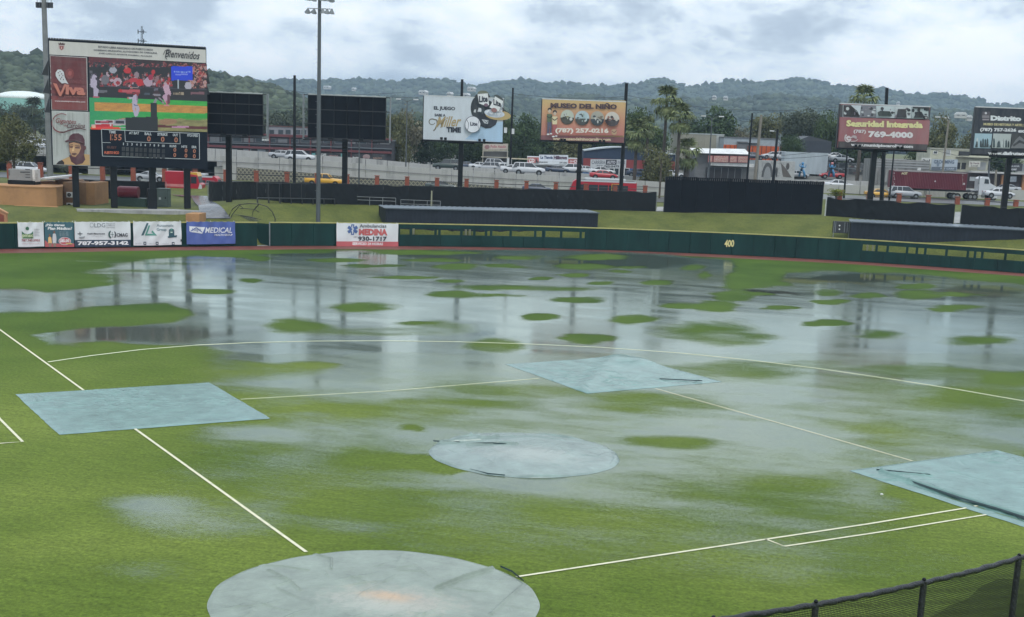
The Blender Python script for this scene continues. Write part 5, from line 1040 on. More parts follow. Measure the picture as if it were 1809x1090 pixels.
def creases(X, Y, seed, n, R, amp, lmin=.8, lmax=3.5, ctr=(0, 0), spread=1.0):
    rg = np.random.RandomState(seed); H = 0*X
    for i in range(n):
        a = rg.rand()*math.pi*2; rr = R*rg.rand()**.6*spread; x0, y0 = ctr[0]+math.cos(a)*rr, ctr[1]+math.sin(a)*rr; an = rg.rand()*math.pi; ln = rg.uniform(lmin, lmax)/2; w = rg.uniform(.025, .07)
        dx_, dy_ = X-x0, Y-y0; p = dx_*math.cos(an)+dy_*math.sin(an); qn = -dx_*math.sin(an)+dy_*math.cos(an)+.12*np.sin(p*2+i)
        H = H+amp*(.4+rg.rand())*np.exp(-(qn/w)**2)*np.clip(1-(np.abs(p)/ln)**2, 0, 1)
    return H
def fold(X, Y, pts, w, amp):
    H = 0*X
    for (ax, ay), (bx, by) in zip(pts[:-1], pts[1:]):
        dx_, dy_ = bx-ax, by-ay; t_ = np.clip(((X-ax)*dx_+(Y-ay)*dy_)/(dx_*dx_+dy_*dy_), 0, 1); d_ = np.hypot(X-ax-t_*dx_, Y-ay-t_*dy_); H = np.maximum(H, amp*np.exp(-(d_/w)**2))
    return H
TC = (.16, .29, .26)
def square_tarp(label, corners, mat, seed, hf):
    c = np.array([G(x, y)[:2] for x, y in corners]); n = 190; u, v = np.meshgrid(np.linspace(0, 1, n), np.linspace(0, 1, n)); ctr = c.mean(0)
    X = (c[0, 0]*(1-u)+c[1, 0]*u)*(1-v)+(c[3, 0]*(1-u)+c[2, 0]*u)*v-ctr[0]; Y = (c[0, 1]*(1-u)+c[1, 1]*u)*(1-v)+(c[3, 1]*(1-u)+c[2, 1]*u)*v-ctr[1]
    eg = np.minimum.reduce([u, 1-u, v, 1-v]); X = X+(fbm(u*9, v*9, 3, seed)-.5)*.08*(eg < .02); Y = Y+(fbm(u*9+5, v*9, 3, seed+1)-.5)*.08*(eg < .02)
    H = .035+hf(X, Y, u, v); H = np.where(eg < .004, .018, H*np.clip(.35+eg*22, 0, 1))
    o = grid_mesh('field_tarp', X, Y, H, mat); o.location = (ctr[0], ctr[1], 0); tag(o, label, 'tarp', 'tarps covering the bases, mound and home plate'); return o
TM = tarp_mat('tarp_teal', TC)
square_tarp('large square teal tarp over third base with wrinkled puddles on it', [(27, 697), (370, 676), (478, 740), (104, 769)], TM, 1,
    lambda X, Y, u, v: .03*fbm(X/1.5, Y/1.5, 3, 3)+creases(X, Y, 4, 110, 2.3, .028, .2, .8, (-.6, .8))+creases(X, Y, 14, 60, 1.5, .03, .2, .7, (3.2, 3.0))+creases(X, Y, 15, 50, 1.4, .03, .2, .7, (-2.6, 2.6))+creases(X, Y, 5, 16, 5, .014, 1, 3)+creases(X, Y, 6, 16, 1.6, .03, .8, 2.6, (-3.5, -1)))
square_tarp('pale teal tarp over second base with humped middle and black straps', [(893, 644), (1104, 629), (1277, 675), (1037, 696)], TM, 2,
    lambda X, Y, u, v: .04*fbm(X/1.6, Y/1.6, 3, 8)+creases(X, Y, 7, 46, 5, .026, .5, 2.4)+.22*np.exp(-((X-.6)**2+(Y-4)**2)/2.2)+creases(X, Y, 8, 34, 2.6, .03, .5, 1.6, (-.6, -3))+.1*np.exp(-((X+.5)/.5)**2))
c1 = [(1500, 832), (1762, 796), (2085, 880), (1815, 934)]
f1 = np.array([G(x, y)[:2] for x, y in c1]).mean(0)
def gl_(x, y): g_ = G(x, y)[:2]-f1; return (float(g_[0]), float(g_[1]))
def h1b(X, Y, u, v):
    H = .03*fbm(X/1.8, Y/1.8, 3, 13)+creases(X, Y, 9, 46, 5.5, .022, .4, 2.0)+creases(X, Y, 17, 50, 1.8, .03, .3, 1.0, gl_(1790, 812))
    H = H+fold(X, Y, [gl_(1556, 836), gl_(1612, 855), (gl_(1700, 883)), gl_(1809, 916), gl_(1880, 936)], .09, .13)-fold(X, Y, [gl_(1612, 858), (gl_(1700, 887)), gl_(1809, 921)], .10, .05)
    return H+fold(X, Y, [gl_(1500, 837), gl_(1560, 849), gl_(1605, 853)], .06, .05)+fold(X, Y, [gl_(1556, 836), gl_(1600, 839), gl_(1645, 843)], .05, .05)
square_tarp('big teal tarp over first base crossed by one long dark fold', c1, TM, 3, h1b)
def round_tarp(label, ctr, R, mat, seed, hf):
    n = 210; x, y = np.meshgrid(np.linspace(-1, 1, n), np.linspace(-1, 1, n)); rr = np.hypot(x, y)
    # square grid bent to a disc keeps the mesh even
    mx_ = np.maximum(np.abs(x), np.abs(y)); k = np.where(rr > 1e-6, mx_/np.maximum(rr, 1e-6), 1); X, Y = x*k*R, y*k*R; an = np.arctan2(Y, X); s_ = 1+.008*np.sin(an*5+seed)+.003*np.sin(an*17+seed*2); X, Y = X*s_, Y*s_
    eg = 1-mx_; H = .035+hf(X, Y, an, mx_); H = np.where(eg < .004, .018, H*np.clip(.4+eg*20, 0, 1)); o = grid_mesh('field_tarp', X, Y, H, mat); o.location = (ctr[0], ctr[1], 0)
    tag(o, label, 'tarp', 'tarps covering the bases, mound and home plate'); return o
mc0 = (-.02, 18.05)
def hm_(X, Y, an, m):
    dome = .22*np.clip(1-m, 0, 1)**.8; g_ = lambda x, y: tuple(G(x, y)[:2]-np.array(mc0))
    H = dome+.02*fbm(X/1.4, Y/1.4, 3, 23)+creases(X, Y, 25, 44, 3.4, .022, .4, 1.6)
    return H+fold(X, Y, [g_(765, 784), g_(800, 785), g_(850, 785)], .06, .12)+fold(X, Y, [g_(825, 793), g_(880, 791), g_(915, 795)], .05, .10)+fold(X, Y, [g_(823, 767), g_(850, 779), g_(880, 778)], .05, .09)+fold(X, Y, [g_(880, 778), g_(940, 776), g_(990, 782)], .12, .06)+.06*np.clip(np.sin(an*5+1), 0, 1)*(m > .94)
round_tarp('round pale tarp over the pitching mound in the middle of the infield', mc0, 3.78, tarp_mat('tarp_pale', (.22, .30, .27), [(.2, -.6, 3.2, (.42, .42, .38))], .35), 3, hm_)
hc0 = (.06, .05)
def hh_(X, Y, an, m):
    g_ = lambda x, y: tuple(G(x, y)[:2]-np.array(hc0))
    H = .02*fbm(X/1.3, Y/1.3, 3, 33)+creases(X, Y, 35, 60, 3.9, .028, .4, 2.0)
    return H+fold(X, Y, [g_(770, 1042), g_(820, 1022), g_(880, 1004)], .035, .10)+fold(X, Y, [g_(540, 977), (g_(585, 990)), g_(586, 1008)], .03, .05)+fold(X, Y, [g_(868, 1088), g_(900, 1058), g_(925, 1036)], .05, .05)+fold(X, Y, [g_(475, 1010), g_(510, 1028), g_(530, 1045)], .04, .05)+fold(X, Y, [g_(460, 1001), g_(500, 1003), g_(545, 1010)], .04, .04)
round_tarp('large round teal tarp over home plate with rusty clay stain, nearest the camera', hc0, 4.42, tarp_mat('tarp_home', (.235, .29, .235), [(.55, .2, 2.6, (.46, .40, .33)), (.25, .35, 1.1, (.62, .34, .14)), (.0, -.4, 2.0, (.40, .42, .36))], .6), 5, hh_)
g_ = G(1557.5, 874.5); tag(MB().sphere((0, 0, .03), .06, .04, .035, 10, 6).build('ball', WHITE, smooth=True, loc=(g_[0], g_[1], 0)), 'small white ball lying in the shallow puddle by the first base tarp', 'ball')

FOLD_SHADE = M('fold_shade_green', (.010, .035, .038), .35, var=.3, scale=3)  # dark strips standing in for shade along the tarp folds, and for one strap
def fold_shade_strip(pts, w0, w1, z, par, ctr):
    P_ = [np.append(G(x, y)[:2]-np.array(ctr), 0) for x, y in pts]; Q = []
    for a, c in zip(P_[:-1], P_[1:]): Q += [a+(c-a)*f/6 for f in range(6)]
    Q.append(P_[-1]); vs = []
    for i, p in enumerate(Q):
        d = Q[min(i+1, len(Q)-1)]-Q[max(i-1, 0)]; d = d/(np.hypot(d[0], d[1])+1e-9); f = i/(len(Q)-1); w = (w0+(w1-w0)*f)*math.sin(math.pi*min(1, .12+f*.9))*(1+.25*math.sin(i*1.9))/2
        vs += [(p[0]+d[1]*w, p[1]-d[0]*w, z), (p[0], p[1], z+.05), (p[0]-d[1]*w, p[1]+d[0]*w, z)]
    MB().add(vs, [(3*i+k, 3*i+3+k, 3*i+4+k, 3*i+1+k) for i in range(len(Q)-1) for k in (0, 1)]).build('fold_shade_strip', FOLD_SHADE, par)
TP = [o for o in COL.objects if o.name.startswith('field_tarp')]
t3, t2, t1, tm, th = TP
fold_shade_strip([(1556, 836), (1612, 856), (1700, 886), (1760, 903), (1809, 919), (1870, 938)], .05, .20, .09, t1, t1.location[:2]); fold_shade_strip([(1548, 833), (1600, 838), (1643, 842)], .02, .03, .06, t1, t1.location[:2]); fold_shade_strip([(1776, 905), (1809, 922), (1830, 930)], .02, .05, .07, t1, t1.location[:2])
fold_shade_strip([(1165, 672.5), (1200, 674), (1240, 676)], .02, .04, .08, t2, t2.location[:2])
fold_shade_strip([(765, 784), (785, 785), (812, 786)], .06, .02, .10, tm, tm.location[:2]); fold_shade_strip([(828, 793), (870, 792), (908, 794)], .02, .015, .20, tm, tm.location[:2]); fold_shade_strip([(830, 831.5), (862, 839), (892, 842)], .05, .03, .03, tm, tm.location[:2])
fold_shade_strip([(884, 1004), (905, 1013), (925, 1030)], .04, .02, .04, th, th.location[:2])

# ================================================================== NEAR FENCE, LOWER RIGHT
NETM = M('black_net', (.012, .013, .014), .6); PADB = M('black_wrapped_pad', (.016, .018, .022), .4, var=.4, scale=6, bump=.8, bscale=18)
nf = thing('near_fence', 'black padded netting fence across the lower right corner', 'fence', (0, 0, 0))
rail = [(1150, 1112), (1310, 1089), (1441, 1068.5), (1540, 1050), (1632, 1029.5), (1720, 1009), (1800, 986), (1900, 952), (2000, 915)]
FH = 2.45
RP = [G(x, y, FH) for x, y in rail]; nf.location = (0, 0, 0)
rg = random.Random(2); pts = []
for a, c in zip(RP[:-1], RP[1:]):
    for k in range(14): f = k/14; p = a*(1-f)+c*f; pts.append((p[0], p[1], p[2]+.012*math.sin(len(pts)*1.3)+rg.uniform(-.006, .006)))
MB().tube(pts, .05, 8, rads=[.060+.018*rg.random() for _ in pts]).build('top_rail', PADB, nf, smooth=True)
for px, py in ((1260, 1097), (1441, 1068.5), (1632, 1029.5), (1800, 986), (1990, 918)):
    p = G(px, py, FH); b = MB().cyl((p[0], p[1], 0), (p[0], p[1], FH+.04), .078, n=12); b.build('post', PADB, nf, smooth=False); MB().sphere((p[0], p[1], FH+.08), .05, n=10, r=6).build('post_cap', BLACK, nf, smooth=True)
# diamond netting, knots every 4.5 cm
b = MB(); cum = [0]
for a, c in zip(RP[:-1], RP[1:]): cum.append(cum[-1]+float(np.hypot(*(c-a)[:2])))
def rp_(s_):
    i = min(max(int(np.searchsorted(cum, s_))-1, 0), len(RP)-2); f = (s_-cum[i])/(cum[i+1]-cum[i]); return RP[i]*(1-f)+RP[i+1]*f
step_ = .045; Hn = FH-.02; s_ = -Hn*.4
def strand(s0, z0, s1, z1, w=.008):
    a, c = rp_(s0), rp_(s1); b.add([(a[0], a[1], z0-w), (a[0], a[1], z0+w), (c[0], c[1], z1+w), (c[0], c[1], z1-w)], [(0, 1, 2, 3)])
while s_ < cum[-1]:
    nseg = 3
    for k in range(nseg):
        if 0 <= s_ and s_+.02*nseg < cum[-1]: strand(s_+.004*k, Hn*k/nseg, s_+.004*(k+1), Hn*(k+1)/nseg, .0) if False else None
    a = rp_(min(max(s_, 0), cum[-1]))
    if 0 <= s_ <= cum[-1]:
        dd = rp_(min(s_+.01, cum[-1]))-rp_(max(s_-.01, 0)); dd = dd/ (np.hypot(dd[0], dd[1])+1e-9)*.008
        b.add([(a[0]-dd[0], a[1]-dd[1], .02), (a[0]+dd[0], a[1]+dd[1], .02), (a[0]+dd[0], a[1]+dd[1], Hn), (a[0]-dd[0], a[1]-dd[1], Hn)], [(0, 1, 2, 3)])
    s_ += step_
for k in range(int(Hn/step_)):
    z = .03+k*step_; n_ = 60
    for i in range(n_): strand(cum[-1]*i/n_, z+.012*math.sin(i*.9+k), cum[-1]*(i+1)/n_, z+.012*math.sin((i+1)*.9+k), .008)
o = b.build('netting', NETM, nf); o['kind'] = 'stuff'
# slack green shade cloth hanging behind the net
m = bpy.data.materials.new('shade_cloth'); m.use_nodes = True; t_ = m.node_tree; bsd = t_.nodes['Principled BSDF']; bsd.inputs['Base Color'].default_value = (.02, .03, .02, 1); bsd.inputs['Roughness'].default_value = .8
tr_ = N(t_, 'ShaderNodeBsdfTransparent'); mx_ = N(t_, 'ShaderNodeMixShader', i_0=.5); L(t_, tr_.outputs[0], mx_.inputs[1]); L(t_, bsd.outputs[0], mx_.inputs[2]); L(t_, mx_.outputs[0], t_.nodes['Material Output'].inputs[0])
b = MB(); vs = []; nn = 120
for j in range(9):
    for i in range(nn+1):
        s_ = cum[-1]*i/nn; p = rp_(s_); v = j/8; top = FH-.45-.5*abs(math.sin(s_*.55+.4))**1.5; vs.append((p[0]+.03*math.sin(s_*6+j), p[1]+.10+.05*math.sin(s_*4.1+j*1.2), .02+v*top))
b.add(vs, [(j*(nn+1)+i, j*(nn+1)+i+1, (j+1)*(nn+1)+i+1, (j+1)*(nn+1)+i) for j in range(8) for i in range(nn)]); b.build('shade_cloth', m, nf, smooth=True)

# ================================================================== LIGHT TOWERS AND POLES
POLE = M('weathered_pole', (.085, .098, .105), .5, var=.2, streak=True)
def floodlight_tower(label, px, ybase, ylow, D, r0, r1, rows, topz=None):
    g_ = V(px, ybase, D); z = tz(g_[0], g_[1]); r = thing('light_tower', label, 'light tower', (g_[0], g_[1], z), YAW*-1)
    zl = V(px, ylow, D)[2]-z; zt = zl+1.25*(rows-1)+.8
    MB().cyl((0, 0, -.5), (0, 0, zt), r0, r1, 12).build('pole', POLE, r)
    for k in range(int((zl-4)/.45)):
        zz = 4+k*.45; MB().box(-r0*.95-.12, -r0*.6, -.02, .02, zz, zz+.03).build('climbing_step', GALV, r) if k % 3 == 0 else None
    lm = None; rg = random.Random(int(px))
    for j in range(rows):
        z_ = zl+1.25*j; MB().box(-1.25, 1.45, -.28, -.20, z_+.62, z_+.70).build('cross_arm', GALV, r)
        for i, x in enumerate((-1.2, -.55, .4, .85, 1.35)):
            tilt = rg.uniform(.2, .75); yw = rg.uniform(-.7, .7); b = MB(); b.X = Matrix.Translation((x, -.34, z_+.35)) @ Matrix.Rotation(yw, 4, 'Z') @ Matrix.Rotation(tilt, 4, 'X')
            prof = [(.06, .26), (.13, .22), (.2, .08), (.30, -.08), (.34, -.14)]
            vs = []; n = 12
            for rr, zz in prof:
                for k in range(n): a = 2*math.pi*k/n; vs.append((rr*math.cos(a), rr*math.sin(a), zz))
            b.add(vs, [(q_*n+k, q_*n+(k+1) % n, (q_+1)*n+(k+1) % n, (q_+1)*n+k) for q_ in range(len(prof)-1) for k in range(n)]+[tuple(range(n))])
            h = b.build('lamp_head', GALV, r, smooth=True); c = MB(); c.X = b.X; c.cyl((0, 0, -.13), (0, 0, -.10), .30, n=12); c.build('lens', GREYWIN, h)
            MB().cyl((x, -.24, z_+.66), (x, -.34, z_+.45), .03, n=5).build('bracket', DARK, r)
    return r
floodlight_tower('tall grey floodlight tower in front of the blank black billboard', 562, 388, 27, 146.5, .25, .17, 4)
g_ = V(88, 300, 168); z = tz(g_[0], g_[1]); r = thing('light_tower', 'grey tower pole with small arms rising behind the scoreboard corner', 'light tower', (g_[0], g_[1], z))
zt = V(84, 3, 168)[2]-z; b = MB().cyl((0, 0, 0), (0, 0, zt+2), .42, .30, 10).build('pole', M('pale_pole', (.20, .21, .21), .5, var=.15), r)
MB().box(-1.0, 1.2, -.1, .1, zt-.2, zt-.1).build('cross_arm', DARK, r)
for x in (-.85, -.45, .6, 1.05): MB().box(x-.12, x+.12, -.3, .1, zt-.75, zt-.1).cyl((x, -.1, zt-.1), (x, -.1, zt+.5), .03, n=5).build('lamp_head', DARK, r)

POLES = []
def pole(label, px, ytop, ybot, D, w=.28, col=BLACK, arms=None, name='utility_pole', xtop=None, group=None, cat='pole', cans=False, base=None):
    g_ = V(px, ybot, D); z = tz(g_[0], g_[1]) if base is None else base; top = V(xtop or px, ytop, D); r = thing(name, label, cat, (g_[0], g_[1], z), 0, group); h = top[2]-z
    lean = (0, 0)
    if xtop: tp = V(xtop, ytop, D); lean = (float(tp[0]-g_[0]), float(tp[1]-g_[1]))
    MB().cyl((0, 0, -.3), (lean[0], lean[1], h), w/2*1.15, w/2*.85, 8).build('pole', col, r)
    if arms == 'double':
        for s_ in (-1, 1):
            MB().tube([(0, 0, h-.2), (s_*.5, 0, h+.1), (s_*1.2, 0, h+.25)], .045, 5).build('arm', col, r); MB().box(min(s_*1.1, s_*1.9), max(s_*1.1, s_*1.9), -.16, .16, h+.16, h+.34).build('lamp_head', WHITE, r)
    if arms == 'single':
        MB().tube([(0, 0, h-.2), (-.5, 0, h+.25), (-1.3, 0, h+.45)], .045, 5).build('arm', col, r); MB().box(-2.0, -1.2, -.15, .15, h+.35, h+.52).build('lamp_head', WHITE, r)
    if arms == 'cross':
        for dz in (.3, 1.3): MB().box(-1.1, 1.1, -.06, .06, h-dz-.1, h-dz).build('cross_arm', DARK, r)
        for x in (-.95, -.4, .4, .95): MB().cyl((x, 0, h-.3), (x, 0, h-.05), .05, n=6).build('insulator', GALV, r)
    if cans:
        for x, y in ((893, 230), (906, 232)):
            c = V(x, y, D); dx_, dy_ = c[0]-g_[0], c[1]-g_[1]; MB().cyl((dx_, dy_, c[2]-z-.45), (dx_, dy_, c[2]-z+.45), .26, n=10).build('transformer', WHITE, r)
    return r
pole('tall black pole between the two blank billboards', 520, 133, 302, 182, .42)
pole('black pole with two white transformer cans right of the beer billboard', 901, 155, 300, 232, .38, cans=True)
pole('black pole top sticking up above the middle of the beer billboard', 812, 140, 300, 180, .42)
pole('leaning black pole at the right end of the museum billboard', 1098, 147, 312, 180, .5, xtop=1107)
pole('black pole standing above the red security billboard', 1560, 155, 330, 180, .5, xtop=1567)
pole('tall thin black pole right of the beige warehouse', 1321, 200, 300, 226, .32, xtop=1329, arms=None)
pole('thick short black pole in front of the car yard', 1367, 228, 303, 226, .45, xtop=1374)
pole('thin black pole behind the left end of the security billboard', 1492, 262, 338, 190, .26, xtop=1497)
pole('thin black pole beside the rear end of the container truck', 1571, 262, 350, 184, .22, xtop=1580)
pole('thin grey mast rising over the yellow pickup lane', 634, 246, 326, 184, .22, POLE)
pole('double armed street light beside the beer billboard', 717, 178, 292, 226, .2, POLE, 'double', 'street_lamp', cat='street lamp')
pole('double headed white street light in front of the beige warehouse', 1253, 208, 290, 226, .22, POLE, 'double', 'street_lamp', xtop=1258, cat='street lamp')
pole('leaning grey concrete pole between the orange shop and the car yard', 1334, 203, 305, 226, .5, M('pole_tan', (.22, .2, .16), .7), None, 'utility_pole', xtop=1345)
pole('leaning street light on a grey pole in front of the upstairs house', 1665, 212, 300, 226, .35, M('pole_tan', (.22, .2, .16)), 'single', 'street_lamp', xtop=1676, cat='street lamp')
pole('thin white street light over the white container near the car yard', 1376, 236, 275, 250, .15, GALV, 'single', 'street_lamp', cat='street lamp')
pole('tan utility pole right of the white truck cab', 1757, 300, 345, 218, .4, M('pole_tan', (.22, .2, .16)), None, xtop=1760)
pole('grey utility pole just left of the black cultural billboard post', 1745, 285, 345, 220, .3, POLE, None, xtop=1748)
pole('thin dark pole left of the house with the grooming sign', 1196, 300, 318, 205, .1, DARK)
# lattice mast far on the hill
g_ = V(252, 100, 700); r = thing('radio_mast', 'far slender radio mast rising above the scoreboard top', 'mast', (g_[0], g_[1], 30)); zt = V(252, 46, 700)[2]-30; b = MB()
for s_, t2 in ((-1, -1), (1, -1), (0, 1)): b.cyl((s_*1.0, t2*1.0, 0), (s_*.3, t2*.3, zt), .22, .12, 5)
for k in range(26):
    za_, zb_ = zt*k/26, zt*(k+1)/26; f0, f1_ = 1-.7*k/26, 1-.7*(k+1)/26; b.cyl((-f0, -f0, za_), (f1_, -f1_, zb_), .1, n=4); b.cyl((f0, -f0, za_), (0, f1_, zb_), .1, n=4)
b.build('lattice', DARK, r)
for zz in (zt-3, zt-7.5, zt-11): MB().box(-1.6, 1.6, -1.6, 1.6, zz, zz+.3).box(-1.7, -1.3, -1.6, -1.2, zz-.9, zz+1.1).box(1.3, 1.7, -1.6, -1.2, zz-.9, zz+1.1).build('antenna', DARK, r)
# wires
def wire(label, a, b_, Da, Db, sag=1.2, r_=.035):
    A, B2 = V(*a, Da), V(*b_, Db); pts = [tuple(A*(1-i/16)+B2*(i/16)-np.array([0, 0, sag*4*(i/16)*(1-i/16)])) for i in range(17)]
    tag(MB().tube(pts, r_, 4).build('power_line', DARK), label, 'power line', 'thin power lines strung across behind the billboards')
W_ = 'thin dark power line sagging across in front of the hills'
wire('upper power line crossing between the two blank billboards', (365, 153), (716, 163), 330, 330); wire('power line from the double lamp to the left of the beer billboard', (450, 149), (748, 171), 300, 300)
wire('long power line in front of the hills right of the museum billboard', (1107, 168), (1500, 187), 300, 300, 2); wire('second lower power line right of the museum billboard', (1190, 200), (1484, 205), 300, 300, 1.5)
wire('low power line over the car yard roofs', (1107, 250), (1480, 262), 240, 240, 2); wire('power line over the house and store at right', (1640, 262), (1830, 290), 225, 225, .6); wire('lowest power line over the shop signs at right', (1200, 268), (1484, 272), 236, 236, 1)
wire('faint power line between beer and museum billboards', (905, 165), (1107, 170), 260, 260, .6); wire('power line above the dark building roof at left', (365, 190), (545, 186), 300, 300, .8)

# ================================================================== LEFT CLUSTER BEHIND THE WALL
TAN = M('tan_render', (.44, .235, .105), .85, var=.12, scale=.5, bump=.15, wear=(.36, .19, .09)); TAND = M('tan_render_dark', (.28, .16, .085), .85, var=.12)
def zat(px, py, D): return float(V(px, py, D)[2])
def lpt(px, py, D): v_ = V(px, py, D); return (float(v_[0]), float(v_[1]))
tb = thing('tan_building', 'low tan rendered building with curved corner at the left edge', 'building', (0, 0, 0))
b = MB(); base_ = []
for px, D in ((-140, 142), (-60, 142), (0, 142), (40, 142), (80, 142.3), (100, 143), (110, 144.5), (112, 148), (108, 153)): base_.append(lpt(px, 350, D))
zt_ = zat(60, 330.5, 142); zb_ = 1.0
vs = [(x, y, zb_) for x, y in base_]+[(x, y, zt_) for x, y in base_]; k = len(base_); b.add(vs, [(i, i+1, k+i+1, k+i) for i in range(k-1)]+[tuple(range(k, 2*k))]); b.build('front_wall', TAN, tb)
for i in range(k-1):
    x0, y0 = base_[i]; x1, y1 = base_[i+1]; d_ = Vector((x1-x0, y1-y0)).normalized(); n_ = Vector((-d_.y, d_.x))*-.06
    MB().add([(x0+n_.x, y0+n_.y, zt_-.08), (x1+n_.x, y1+n_.y, zt_-.08), (x1+n_.x, y1+n_.y, zt_+.05), (x0+n_.x, y0+n_.y, zt_+.05), (x0-n_.x*4, y0-n_.y*4, zt_+.05), (x1-n_.x*4, y1-n_.y*4, zt_+.05)], [(0, 1, 2, 3), (3, 2, 5, 4)]).build('coping', TAN, tb)
qz = zat(60, 364.5, 141.8); MB().add([(*lpt(24, 350, 141.9), qz), (*lpt(102, 350, 141.9), qz), (*lpt(102, 350, 141.9), qz+.07), (*lpt(24, 350, 141.9), qz+.07), (*lpt(102, 350, 141.7), qz), (*lpt(24, 350, 141.7), qz)], [(0, 1, 2, 3), (5, 4, 1, 0), (5, 4, 2, 3)]).build('ledge', TAN, tb)
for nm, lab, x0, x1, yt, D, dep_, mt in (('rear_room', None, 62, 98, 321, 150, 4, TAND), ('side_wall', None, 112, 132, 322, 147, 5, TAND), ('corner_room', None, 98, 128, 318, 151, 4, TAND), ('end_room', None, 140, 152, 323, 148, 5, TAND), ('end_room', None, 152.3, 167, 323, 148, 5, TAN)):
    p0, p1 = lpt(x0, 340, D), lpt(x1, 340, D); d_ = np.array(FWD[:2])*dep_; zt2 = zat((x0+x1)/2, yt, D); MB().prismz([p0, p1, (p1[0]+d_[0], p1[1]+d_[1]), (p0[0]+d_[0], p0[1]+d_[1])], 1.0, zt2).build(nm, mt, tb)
p0, p1 = lpt(62, 319, 149), lpt(127, 313, 149); z0_, z1_ = zat(62, 319, 149), zat(127, 312.5, 149); d_ = FWD[:2]*4
MB().add([(p0[0], p0[1], z0_), (p1[0], p1[1], z1_), (p1[0], p1[1], z1_+.18), (p0[0], p0[1], z0_+.18), (p1[0]+d_[0], p1[1]+d_[1], z1_+.3), (p0[0]+d_[0], p0[1]+d_[1], z0_+.3)], [(0, 1, 2, 3), (3, 2, 4, 5)]).build('roof_sheet', WHITE, tb)
for lab, y0, y1 in (('upper air conditioner unit on the tan building wall', 339.5, 349), ('lower air conditioner unit near the ground on the tan building', 358.5, 368)):
    qq = Quad((117, y0), (129.5, y0), (129.5, y1), (117, y1), 146.3); r = thing('air_conditioner', lab, 'air conditioner', qq.loc, qq.rz, 'air conditioner units on the tan building')
    MB().box(0, qq.W, 0, .35, 0, qq.H).build('case', WHITE, r, bevel=.02); MB().cyl((qq.W*.42, -.02, qq.H*.5), (qq.W*.42, .0, qq.H*.5), qq.H*.36, n=16).build('fan_grille', DARK, r); MB().cyl((qq.W*.42, -.04, qq.H*.5), (qq.W*.42, -.02, qq.H*.5), qq.H*.12, n=8).build('hub', GALV, r)
qq = Quad((15.5, 303.5), (57, 303.5), (57, 330), (15, 330), 146.5); qq.loc = (qq.loc[0], qq.loc[1], zt_); qq.h0 = 0
r = thing('generator', 'grey and white generator set on top of the tan building', 'generator', (qq.loc[0], qq.loc[1], zt_+.02), qq.rz); H_ = qq.H
MB().box(-.1, qq.W+.3, -.05, 1.7, 0, .42).build('skid', BLACK, r); MB().box(0, qq.W, 0, 1.6, .42, H_).build('housing', M('generator_grey', (.26, .27, .27), .5, var=.08), r, bevel=.03); MB().box(qq.W+.02, qq.W+.32, 0, 1.6, .30, H_+.04).build('end_panel', WHITE, r, bevel=.03)
for k in range(4): MB().box(qq.W*.72, qq.W*.92, -.03, 0, .75+k*.28, .82+k*.28).build('vent_slot', DARK, r)
MB().box(qq.W*.5, qq.W*.72, -.02, 0, H_-.35, H_-.25).box(qq.W*.72, qq.W*.92, -.02, 0, H_-.33, H_-.28).build('badge', DARK, r); MB().box(.04, .12, -.02, 0, .9, 1.5).build('lettering', DARK, r)
# small gabled orange wall at the left edge
qq = Quad((-30, 369), (11, 374), (12, 392), (-30, 393), 130.5, base=1.2); r = thing('gabled_sign_wall', 'small orange gabled wall with red panel at the left edge', 'wall', qq.loc, qq.rz)
P_ = [(0, 0), (qq.W, 0), (qq.W, qq.h0+qq.H-.28), (qq.W*.55, qq.h0+qq.H+.25), (0, qq.h0+qq.H)]; MB().prism(P_, 0, .3).build('body', M('orange_render', (.46, .22, .11), .8), r); MB().prism([(.1, qq.h0+.1), (qq.W-.25, qq.h0+.1), (qq.W-.25, qq.h0+qq.H-.45), (qq.W*.55, qq.h0+qq.H-.1), (.1, qq.h0+qq.H-.3)], -.03, 0).build('red_panel', M('red_panel', (.23, .055, .03), .7), r)
MB().prism([(-.05, qq.h0+qq.H), (qq.W*.55, qq.h0+qq.H+.25), (qq.W+.08, qq.h0+qq.H-.3), (qq.W+.08, qq.h0+qq.H-.18), (qq.W*.55, qq.h0+qq.H+.38), (-.05, qq.h0+qq.H+.12)], -.08, .36).build('coping', M('orange_coping', (.52, .28, .15), .8), r)
# concrete pad edge and tan end block below the scoreboard
A_, B_2 = T(135, 370), T(352, 374)
b = MB(); dd = (B_2-A_)[:2]; dd = dd/np.hypot(*dd); nn_ = np.array([-dd[1], dd[0]]); zq = max(A_[2], B_2[2])+.05
pp = [A_[:2]-nn_*1.0, B_2[:2]-nn_*1.0, B_2[:2]+nn_*3.0, A_[:2]+nn_*3.0]; b.prismz([tuple(p_) for p_ in pp], 1.0, zq); o = b.build('concrete_pad', CONC); o['kind'] = 'structure'
p0, p1 = lpt(328, 380, 140.2), lpt(352, 380, 140.2); d_ = FWD[:2]*3; o = MB().prismz([p0, p1, (p1[0]+d_[0], p1[1]+d_[1]), (p0[0]+d_[0], p0[1]+d_[1])], 1.0, zq-.02).build('retaining_block', TAN); tag(o, 'tan rendered block at the right end of the scoreboard pad', 'block')
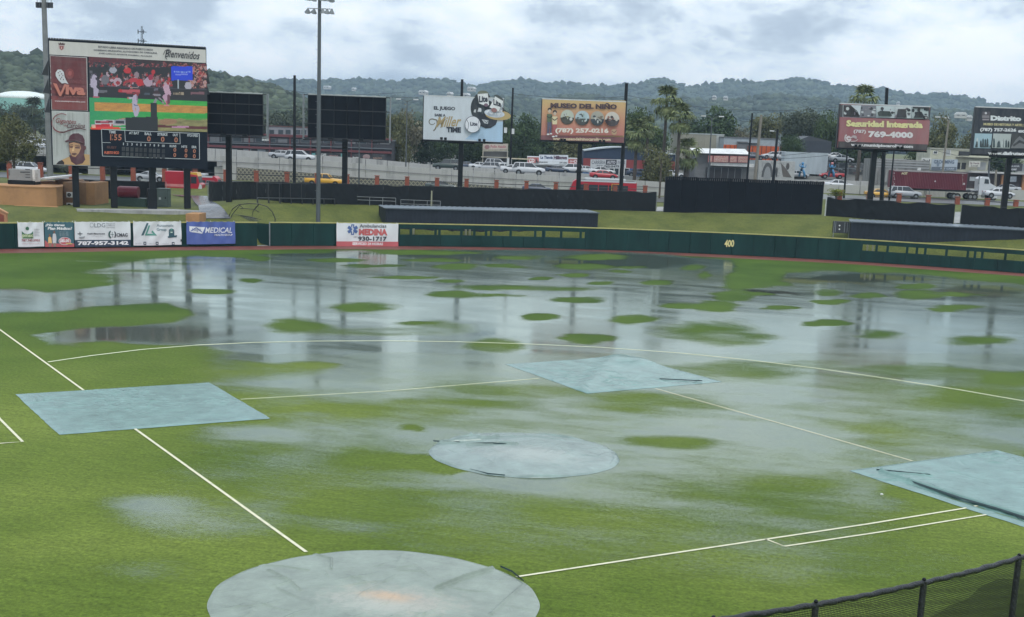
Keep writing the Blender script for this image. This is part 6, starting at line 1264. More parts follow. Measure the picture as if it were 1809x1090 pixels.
# dark green tank base, red tank, green cabinet, small sign
qq = Quad((207, 350), (257, 350), (257, 366), (207, 366), 147); gz = tz(*qq.loc[:2]); DG = M('dark_green_paint', (.02, .05, .035), .5)
o = MB().box(0, qq.W, 0, 1.6, -.5, qq.zt-gz).build('green_box', DG, loc=(qq.loc[0], qq.loc[1], gz), rz=qq.rz); tag(o, 'dark green metal box under the red tank behind the scoreboard legs', 'box')
c0 = V(212, 341, 147.8); c1_ = V(245, 342, 147.8); r = thing('red_tank', 'dark red horizontal tank lying on the green box', 'tank', (c0[0], c0[1], qq.zt)); rr_ = .62; ex = (c1_-c0)/np.hypot(*(c1_-c0)[:2]); Lx = float(np.hypot(*(c1_-c0)[:2]))
MB().cyl((0, 0, rr_), (ex[0]*Lx, ex[1]*Lx, rr_), rr_, n=20).build('barrel', M('tank_red', (.20, .02, .035), .35), r, smooth=False); MB().sphere((0, 0, rr_), .25, rr_*.98, rr_*.98, 16, 8).build('end_dome', M('tank_red_light', (.34, .05, .07), .4), r, smooth=True)
qq = Quad((277, 333), (297, 333), (297, 361), (276, 361), 149); gz = tz(*qq.loc[:2]); r = thing('electric_cabinet', 'grey green electric cabinet with yellow tag behind the scoreboard leg', 'cabinet', (qq.loc[0], qq.loc[1], gz), qq.rz)
GGm = M('cabinet_green', (.11, .15, .13), .5); MB().box(0, qq.W, 0, 1.2, -.3, qq.zt-gz).build('body', GGm, r, bevel=.03); MB().box(.1, qq.W-.1, -.03, 0, .15, qq.zt-gz-.12).build('door', M('cabinet_green2', (.14, .18, .16), .5), r); MB().box(.25, .5, -.05, -.03, .8, 1.05).build('warning_tag', WHITE, r); MB().box(qq.W-.35, qq.W-.25, -.07, -.03, .9, 1.1).build('handle', BLACK, r)
r, P_ = ground_thing('lamp_post', 'short pale post with a small box lamp behind the scoreboard', 'lamp', 255, 352); MB().cyl((0, 0, 0), (0, 0, 2.1), .06, n=6).build('post', GALV, r); MB().box(-.35, .35, -.15, .15, 2.1, 2.4).build('lamp_head', M('lamp_pale', (.4, .42, .4)), r)
# access road down to the gate in the wall
ROADM = M('wet_asphalt', (.085, .09, .10), .22, var=.35, scale=1.2, wear=(.15, .155, .165), wscale=1.2, spec=.5)
Lp = [(352, 388), (352, 374), (347, 362), (338, 350)]; Rp = [(408, 388), (396, 372), (384, 362), (367, 350)]
vs = []
LL = [T(*p_) for p_ in Lp]; RR = [T(*p_) for p_ in Rp]; nL = 24; fs = []
def interp(Pl, f): i = min(int(f*(len(Pl)-1)), len(Pl)-2); k_ = f*(len(Pl)-1)-i; return Pl[i]*(1-k_)+Pl[i+1]*k_
far_ = [np.array([*lpt(300, 335, 172), 0]), np.array([*lpt(366, 335, 172), 0])]; LL.append(far_[0]); RR.append(far_[1])
for j in range(nL+1):
    a_, c_ = interp(LL, j/nL), interp(RR, j/nL)
    for i in range(5): p_ = a_*(1-i/4)+c_*(i/4); vs.append((p_[0], p_[1], tz(p_[0], p_[1])+.10))
tag(MB().add(vs, [(j*5+i, j*5+i+1, (j+1)*5+i+1, (j+1)*5+i) for j in range(nL) for i in range(4)]).build('access_road', ROADM), kind='structure')
# leaning mesh gate leaf beside the road
r, P_ = ground_thing('mesh_gate', 'grey leaning pipe gate at the top of the access road', 'gate', 368, 352)
for x0, x1 in ((0, .5), (.5, 1.0)): MB().cyl((x0, 0, 0), (x0-.2, 0, 2.3), .035, n=5).cyl((x1, 0, 0), (x1-.2, 0, 2.3), .035, n=5).cyl((x0, 0, .1), (x1, 0, .1), .03, n=5).cyl((x0-.2, 0, 2.3), (x1-.2, 0, 2.3), .03, n=5).build('frame', GALV, r)
# batting cage hoops
r, P_ = ground_thing('batting_cage', 'black hooped batting cage frame on the grass behind the wall gate', 'batting cage', 442, 391); BL_ = M('black_tube', (.015, .015, .016), .45)
def hoop(pts, D, w=.055, nm='hoop'):
    p = [V(x, y, D) for x, y in pts]; MB().tube([tuple(np.array(k_)-np.array(r.location)) for k_ in p], w, 6).build(nm, BL_, r)
hoop([(404, 392), (405, 380), (411, 369), (422, 361.5), (440, 359.5), (458, 360.5), (472, 365), (481, 374), (486, 386), (486, 394)], 145); hoop([(396, 390), (400, 378), (410, 371), (430, 368), (450, 370), (463, 378), (472, 388), (473, 393)], 148, .04)
hoop([(405, 391), (411, 378), (420, 367), (426, 360)], 145, .045, 'brace'); hoop([(444, 390), (447, 374), (452, 366), (457, 361)], 146, .045, 'brace'); hoop([(410, 379), (430, 381), (450, 385), (463, 389)], 146, .04, 'rail'); hoop([(422, 361.5), (430, 368)], 146, .04, 'brace'); hoop([(458, 360.5), (450, 370)], 146, .04, 'brace')
a0, a1, a2, a3 = V(417, 380, 146), V(447, 384, 146), V(460, 391, 145), V(420, 390, 145); o0 = np.array(r.location); m = bpy.data.materials.new('cage_net'); m.use_nodes = True; t_ = m.node_tree; bs_ = t_.nodes['Principled BSDF']; bs_.inputs['Base Color'].default_value = (.03, .04, .03, 1); trn = N(t_, 'ShaderNodeBsdfTransparent'); mxn_ = N(t_, 'ShaderNodeMixShader', i_0=.5); L(t_, trn.outputs[0], mxn_.inputs[1]); L(t_, bs_.outputs[0], mxn_.inputs[2]); L(t_, mxn_.outputs[0], t_.nodes['Material Output'].inputs[0])
MB().add([tuple(a0-o0), tuple(a1-o0), tuple(a2-o0), tuple(a3-o0)], [(0, 1, 2, 3)]).build('net', m, r)
# pipe railings and bench in front of the windscreen fence
def railing(label, x0, x1, yt, yb, D, posts):
    qq = Quad((x0, yt), (x1, yt+(x1-x0)*.03), (x1, yb+(x1-x0)*.03), (x0, yb), D); gz = tz(*qq.loc[:2]); r = thing('pipe_railing', label, 'railing', (qq.loc[0], qq.loc[1], gz), qq.rz, 'pipe railings on the berm'); h = max(.9, qq.zt-gz)
    for i in range(posts): x = qq.W*i/(posts-1); MB().cyl((x, 0, -.2), (x, 0, h), .035, n=6).build('post', GALV, r)
    for z in (h, h*.6): MB().cyl((0, 0, z), (qq.W, 0, z), .032, n=6).build('rail', GALV, r)
railing('left pipe railing on the grass in front of the black fence', 630, 699, 350, 363, 156, 4); railing('pipe railing half hidden behind the left end of the bullpen shed', 708, 778, 353, 366, 156, 4)
railing('pipe railing at the right edge behind the right field shed', 1797, 1860, 388, 398, 154, 3)
r, P_ = ground_thing('dugout_bench', 'dark metal bench frame with grey plank in front of the black fence', 'bench', 455, 358.5); P2 = T(591, 361.5); dx_ = (P2-P_)[:2]; Lx = float(np.hypot(*dx_)); r.rotation_euler[2] = math.atan2(dx_[1], dx_[0])
MB().box(0, Lx, -.25, .1, .55, .62).build('seat', M('bench_grey', (.07, .08, .085), .4), r)
for i in range(8): x = Lx*i/7; MB().box(x-.04, x+.04, -.2, .3, -.2, .55).box(x-.03, x+.03, .25, .31, 0, 2.3).build('frame', DARK, r)
MB().box(0, Lx, .25, .31, 2.2, 2.3).build('top_rail', DARK, r)
pole('short yellowish timber post in front of the black fence', 762, 337, 366, 157, .2, M('pale_timber', (.3, .3, .2)), name='timber_post', cat='post')
pole('short pale marker post at the gap right of the batter screen', 1457.5, 350, 382, 163, .14, WHITE, name='marker_post', cat='post')
# concrete path seen through the fence gaps
for lab, x0, x1, yt, yb in (('', 1159, 1174, 366, 374), ('', 1685, 1696, 375, 395)):
    A_, B_2, C_2, D_2 = T(x0, yb), T(x1, yb), T(x1+2, yt), T(x0+2, yt); tag(MB().add([(p_[0], p_[1], tz(p_[0], p_[1])+.05) for p_ in (A_, B_2, C_2, D_2)], [(0, 1, 2, 3)]).build('path', CONC), kind='structure')

# ================================================================== STREET, HIGHWAY AND WHAT STANDS BEHIND
ASPH = M('street_asphalt', (.07, .072, .075), .35, var=.25, scale=.8)
vs = []; las = np.linspace(-110, 110, 80)
for la in las:
    for D in (185.5, 190, 196, 203.5): p_ = CAM+FWD*D+LAT*la; vs.append((p_[0], p_[1], tz(p_[0], p_[1])+.05))
tag(MB().add(vs, [(4*i+j, 4*i+4+j, 4*i+5+j, 4*i+1+j) for i in range(79) for j in range(3)]).build('street', ASPH), kind='structure')
def ipx(tab, px, c=1): return float(np.interp(px, [t_[0] for t_ in tab], [t_[c] for t_ in tab]))
NEAR = [(-200, 250, 208), (0, 258, 208), (100, 264, 208), (370, 274, 208), (405, 276, 208), (542, 282, 208), (620, 287.5, 208), (748, 297, 208), (850, 303, 208), (986, 311, 208), (1147, 320, 208), (1190, 323, 208), (1330, 324, 209), (1460, 326, 211), (1570, 328, 212), (1809, 336, 212), (1950, 342, 212)]
FAR = [(-200, 230), (0, 238), (95, 248), (370, 262), (405, 264), (530, 272), (650, 280.5), (750, 290), (850, 296.5), (1000, 305), (1100, 310), (1180, 315), (1330, 317), (1460, 318), (1600, 322), (1809, 328), (1950, 334)]
BOT = [(-200, 262), (0, 272), (57, 275), (370, 284), (383, 284)]
pxs = list(range(-190, 1950, 12)); hw = thing('elevated_highway', 'long pale concrete elevated highway ramp descending to the right behind the fences', 'highway', (0, 0, 0)); hw['kind'] = 'structure'
BAR = M('barrier_concrete', (.44, .44, .42), .8, var=.14, scale=.5, wear=(.26, .26, .25), streak=True, wscale=.5); LATM = M('lattice_concrete', (.36, .34, .26), .8, var=.1)
def nearD(px): return ipx([(a_, c_) for a_, _, c_ in NEAR], px)
def deckz(px): return float(V(px, ipx(NEAR, px), nearD(px))[2])-.82
# barrier segments, each joint a recess
edge = list(range(-190, 1950, 38))
for a_, b_ in zip(edge[:-1], edge[1:]):
    mb = MB(); mf = MB()
    sub = np.linspace(a_+.6, b_-.6, 4)
    for s0, s1 in zip(sub[:-1], sub[1:]):
        for (tab, D_fun, lo, mbx, th) in ((NEAR, nearD, None, mb, .35), (FAR, lambda p_: 226.0, 'deck', mf, .3)):
            q0 = V(s0, ipx(tab, s0), D_fun(s0)); q1 = V(s1, ipx(tab, s1), D_fun(s1)); f_ = FWD*th
            if lo is None:
                zb0 = float(V(s0, ipx(BOT, s0), 208)[2]) if s0 < 383 else tz(q0[0], q0[1])-.4; zb1 = float(V(s1, ipx(BOT, s1), 208)[2]) if s0 < 383 else tz(q1[0], q1[1])-.4
            else: zb0 = deckz(s0)-.3; zb1 = deckz(s1)-.3
            zt0, zt1 = q0[2], q1[2]
            zs = [(q0, zb0, zt0), (q1, zb1, zt1)]
            v_ = [(q0[0], q0[1], zb0), (q1[0], q1[1], zb1), (q1[0]+f_[0], q1[1]+f_[1], zb1), (q0[0]+f_[0], q0[1]+f_[1], zb0), (q0[0], q0[1], zt0), (q1[0], q1[1], zt1), (q1[0]+f_[0], q1[1]+f_[1], zt1), (q0[0]+f_[0], q0[1]+f_[1], zt0)]
            mbx.add(v_, [(0, 3, 2, 1), (4, 5, 6, 7), (0, 1, 5, 4), (1, 2, 6, 5), (2, 3, 7, 6), (3, 0, 4, 7)])
    mb.build('barrier_panel', BAR, hw); mf.build('far_barrier', BAR, hw)
b = MB(); vs = []
for px in pxs:
    A_ = V(px, 280, nearD(px)); B_2 = V(px, 280, 226.0); z_ = deckz(px); vs += [(A_[0], A_[1], z_), (B_2[0], B_2[1], z_)]
b.add(vs, [(2*i, 2*i+2, 2*i+3, 2*i+1) for i in range(len(pxs)-1)]); b.build('deck', ASPH, hw)
b = MB(); vs = []
for px in range(-190, 1200, 20):
    A_ = V(px, ipx(NEAR, px), 207.85); z0_ = A_[2]-.95; vs += [(A_[0], A_[1], z0_), (A_[0], A_[1], z0_+.12)]
b.add(vs, [(2*i, 2*i+2, 2*i+3, 2*i+1) for i in range(len(vs)//2-1)]); b.build('ledge_line', M('ledge_grey', (.2, .2, .2)), hw)
# piers and abutment of the bridge part
for px in (-40, 33, 170, 290, 399):
    A_ = V(px, 300, 210); w_ = 1.5 if px == 399 else .9; z_ = deckz(px); g0 = tz(A_[0], A_[1]); MB().prismz([tuple((A_+LAT*s_*w_+FWD*t_)[:2]) for s_, t_ in ((-1, -1.2), (1, -1.2), (1, 12), (-1, 12))], g0-.5, z_-.9).build('pier', BAR, hw)
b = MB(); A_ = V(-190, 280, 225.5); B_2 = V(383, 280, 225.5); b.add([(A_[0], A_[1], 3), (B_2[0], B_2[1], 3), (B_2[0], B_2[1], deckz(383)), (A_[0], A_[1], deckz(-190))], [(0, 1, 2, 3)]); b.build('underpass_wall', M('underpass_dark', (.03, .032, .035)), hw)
# diamond lattice facing on the wall
A_ = V(418, 300, 207.7); LT = [(416, 295), (520, 303), (615, 312), (700, 317.5), (800, 323), (880, 329), (930, 333)]
x1_ = float((V(930, 330, 207.7)-A_)@LAT)
def lat_h(x):
    p_ = A_+LAT*x; u_, _ = project(p_[0], p_[1], 5.0); z_ = float(V(float(u_), ipx(LT, float(u_)), 207.7)[2]); return z_
def lpz(x, z, off=0): p_ = A_+LAT*x+FWD*off; return (p_[0], p_[1], z)
b = MB(); zg = 4.0
for s_ in (1, -1):
    x = -4.0
    while x < x1_+4:
        zlo = zg; pts2 = []
        for k in range(40):
            xx = x+s_*k*.12; zz = zg+k*.12*1.15
            if 0 < xx < x1_ and zz < lat_h(xx): pts2.append((xx, zz))
        if len(pts2) > 1: (xa, za_), (xb, zb_) = pts2[0], pts2[-1]; b.bar(lpz(xa, za_), lpz(xb, zb_), .11)
        x += .62
o = b.build('lattice', LATM, hw); o['kind'] = 'stuff'
vs = []
for i in range(30): x = x1_*i/29; vs += [lpz(x, 3.8, .12), lpz(x, lat_h(x), .12)]
MB().add(vs, [(2*i, 2*i+2, 2*i+3, 2*i+1) for i in range(29)]).build('lattice_backing', M('lattice_back', (.13, .13, .12)), hw)
vs = []
for i in range(30): x = x1_*i/29; vs += [lpz(x, lat_h(x), -.06), lpz(x, lat_h(x)+.12, -.06)]
MB().add(vs, [(2*i, 2*i+2, 2*i+3, 2*i+1) for i in range(29)]).build('lattice_coping', BAR, hw)
# orange pillars with dark rails along the street
ORM = M('pillar_orange', (.28, .075, .045), .8, var=.2, scale=3); CAPB = M('pillar_cap', (.18, .12, .09), .8)
PILL = [18, 73, 127, 182, 236, 291, 345, 399, 453, 507, 560, 613, 666, 719, 772, 824, 877, 930, 982, 1035, 1087, 1140, 1485, 1537, 1590, 1642, 1694, 1747, 1798]
nam = {18: 'at the left edge behind the tree', 73: 'just right of the generator', 127: 'left of the scoreboard behind the roof sheet', 182: 'between the first two scoreboard legs', 236: 'between the second and third scoreboard legs', 291: 'at the rear of the red trolley',
       345: 'hidden by the trolley cab', 399: 'behind the left blank billboard post', 453: 'left of the tall black pole in front of the lattice', 507: 'right of the yellow pickup tail in front of the lattice', 560: 'behind the light tower', 613: 'behind the post of the middle blank billboard', 666: 'first one right of the middle blank billboard post',
       719: 'below the double armed street light', 772: 'left of the beer billboard post', 824: 'right of the beer billboard post', 877: 'second one right of the beer billboard post', 930: 'left of the dark blue car', 982: 'right of the dark blue car', 1035: 'behind the museum billboard post', 1087: 'behind the red bus', 1140: 'right behind the rear of the red bus',
       1485: 'beside the yellow green shrub', 1537: 'left of the security billboard post', 1590: 'in front of the silver car below the container', 1642: 'below the middle of the red container', 1694: 'below the rear wheels of the truck tractor', 1747: 'below the white truck cab', 1798: 'at the right edge past the last billboard post'}
proto = None; PP = []
for i, px in enumerate(PILL):
    D = 183.5; p_ = V(px, 330, D); z_ = tz(p_[0], p_[1])-.05; h = 2.35 if px < 1300 else 1.9
    if px > 1300: z_ = float(V(px, 344.5+(px-1642)*.055, D)[2])-h
    r = thing('orange_pillar', 'orange street fence pillar with dark cap '+nam[px], 'pillar', (p_[0], p_[1], z_), -YAW, 'orange pillars of the street fence'); PP.append((p_, z_, h))
    MB().box(-.28, .28, -.28, .28, -.6, h-.22).build('shaft', ORM, r); MB().box(-.24, .24, -.24, .24, h-.22, h-.10).build('neck', CAPB, r); MB().box(-.34, .34, -.34, .34, h-.10, h).build('cap', ORM, r)
rr = thing('street_railing', 'dark thin rails running between the orange street pillars', 'railing', (0, 0, 0))
for (p0, z0_, h0), (p1, z1_, h1) in zip(PP[:-1], PP[1:]):
    if abs(dep(p1)-dep(p0)) > 5 or (p1-p0)@LAT > 8: continue
    for f_ in (.78, .12): MB().cyl((p0[0], p0[1], z0_+h0*f_), (p1[0], p1[1], z1_+h1*f_), .05, n=4).build('rail', DARK, rr)

# ---------------------------------------------------------------- vehicles
def paint(nm, c, rough=.3): return M(nm, c, rough, var=.04, spec=.6)
PW_, PS, PR, PY, PG, PB = paint('paint_white', (.56, .58, .60)), paint('paint_silver', (.38, .40, .42)), paint('paint_red', (.42, .03, .04)), paint('paint_yellow', (.66, .36, .03)), paint('paint_dark_green', (.04, .06, .055)), paint('paint_navy', (.03, .05, .09))
TAIL = M('tail_lamp', (.4, .02, .02), .2); HEADL = M('head_lamp', (.75, .75, .72), .1)
PROF = {'sedan': dict(L=4.5, W=1.78, st=[(-2.25, .45, .95, 0), (-2.1, .35, 1.0, 0), (-1.45, .3, 1.02, 0), (-.75, .3, 1.0, 1), (.0, .3, .98, 1), (.75, .3, .96, 0), (1.6, .3, .88, 0), (2.15, .35, .72, 0), (2.25, .45, .6, 0)], cab=(-1.5, -.75, .35, 1.15, 1.42), z=.98),
        'suv': dict(L=4.7, W=1.88, st=[(-2.35, .5, 1.1, 0), (-2.25, .4, 1.15, 0), (-1.5, .35, 1.15, 0), (0, .35, 1.12, 0), (.9, .35, 1.1, 0), (1.7, .35, 1.04, 0), (2.25, .4, .9, 0), (2.35, .5, .7, 0)], cab=(-2.28, -1.95, .45, 1.2, 1.74), z=1.1),
        'pickup': dict(L=5.4, W=1.9, st=[(-2.7, .5, 1.05, 0), (-2.6, .4, 1.08, 0), (-.9, .35, 1.08, 0), (0, .35, 1.08, 0), (1.0, .35, 1.06, 0), (2.0, .35, 1.0, 0), (2.6, .4, .88, 0), (2.7, .5, .7, 0)], cab=(-1.0, -.85, .55, 1.15, 1.72), z=1.06)}
def car(label, px, D, z, kind, pm, head=1, group=None, scale=1.0, name=None, yaw=0.0):
    p_ = V(px, 300, D); k = PROF[kind]; W2 = k['W']/2
    r = thing(name or {'sedan': 'car', 'suv': 'suv', 'pickup': 'pickup_truck'}[kind], label, {'sedan': 'car', 'suv': 'car', 'pickup': 'pickup truck'}[kind], (p_[0], p_[1], z), -YAW+yaw+(0 if head > 0 else math.pi), group); r.scale = (scale,)*3
    b = MB(); vs = []; st = k['st']
    for x, zb, zt_, _ in st:
        e_ = .82 if abs(x) > k['L']/2-.12 else (.95 if abs(x) > k['L']/2-.7 else 1)
        vs += [(x, -W2*.9*e_, zb), (x, -W2*e_, zb+.18), (x, -W2*e_, (zb+zt_)/2+.05), (x, -W2*.93*e_, zt_-.02), (x, -W2*.75*e_, zt_+.03), (x, W2*.75*e_, zt_+.03), (x, W2*.93*e_, zt_-.02), (x, W2*e_, (zb+zt_)/2+.05), (x, W2*e_, zb+.18), (x, W2*.9*e_, zb)]
    n = 10; b.add(vs, [(i*n+j, i*n+(j+1) % n, (i+1)*n+(j+1) % n, (i+1)*n+j) for i in range(len(st)-1) for j in range(n)]+[tuple(range(n))[::-1], tuple(range((len(st)-1)*n, len(st)*n))])
    body = b.build('body', pm, r, smooth=True)
    xr, xrt, xft, xf, zr = k['cab']; zb = k['z']; wt = W2*.70; wb = W2*.92
    MB().add([(xr, -wb, zb-.04), (xf, -wb, zb-.08), (xft, -wt, zr-.04), (xrt, -wt, zr-.04), (xr, wb, zb-.04), (xf, wb, zb-.08), (xft, wt, zr-.04), (xrt, wt, zr-.04)], [(0, 1, 2, 3), (4, 7, 6, 5), (0, 3, 7, 4), (1, 5, 6, 2)]).build('window', GLASS, r)
    MB().add([(xrt-.06, -wt-.03, zr-.07), (xft+.08, -wt-.03, zr-.07), (xft+.08, wt+.03, zr-.07), (xrt-.06, wt+.03, zr-.07), (xrt+.1, -wt*.85, zr), (xft-.15, -wt*.85, zr), (xft-.15, wt*.85, zr), (xrt+.1, wt*.85, zr)], [(0, 1, 5, 4), (1, 2, 6, 5), (2, 3, 7, 6), (3, 0, 4, 7), (4, 5, 6, 7), (0, 3, 2, 1)]).build('roof', pm, r)
    b = MB()
    for s_ in (-1, 1):
        xs_ = [(xr, xrt), (xf, xft)]+([((xr+xf)/2-.05,)*2] if kind != 'pickup' else [(-.2, -.2)])+([(-1.35, -1.3)] if kind == 'suv' else [])
        for xa, xb in xs_: b.bar((xa, s_*(wb+.005), zb-.06), (xb, s_*(wt+.01), zr-.05), .09)
    b.build('window_frame', pm, r)['kind'] = 'stuff'
    if kind == 'pickup': MB().box(-2.62, -1.05, -W2*.8, W2*.8, 1.1, 1.115).build('bed', DARK, r)
    for wx in (-k['L']*.30, k['L']*.31):
        for s_ in (-1, 1):
            w_ = MB().cyl((wx, s_*(W2-.2), .33), (wx, s_*(W2+.015), .33), .33, n=16).build('wheel', RUBBER, r); MB().cyl((wx, s_*(W2+.01), .33), (wx, s_*(W2+.03), .33), .20, n=10).build('rim', GALV, w_)
            MB().cyl((wx, s_*(W2-.3), .36), (wx, s_*(W2+.006), .36), .41, n=16).build('wheel_arch', BLACK, r)
    for s_ in (-1, 1):
        MB().box(k['L']/2-.22, k['L']/2-.04, s_*W2*.62-.16, s_*W2*.62+.16, .66, .80).build('headlight', HEADL, r); MB().box(-k['L']/2+.0, -k['L']/2+.14, s_*W2*.66-.12, s_*W2*.66+.12, .78, .98).build('tail_light', TAIL, r)
    return r
def gz_(px, D): p_ = V(px, 300, D); return tz(p_[0], p_[1])+.05
car('white SUV driving on the street behind the generator at left', 52, 192, gz_(52, 192)+.25, 'suv', PW_, 1)
car('silver car on the street seen between the middle scoreboard legs', 267, 190, gz_(267, 190), 'sedan', PS, 1)
car('yellow pickup truck in front of the lattice wall right of the light tower', 573, 190, float(V(573, 328.5, 190)[2]), 'pickup', PY, 1)
car('white SUV on the highway left of the light tower', 530, 214, deckz(530)+.35, 'suv', PW_, 1, 'cars on the elevated highway'); car('silver sedan just behind the white SUV near the tall black pole', 500, 219, deckz(500)+.5, 'sedan', PS, 1, 'cars on the elevated highway')
car('dark green SUV on the highway left of the beer billboard post', 790, 217, deckz(790)+.5, 'suv', PG, -1, 'cars on the elevated highway')
car('large white SUV on the highway right of the pole with two white cans', 934, 214, deckz(934)+.55, 'suv', PW_, 1, 'cars on the elevated highway', 1.12); car('white sedan half hidden behind the large white SUV', 908, 220, deckz(908)+.5, 'sedan', PW_, 1, 'cars on the elevated highway')
car('red sedan on the highway above the red bus', 1067, 213, deckz(1067)+.55, 'sedan', PR, 1, 'cars on the elevated highway', 1.0); car('white hatchback on the highway just behind the red sedan', 1063, 221, deckz(1063)+.95, 'sedan', PW_, 1, 'cars on the elevated highway')
car('dark green car on the street left of the beer billboard post', 779, 196, float(V(779, 337, 196)[2]), 'sedan', PG, 1, 'cars on the street behind the fence'); car('dark blue car on the street right of the beer billboard', 951, 196, float(V(951, 342, 196)[2]), 'sedan', PB, 1, 'cars on the street behind the fence')
car('white sedan above the barrier beside the batter screen', 1484, 217, float(V(1484, 335, 217)[2]), 'sedan', PW_, 1, 'cars on the elevated highway', 1.1); car('silver hatchback on the street under the rear of the red container', 1602, 199, float(V(1602, 350.5, 199)[2]), 'suv', PS, 1, 'cars on the street behind the fence')
car('white sedan on the street just ahead of the truck cab', 1769, 200, float(V(1769, 350, 200)[2]), 'sedan', PW_, 1, 'cars on the street behind the fence'); car('grey sedan above the barrier behind the last billboard post', 1781, 220, float(V(1781, 341, 220)[2]), 'sedan', PS, -1, 'cars on the elevated highway')
car('yellow car roof showing right of the security billboard post', 1559, 200, float(V(1559, 351, 200)[2]), 'sedan', PY, 1, 'cars on the street behind the fence')
car('white SUV on the overpass left of the scoreboard, farther left', 62, 217, deckz(62)+.7, 'suv', PW_, 1, 'cars on the elevated highway'); car('white SUV on the overpass touching the scoreboard edge', 86, 216, deckz(86)+.4, 'suv', PW_, 1, 'cars on the elevated highway')
# parking lot behind the highway
for lab, px, D, yb, kind, pm, hd in (('white parked car left of the leftmost store sign post', 849, 240, 300, 'sedan', PW_, 1), ('silver parked car in the lot left of the tan building sign', 861, 236, 303, 'suv', PS, -1), ('white parked hatchback below the tan sign building', 878, 244, 297, 'suv', PW_, 1), ('white parked sedan beside the concrete gate pillar', 889, 237, 302, 'sedan', PW_, -1), ('dark parked car left of the white parked cars', 826, 241, 299, 'sedan', PB, 1),
                                ('dark blue parked car in front of the white store', 985, 232, 306.5, 'sedan', PB, 1), ('white parked van in front of the white store right end', 1007, 233, 306, 'suv', PW_, -1), ('dark parked car in front of the blue warehouse wall', 1128, 236, 312, 'sedan', PB, 1), ('white parked car at the left corner of the blue warehouse', 1036, 234, 307, 'sedan', PW_, 1),
                                ('silver parked car in the yard right of the mural wall', 1408, 238, 315, 'sedan', PS, 1), ('white parked car with red trim in the yard', 1470, 237, 315.5, 'sedan', PR, -1), ('white pickup on the shop roof parking', 1381, 246, 283.5, 'pickup', PW_, 1), ('white car on the shop roof parking, left one', 1364, 247, 281, 'sedan', PW_, -1), ('silver car on the roof parking beside the pale container', 1393, 245, 285, 'sedan', PS, 1),
                                ('stacked silver car shell above the yard shed', 1485, 243, 287, 'sedan', PS, 1), ('stacked pale car shell left of the security billboard post', 1475, 246, 283, 'sedan', PW_, 1), ('dark car beside the orange shop wall', 1328, 246, 282, 'sedan', PB, 1), ('white car at the foot of the palm trees', 1190, 234, 315, 'sedan', PW_, 1)):
    car(lab, px, D, float(V(px, yb, D)[2]), kind, pm, hd, 'parked cars behind the highway', .95)
def wheels(r, xs_, W2, rad=.48, z=None):
    for x in xs_:
        for s_ in (-1, 1):
            w_ = MB().cyl((x, s_*(W2-.3), rad), (x, s_*(W2+.01), rad), rad, n=16).build('wheel', RUBBER, r); MB().cyl((x, s_*(W2+.0), rad), (x, s_*(W2+.03), rad), rad*.5, n=10).build('rim', GALV, w_)
RED = paint('bus_red', (.42, .012, .03))
def bus(label, px, D, z, Lb, Hb, head, windows, roofw, name='bus', roof=PW_):
    p_ = V(px, 300, D); r = thing(name, label, 'bus', (p_[0], p_[1], z), -YAW+(0 if head > 0 else math.pi)); h2 = Lb/2
    MB().prism([(-h2, .35), (h2-.1, .35), (h2, 1.3), (h2-.5, Hb-.3), (h2-.9, Hb), (-h2+.1, Hb), (-h2, Hb-.2)], -1.25, 1.25).build('body', RED, r, bevel=.05)
    MB().box(-h2+1.6 if roofw else -h2+.2, h2-2.2, -1.0, 1.0, Hb+.003, Hb+.28).build('roof_unit', roof, r, bevel=.05); MB().box(-h2+.1, h2-1.1, -1.27, 1.27, Hb-.22, Hb+.0).build('roof_edge', roof, r)
    n = windows; x0, x1 = -h2+1.2, h2-1.3
    for s_ in (-1, 1):
        for i in range(n): a_, c_ = x0+(x1-x0)*i/n, x0+(x1-x0)*(i+1)/n; MB().box(a_+.06, c_-.06, s_*1.26-.015, s_*1.26+.015, Hb*.42, Hb*.78).build('window', GREYWIN, r)
        MB().box(x0, x1, s_*1.255-.01, s_*1.255+.01, .55, .8).build('stripe', PW_, r)
    MB().add([(h2-.03, -1.0, 1.35), (h2-.03, 1.0, 1.35), (h2-.50, 1.0, Hb-.42), (h2-.50, -1.0, Hb-.42)], [(0, 1, 2, 3)]).build('windscreen', GREYWIN, r).location = (.04, 0, .02)
    for s_ in (-1, 1): MB().box(h2-.12, h2+.02, s_*.9-.18, s_*.9+.18, .7, .9).build('headlight', HEADL, r)
    wheels(r, (-h2+2.3, h2-2.0), 1.25); return r
zz = float(V(1066, 315.5, 193)[2])-3.1
bz = bus('red city bus with white roof passing right of the beer billboards', 1066, 193, zz, 9.6, 2.85, -1, 5, True)
MB().box(-2.6, -1.2, 1.27, 1.31, 1.1, 2.45).build('door_frame', PY, bz); MB().box(-2.5, -1.3, 1.30, 1.33, 1.2, 2.35).build('door_glass', GREYWIN, bz)
zz = float(V(362, 308, 192)[2])-3.0; bus('red bus with white roof rounding the corner behind the trolley', 358, 194, zz, 5.6, 2.75, 1, 4, False)
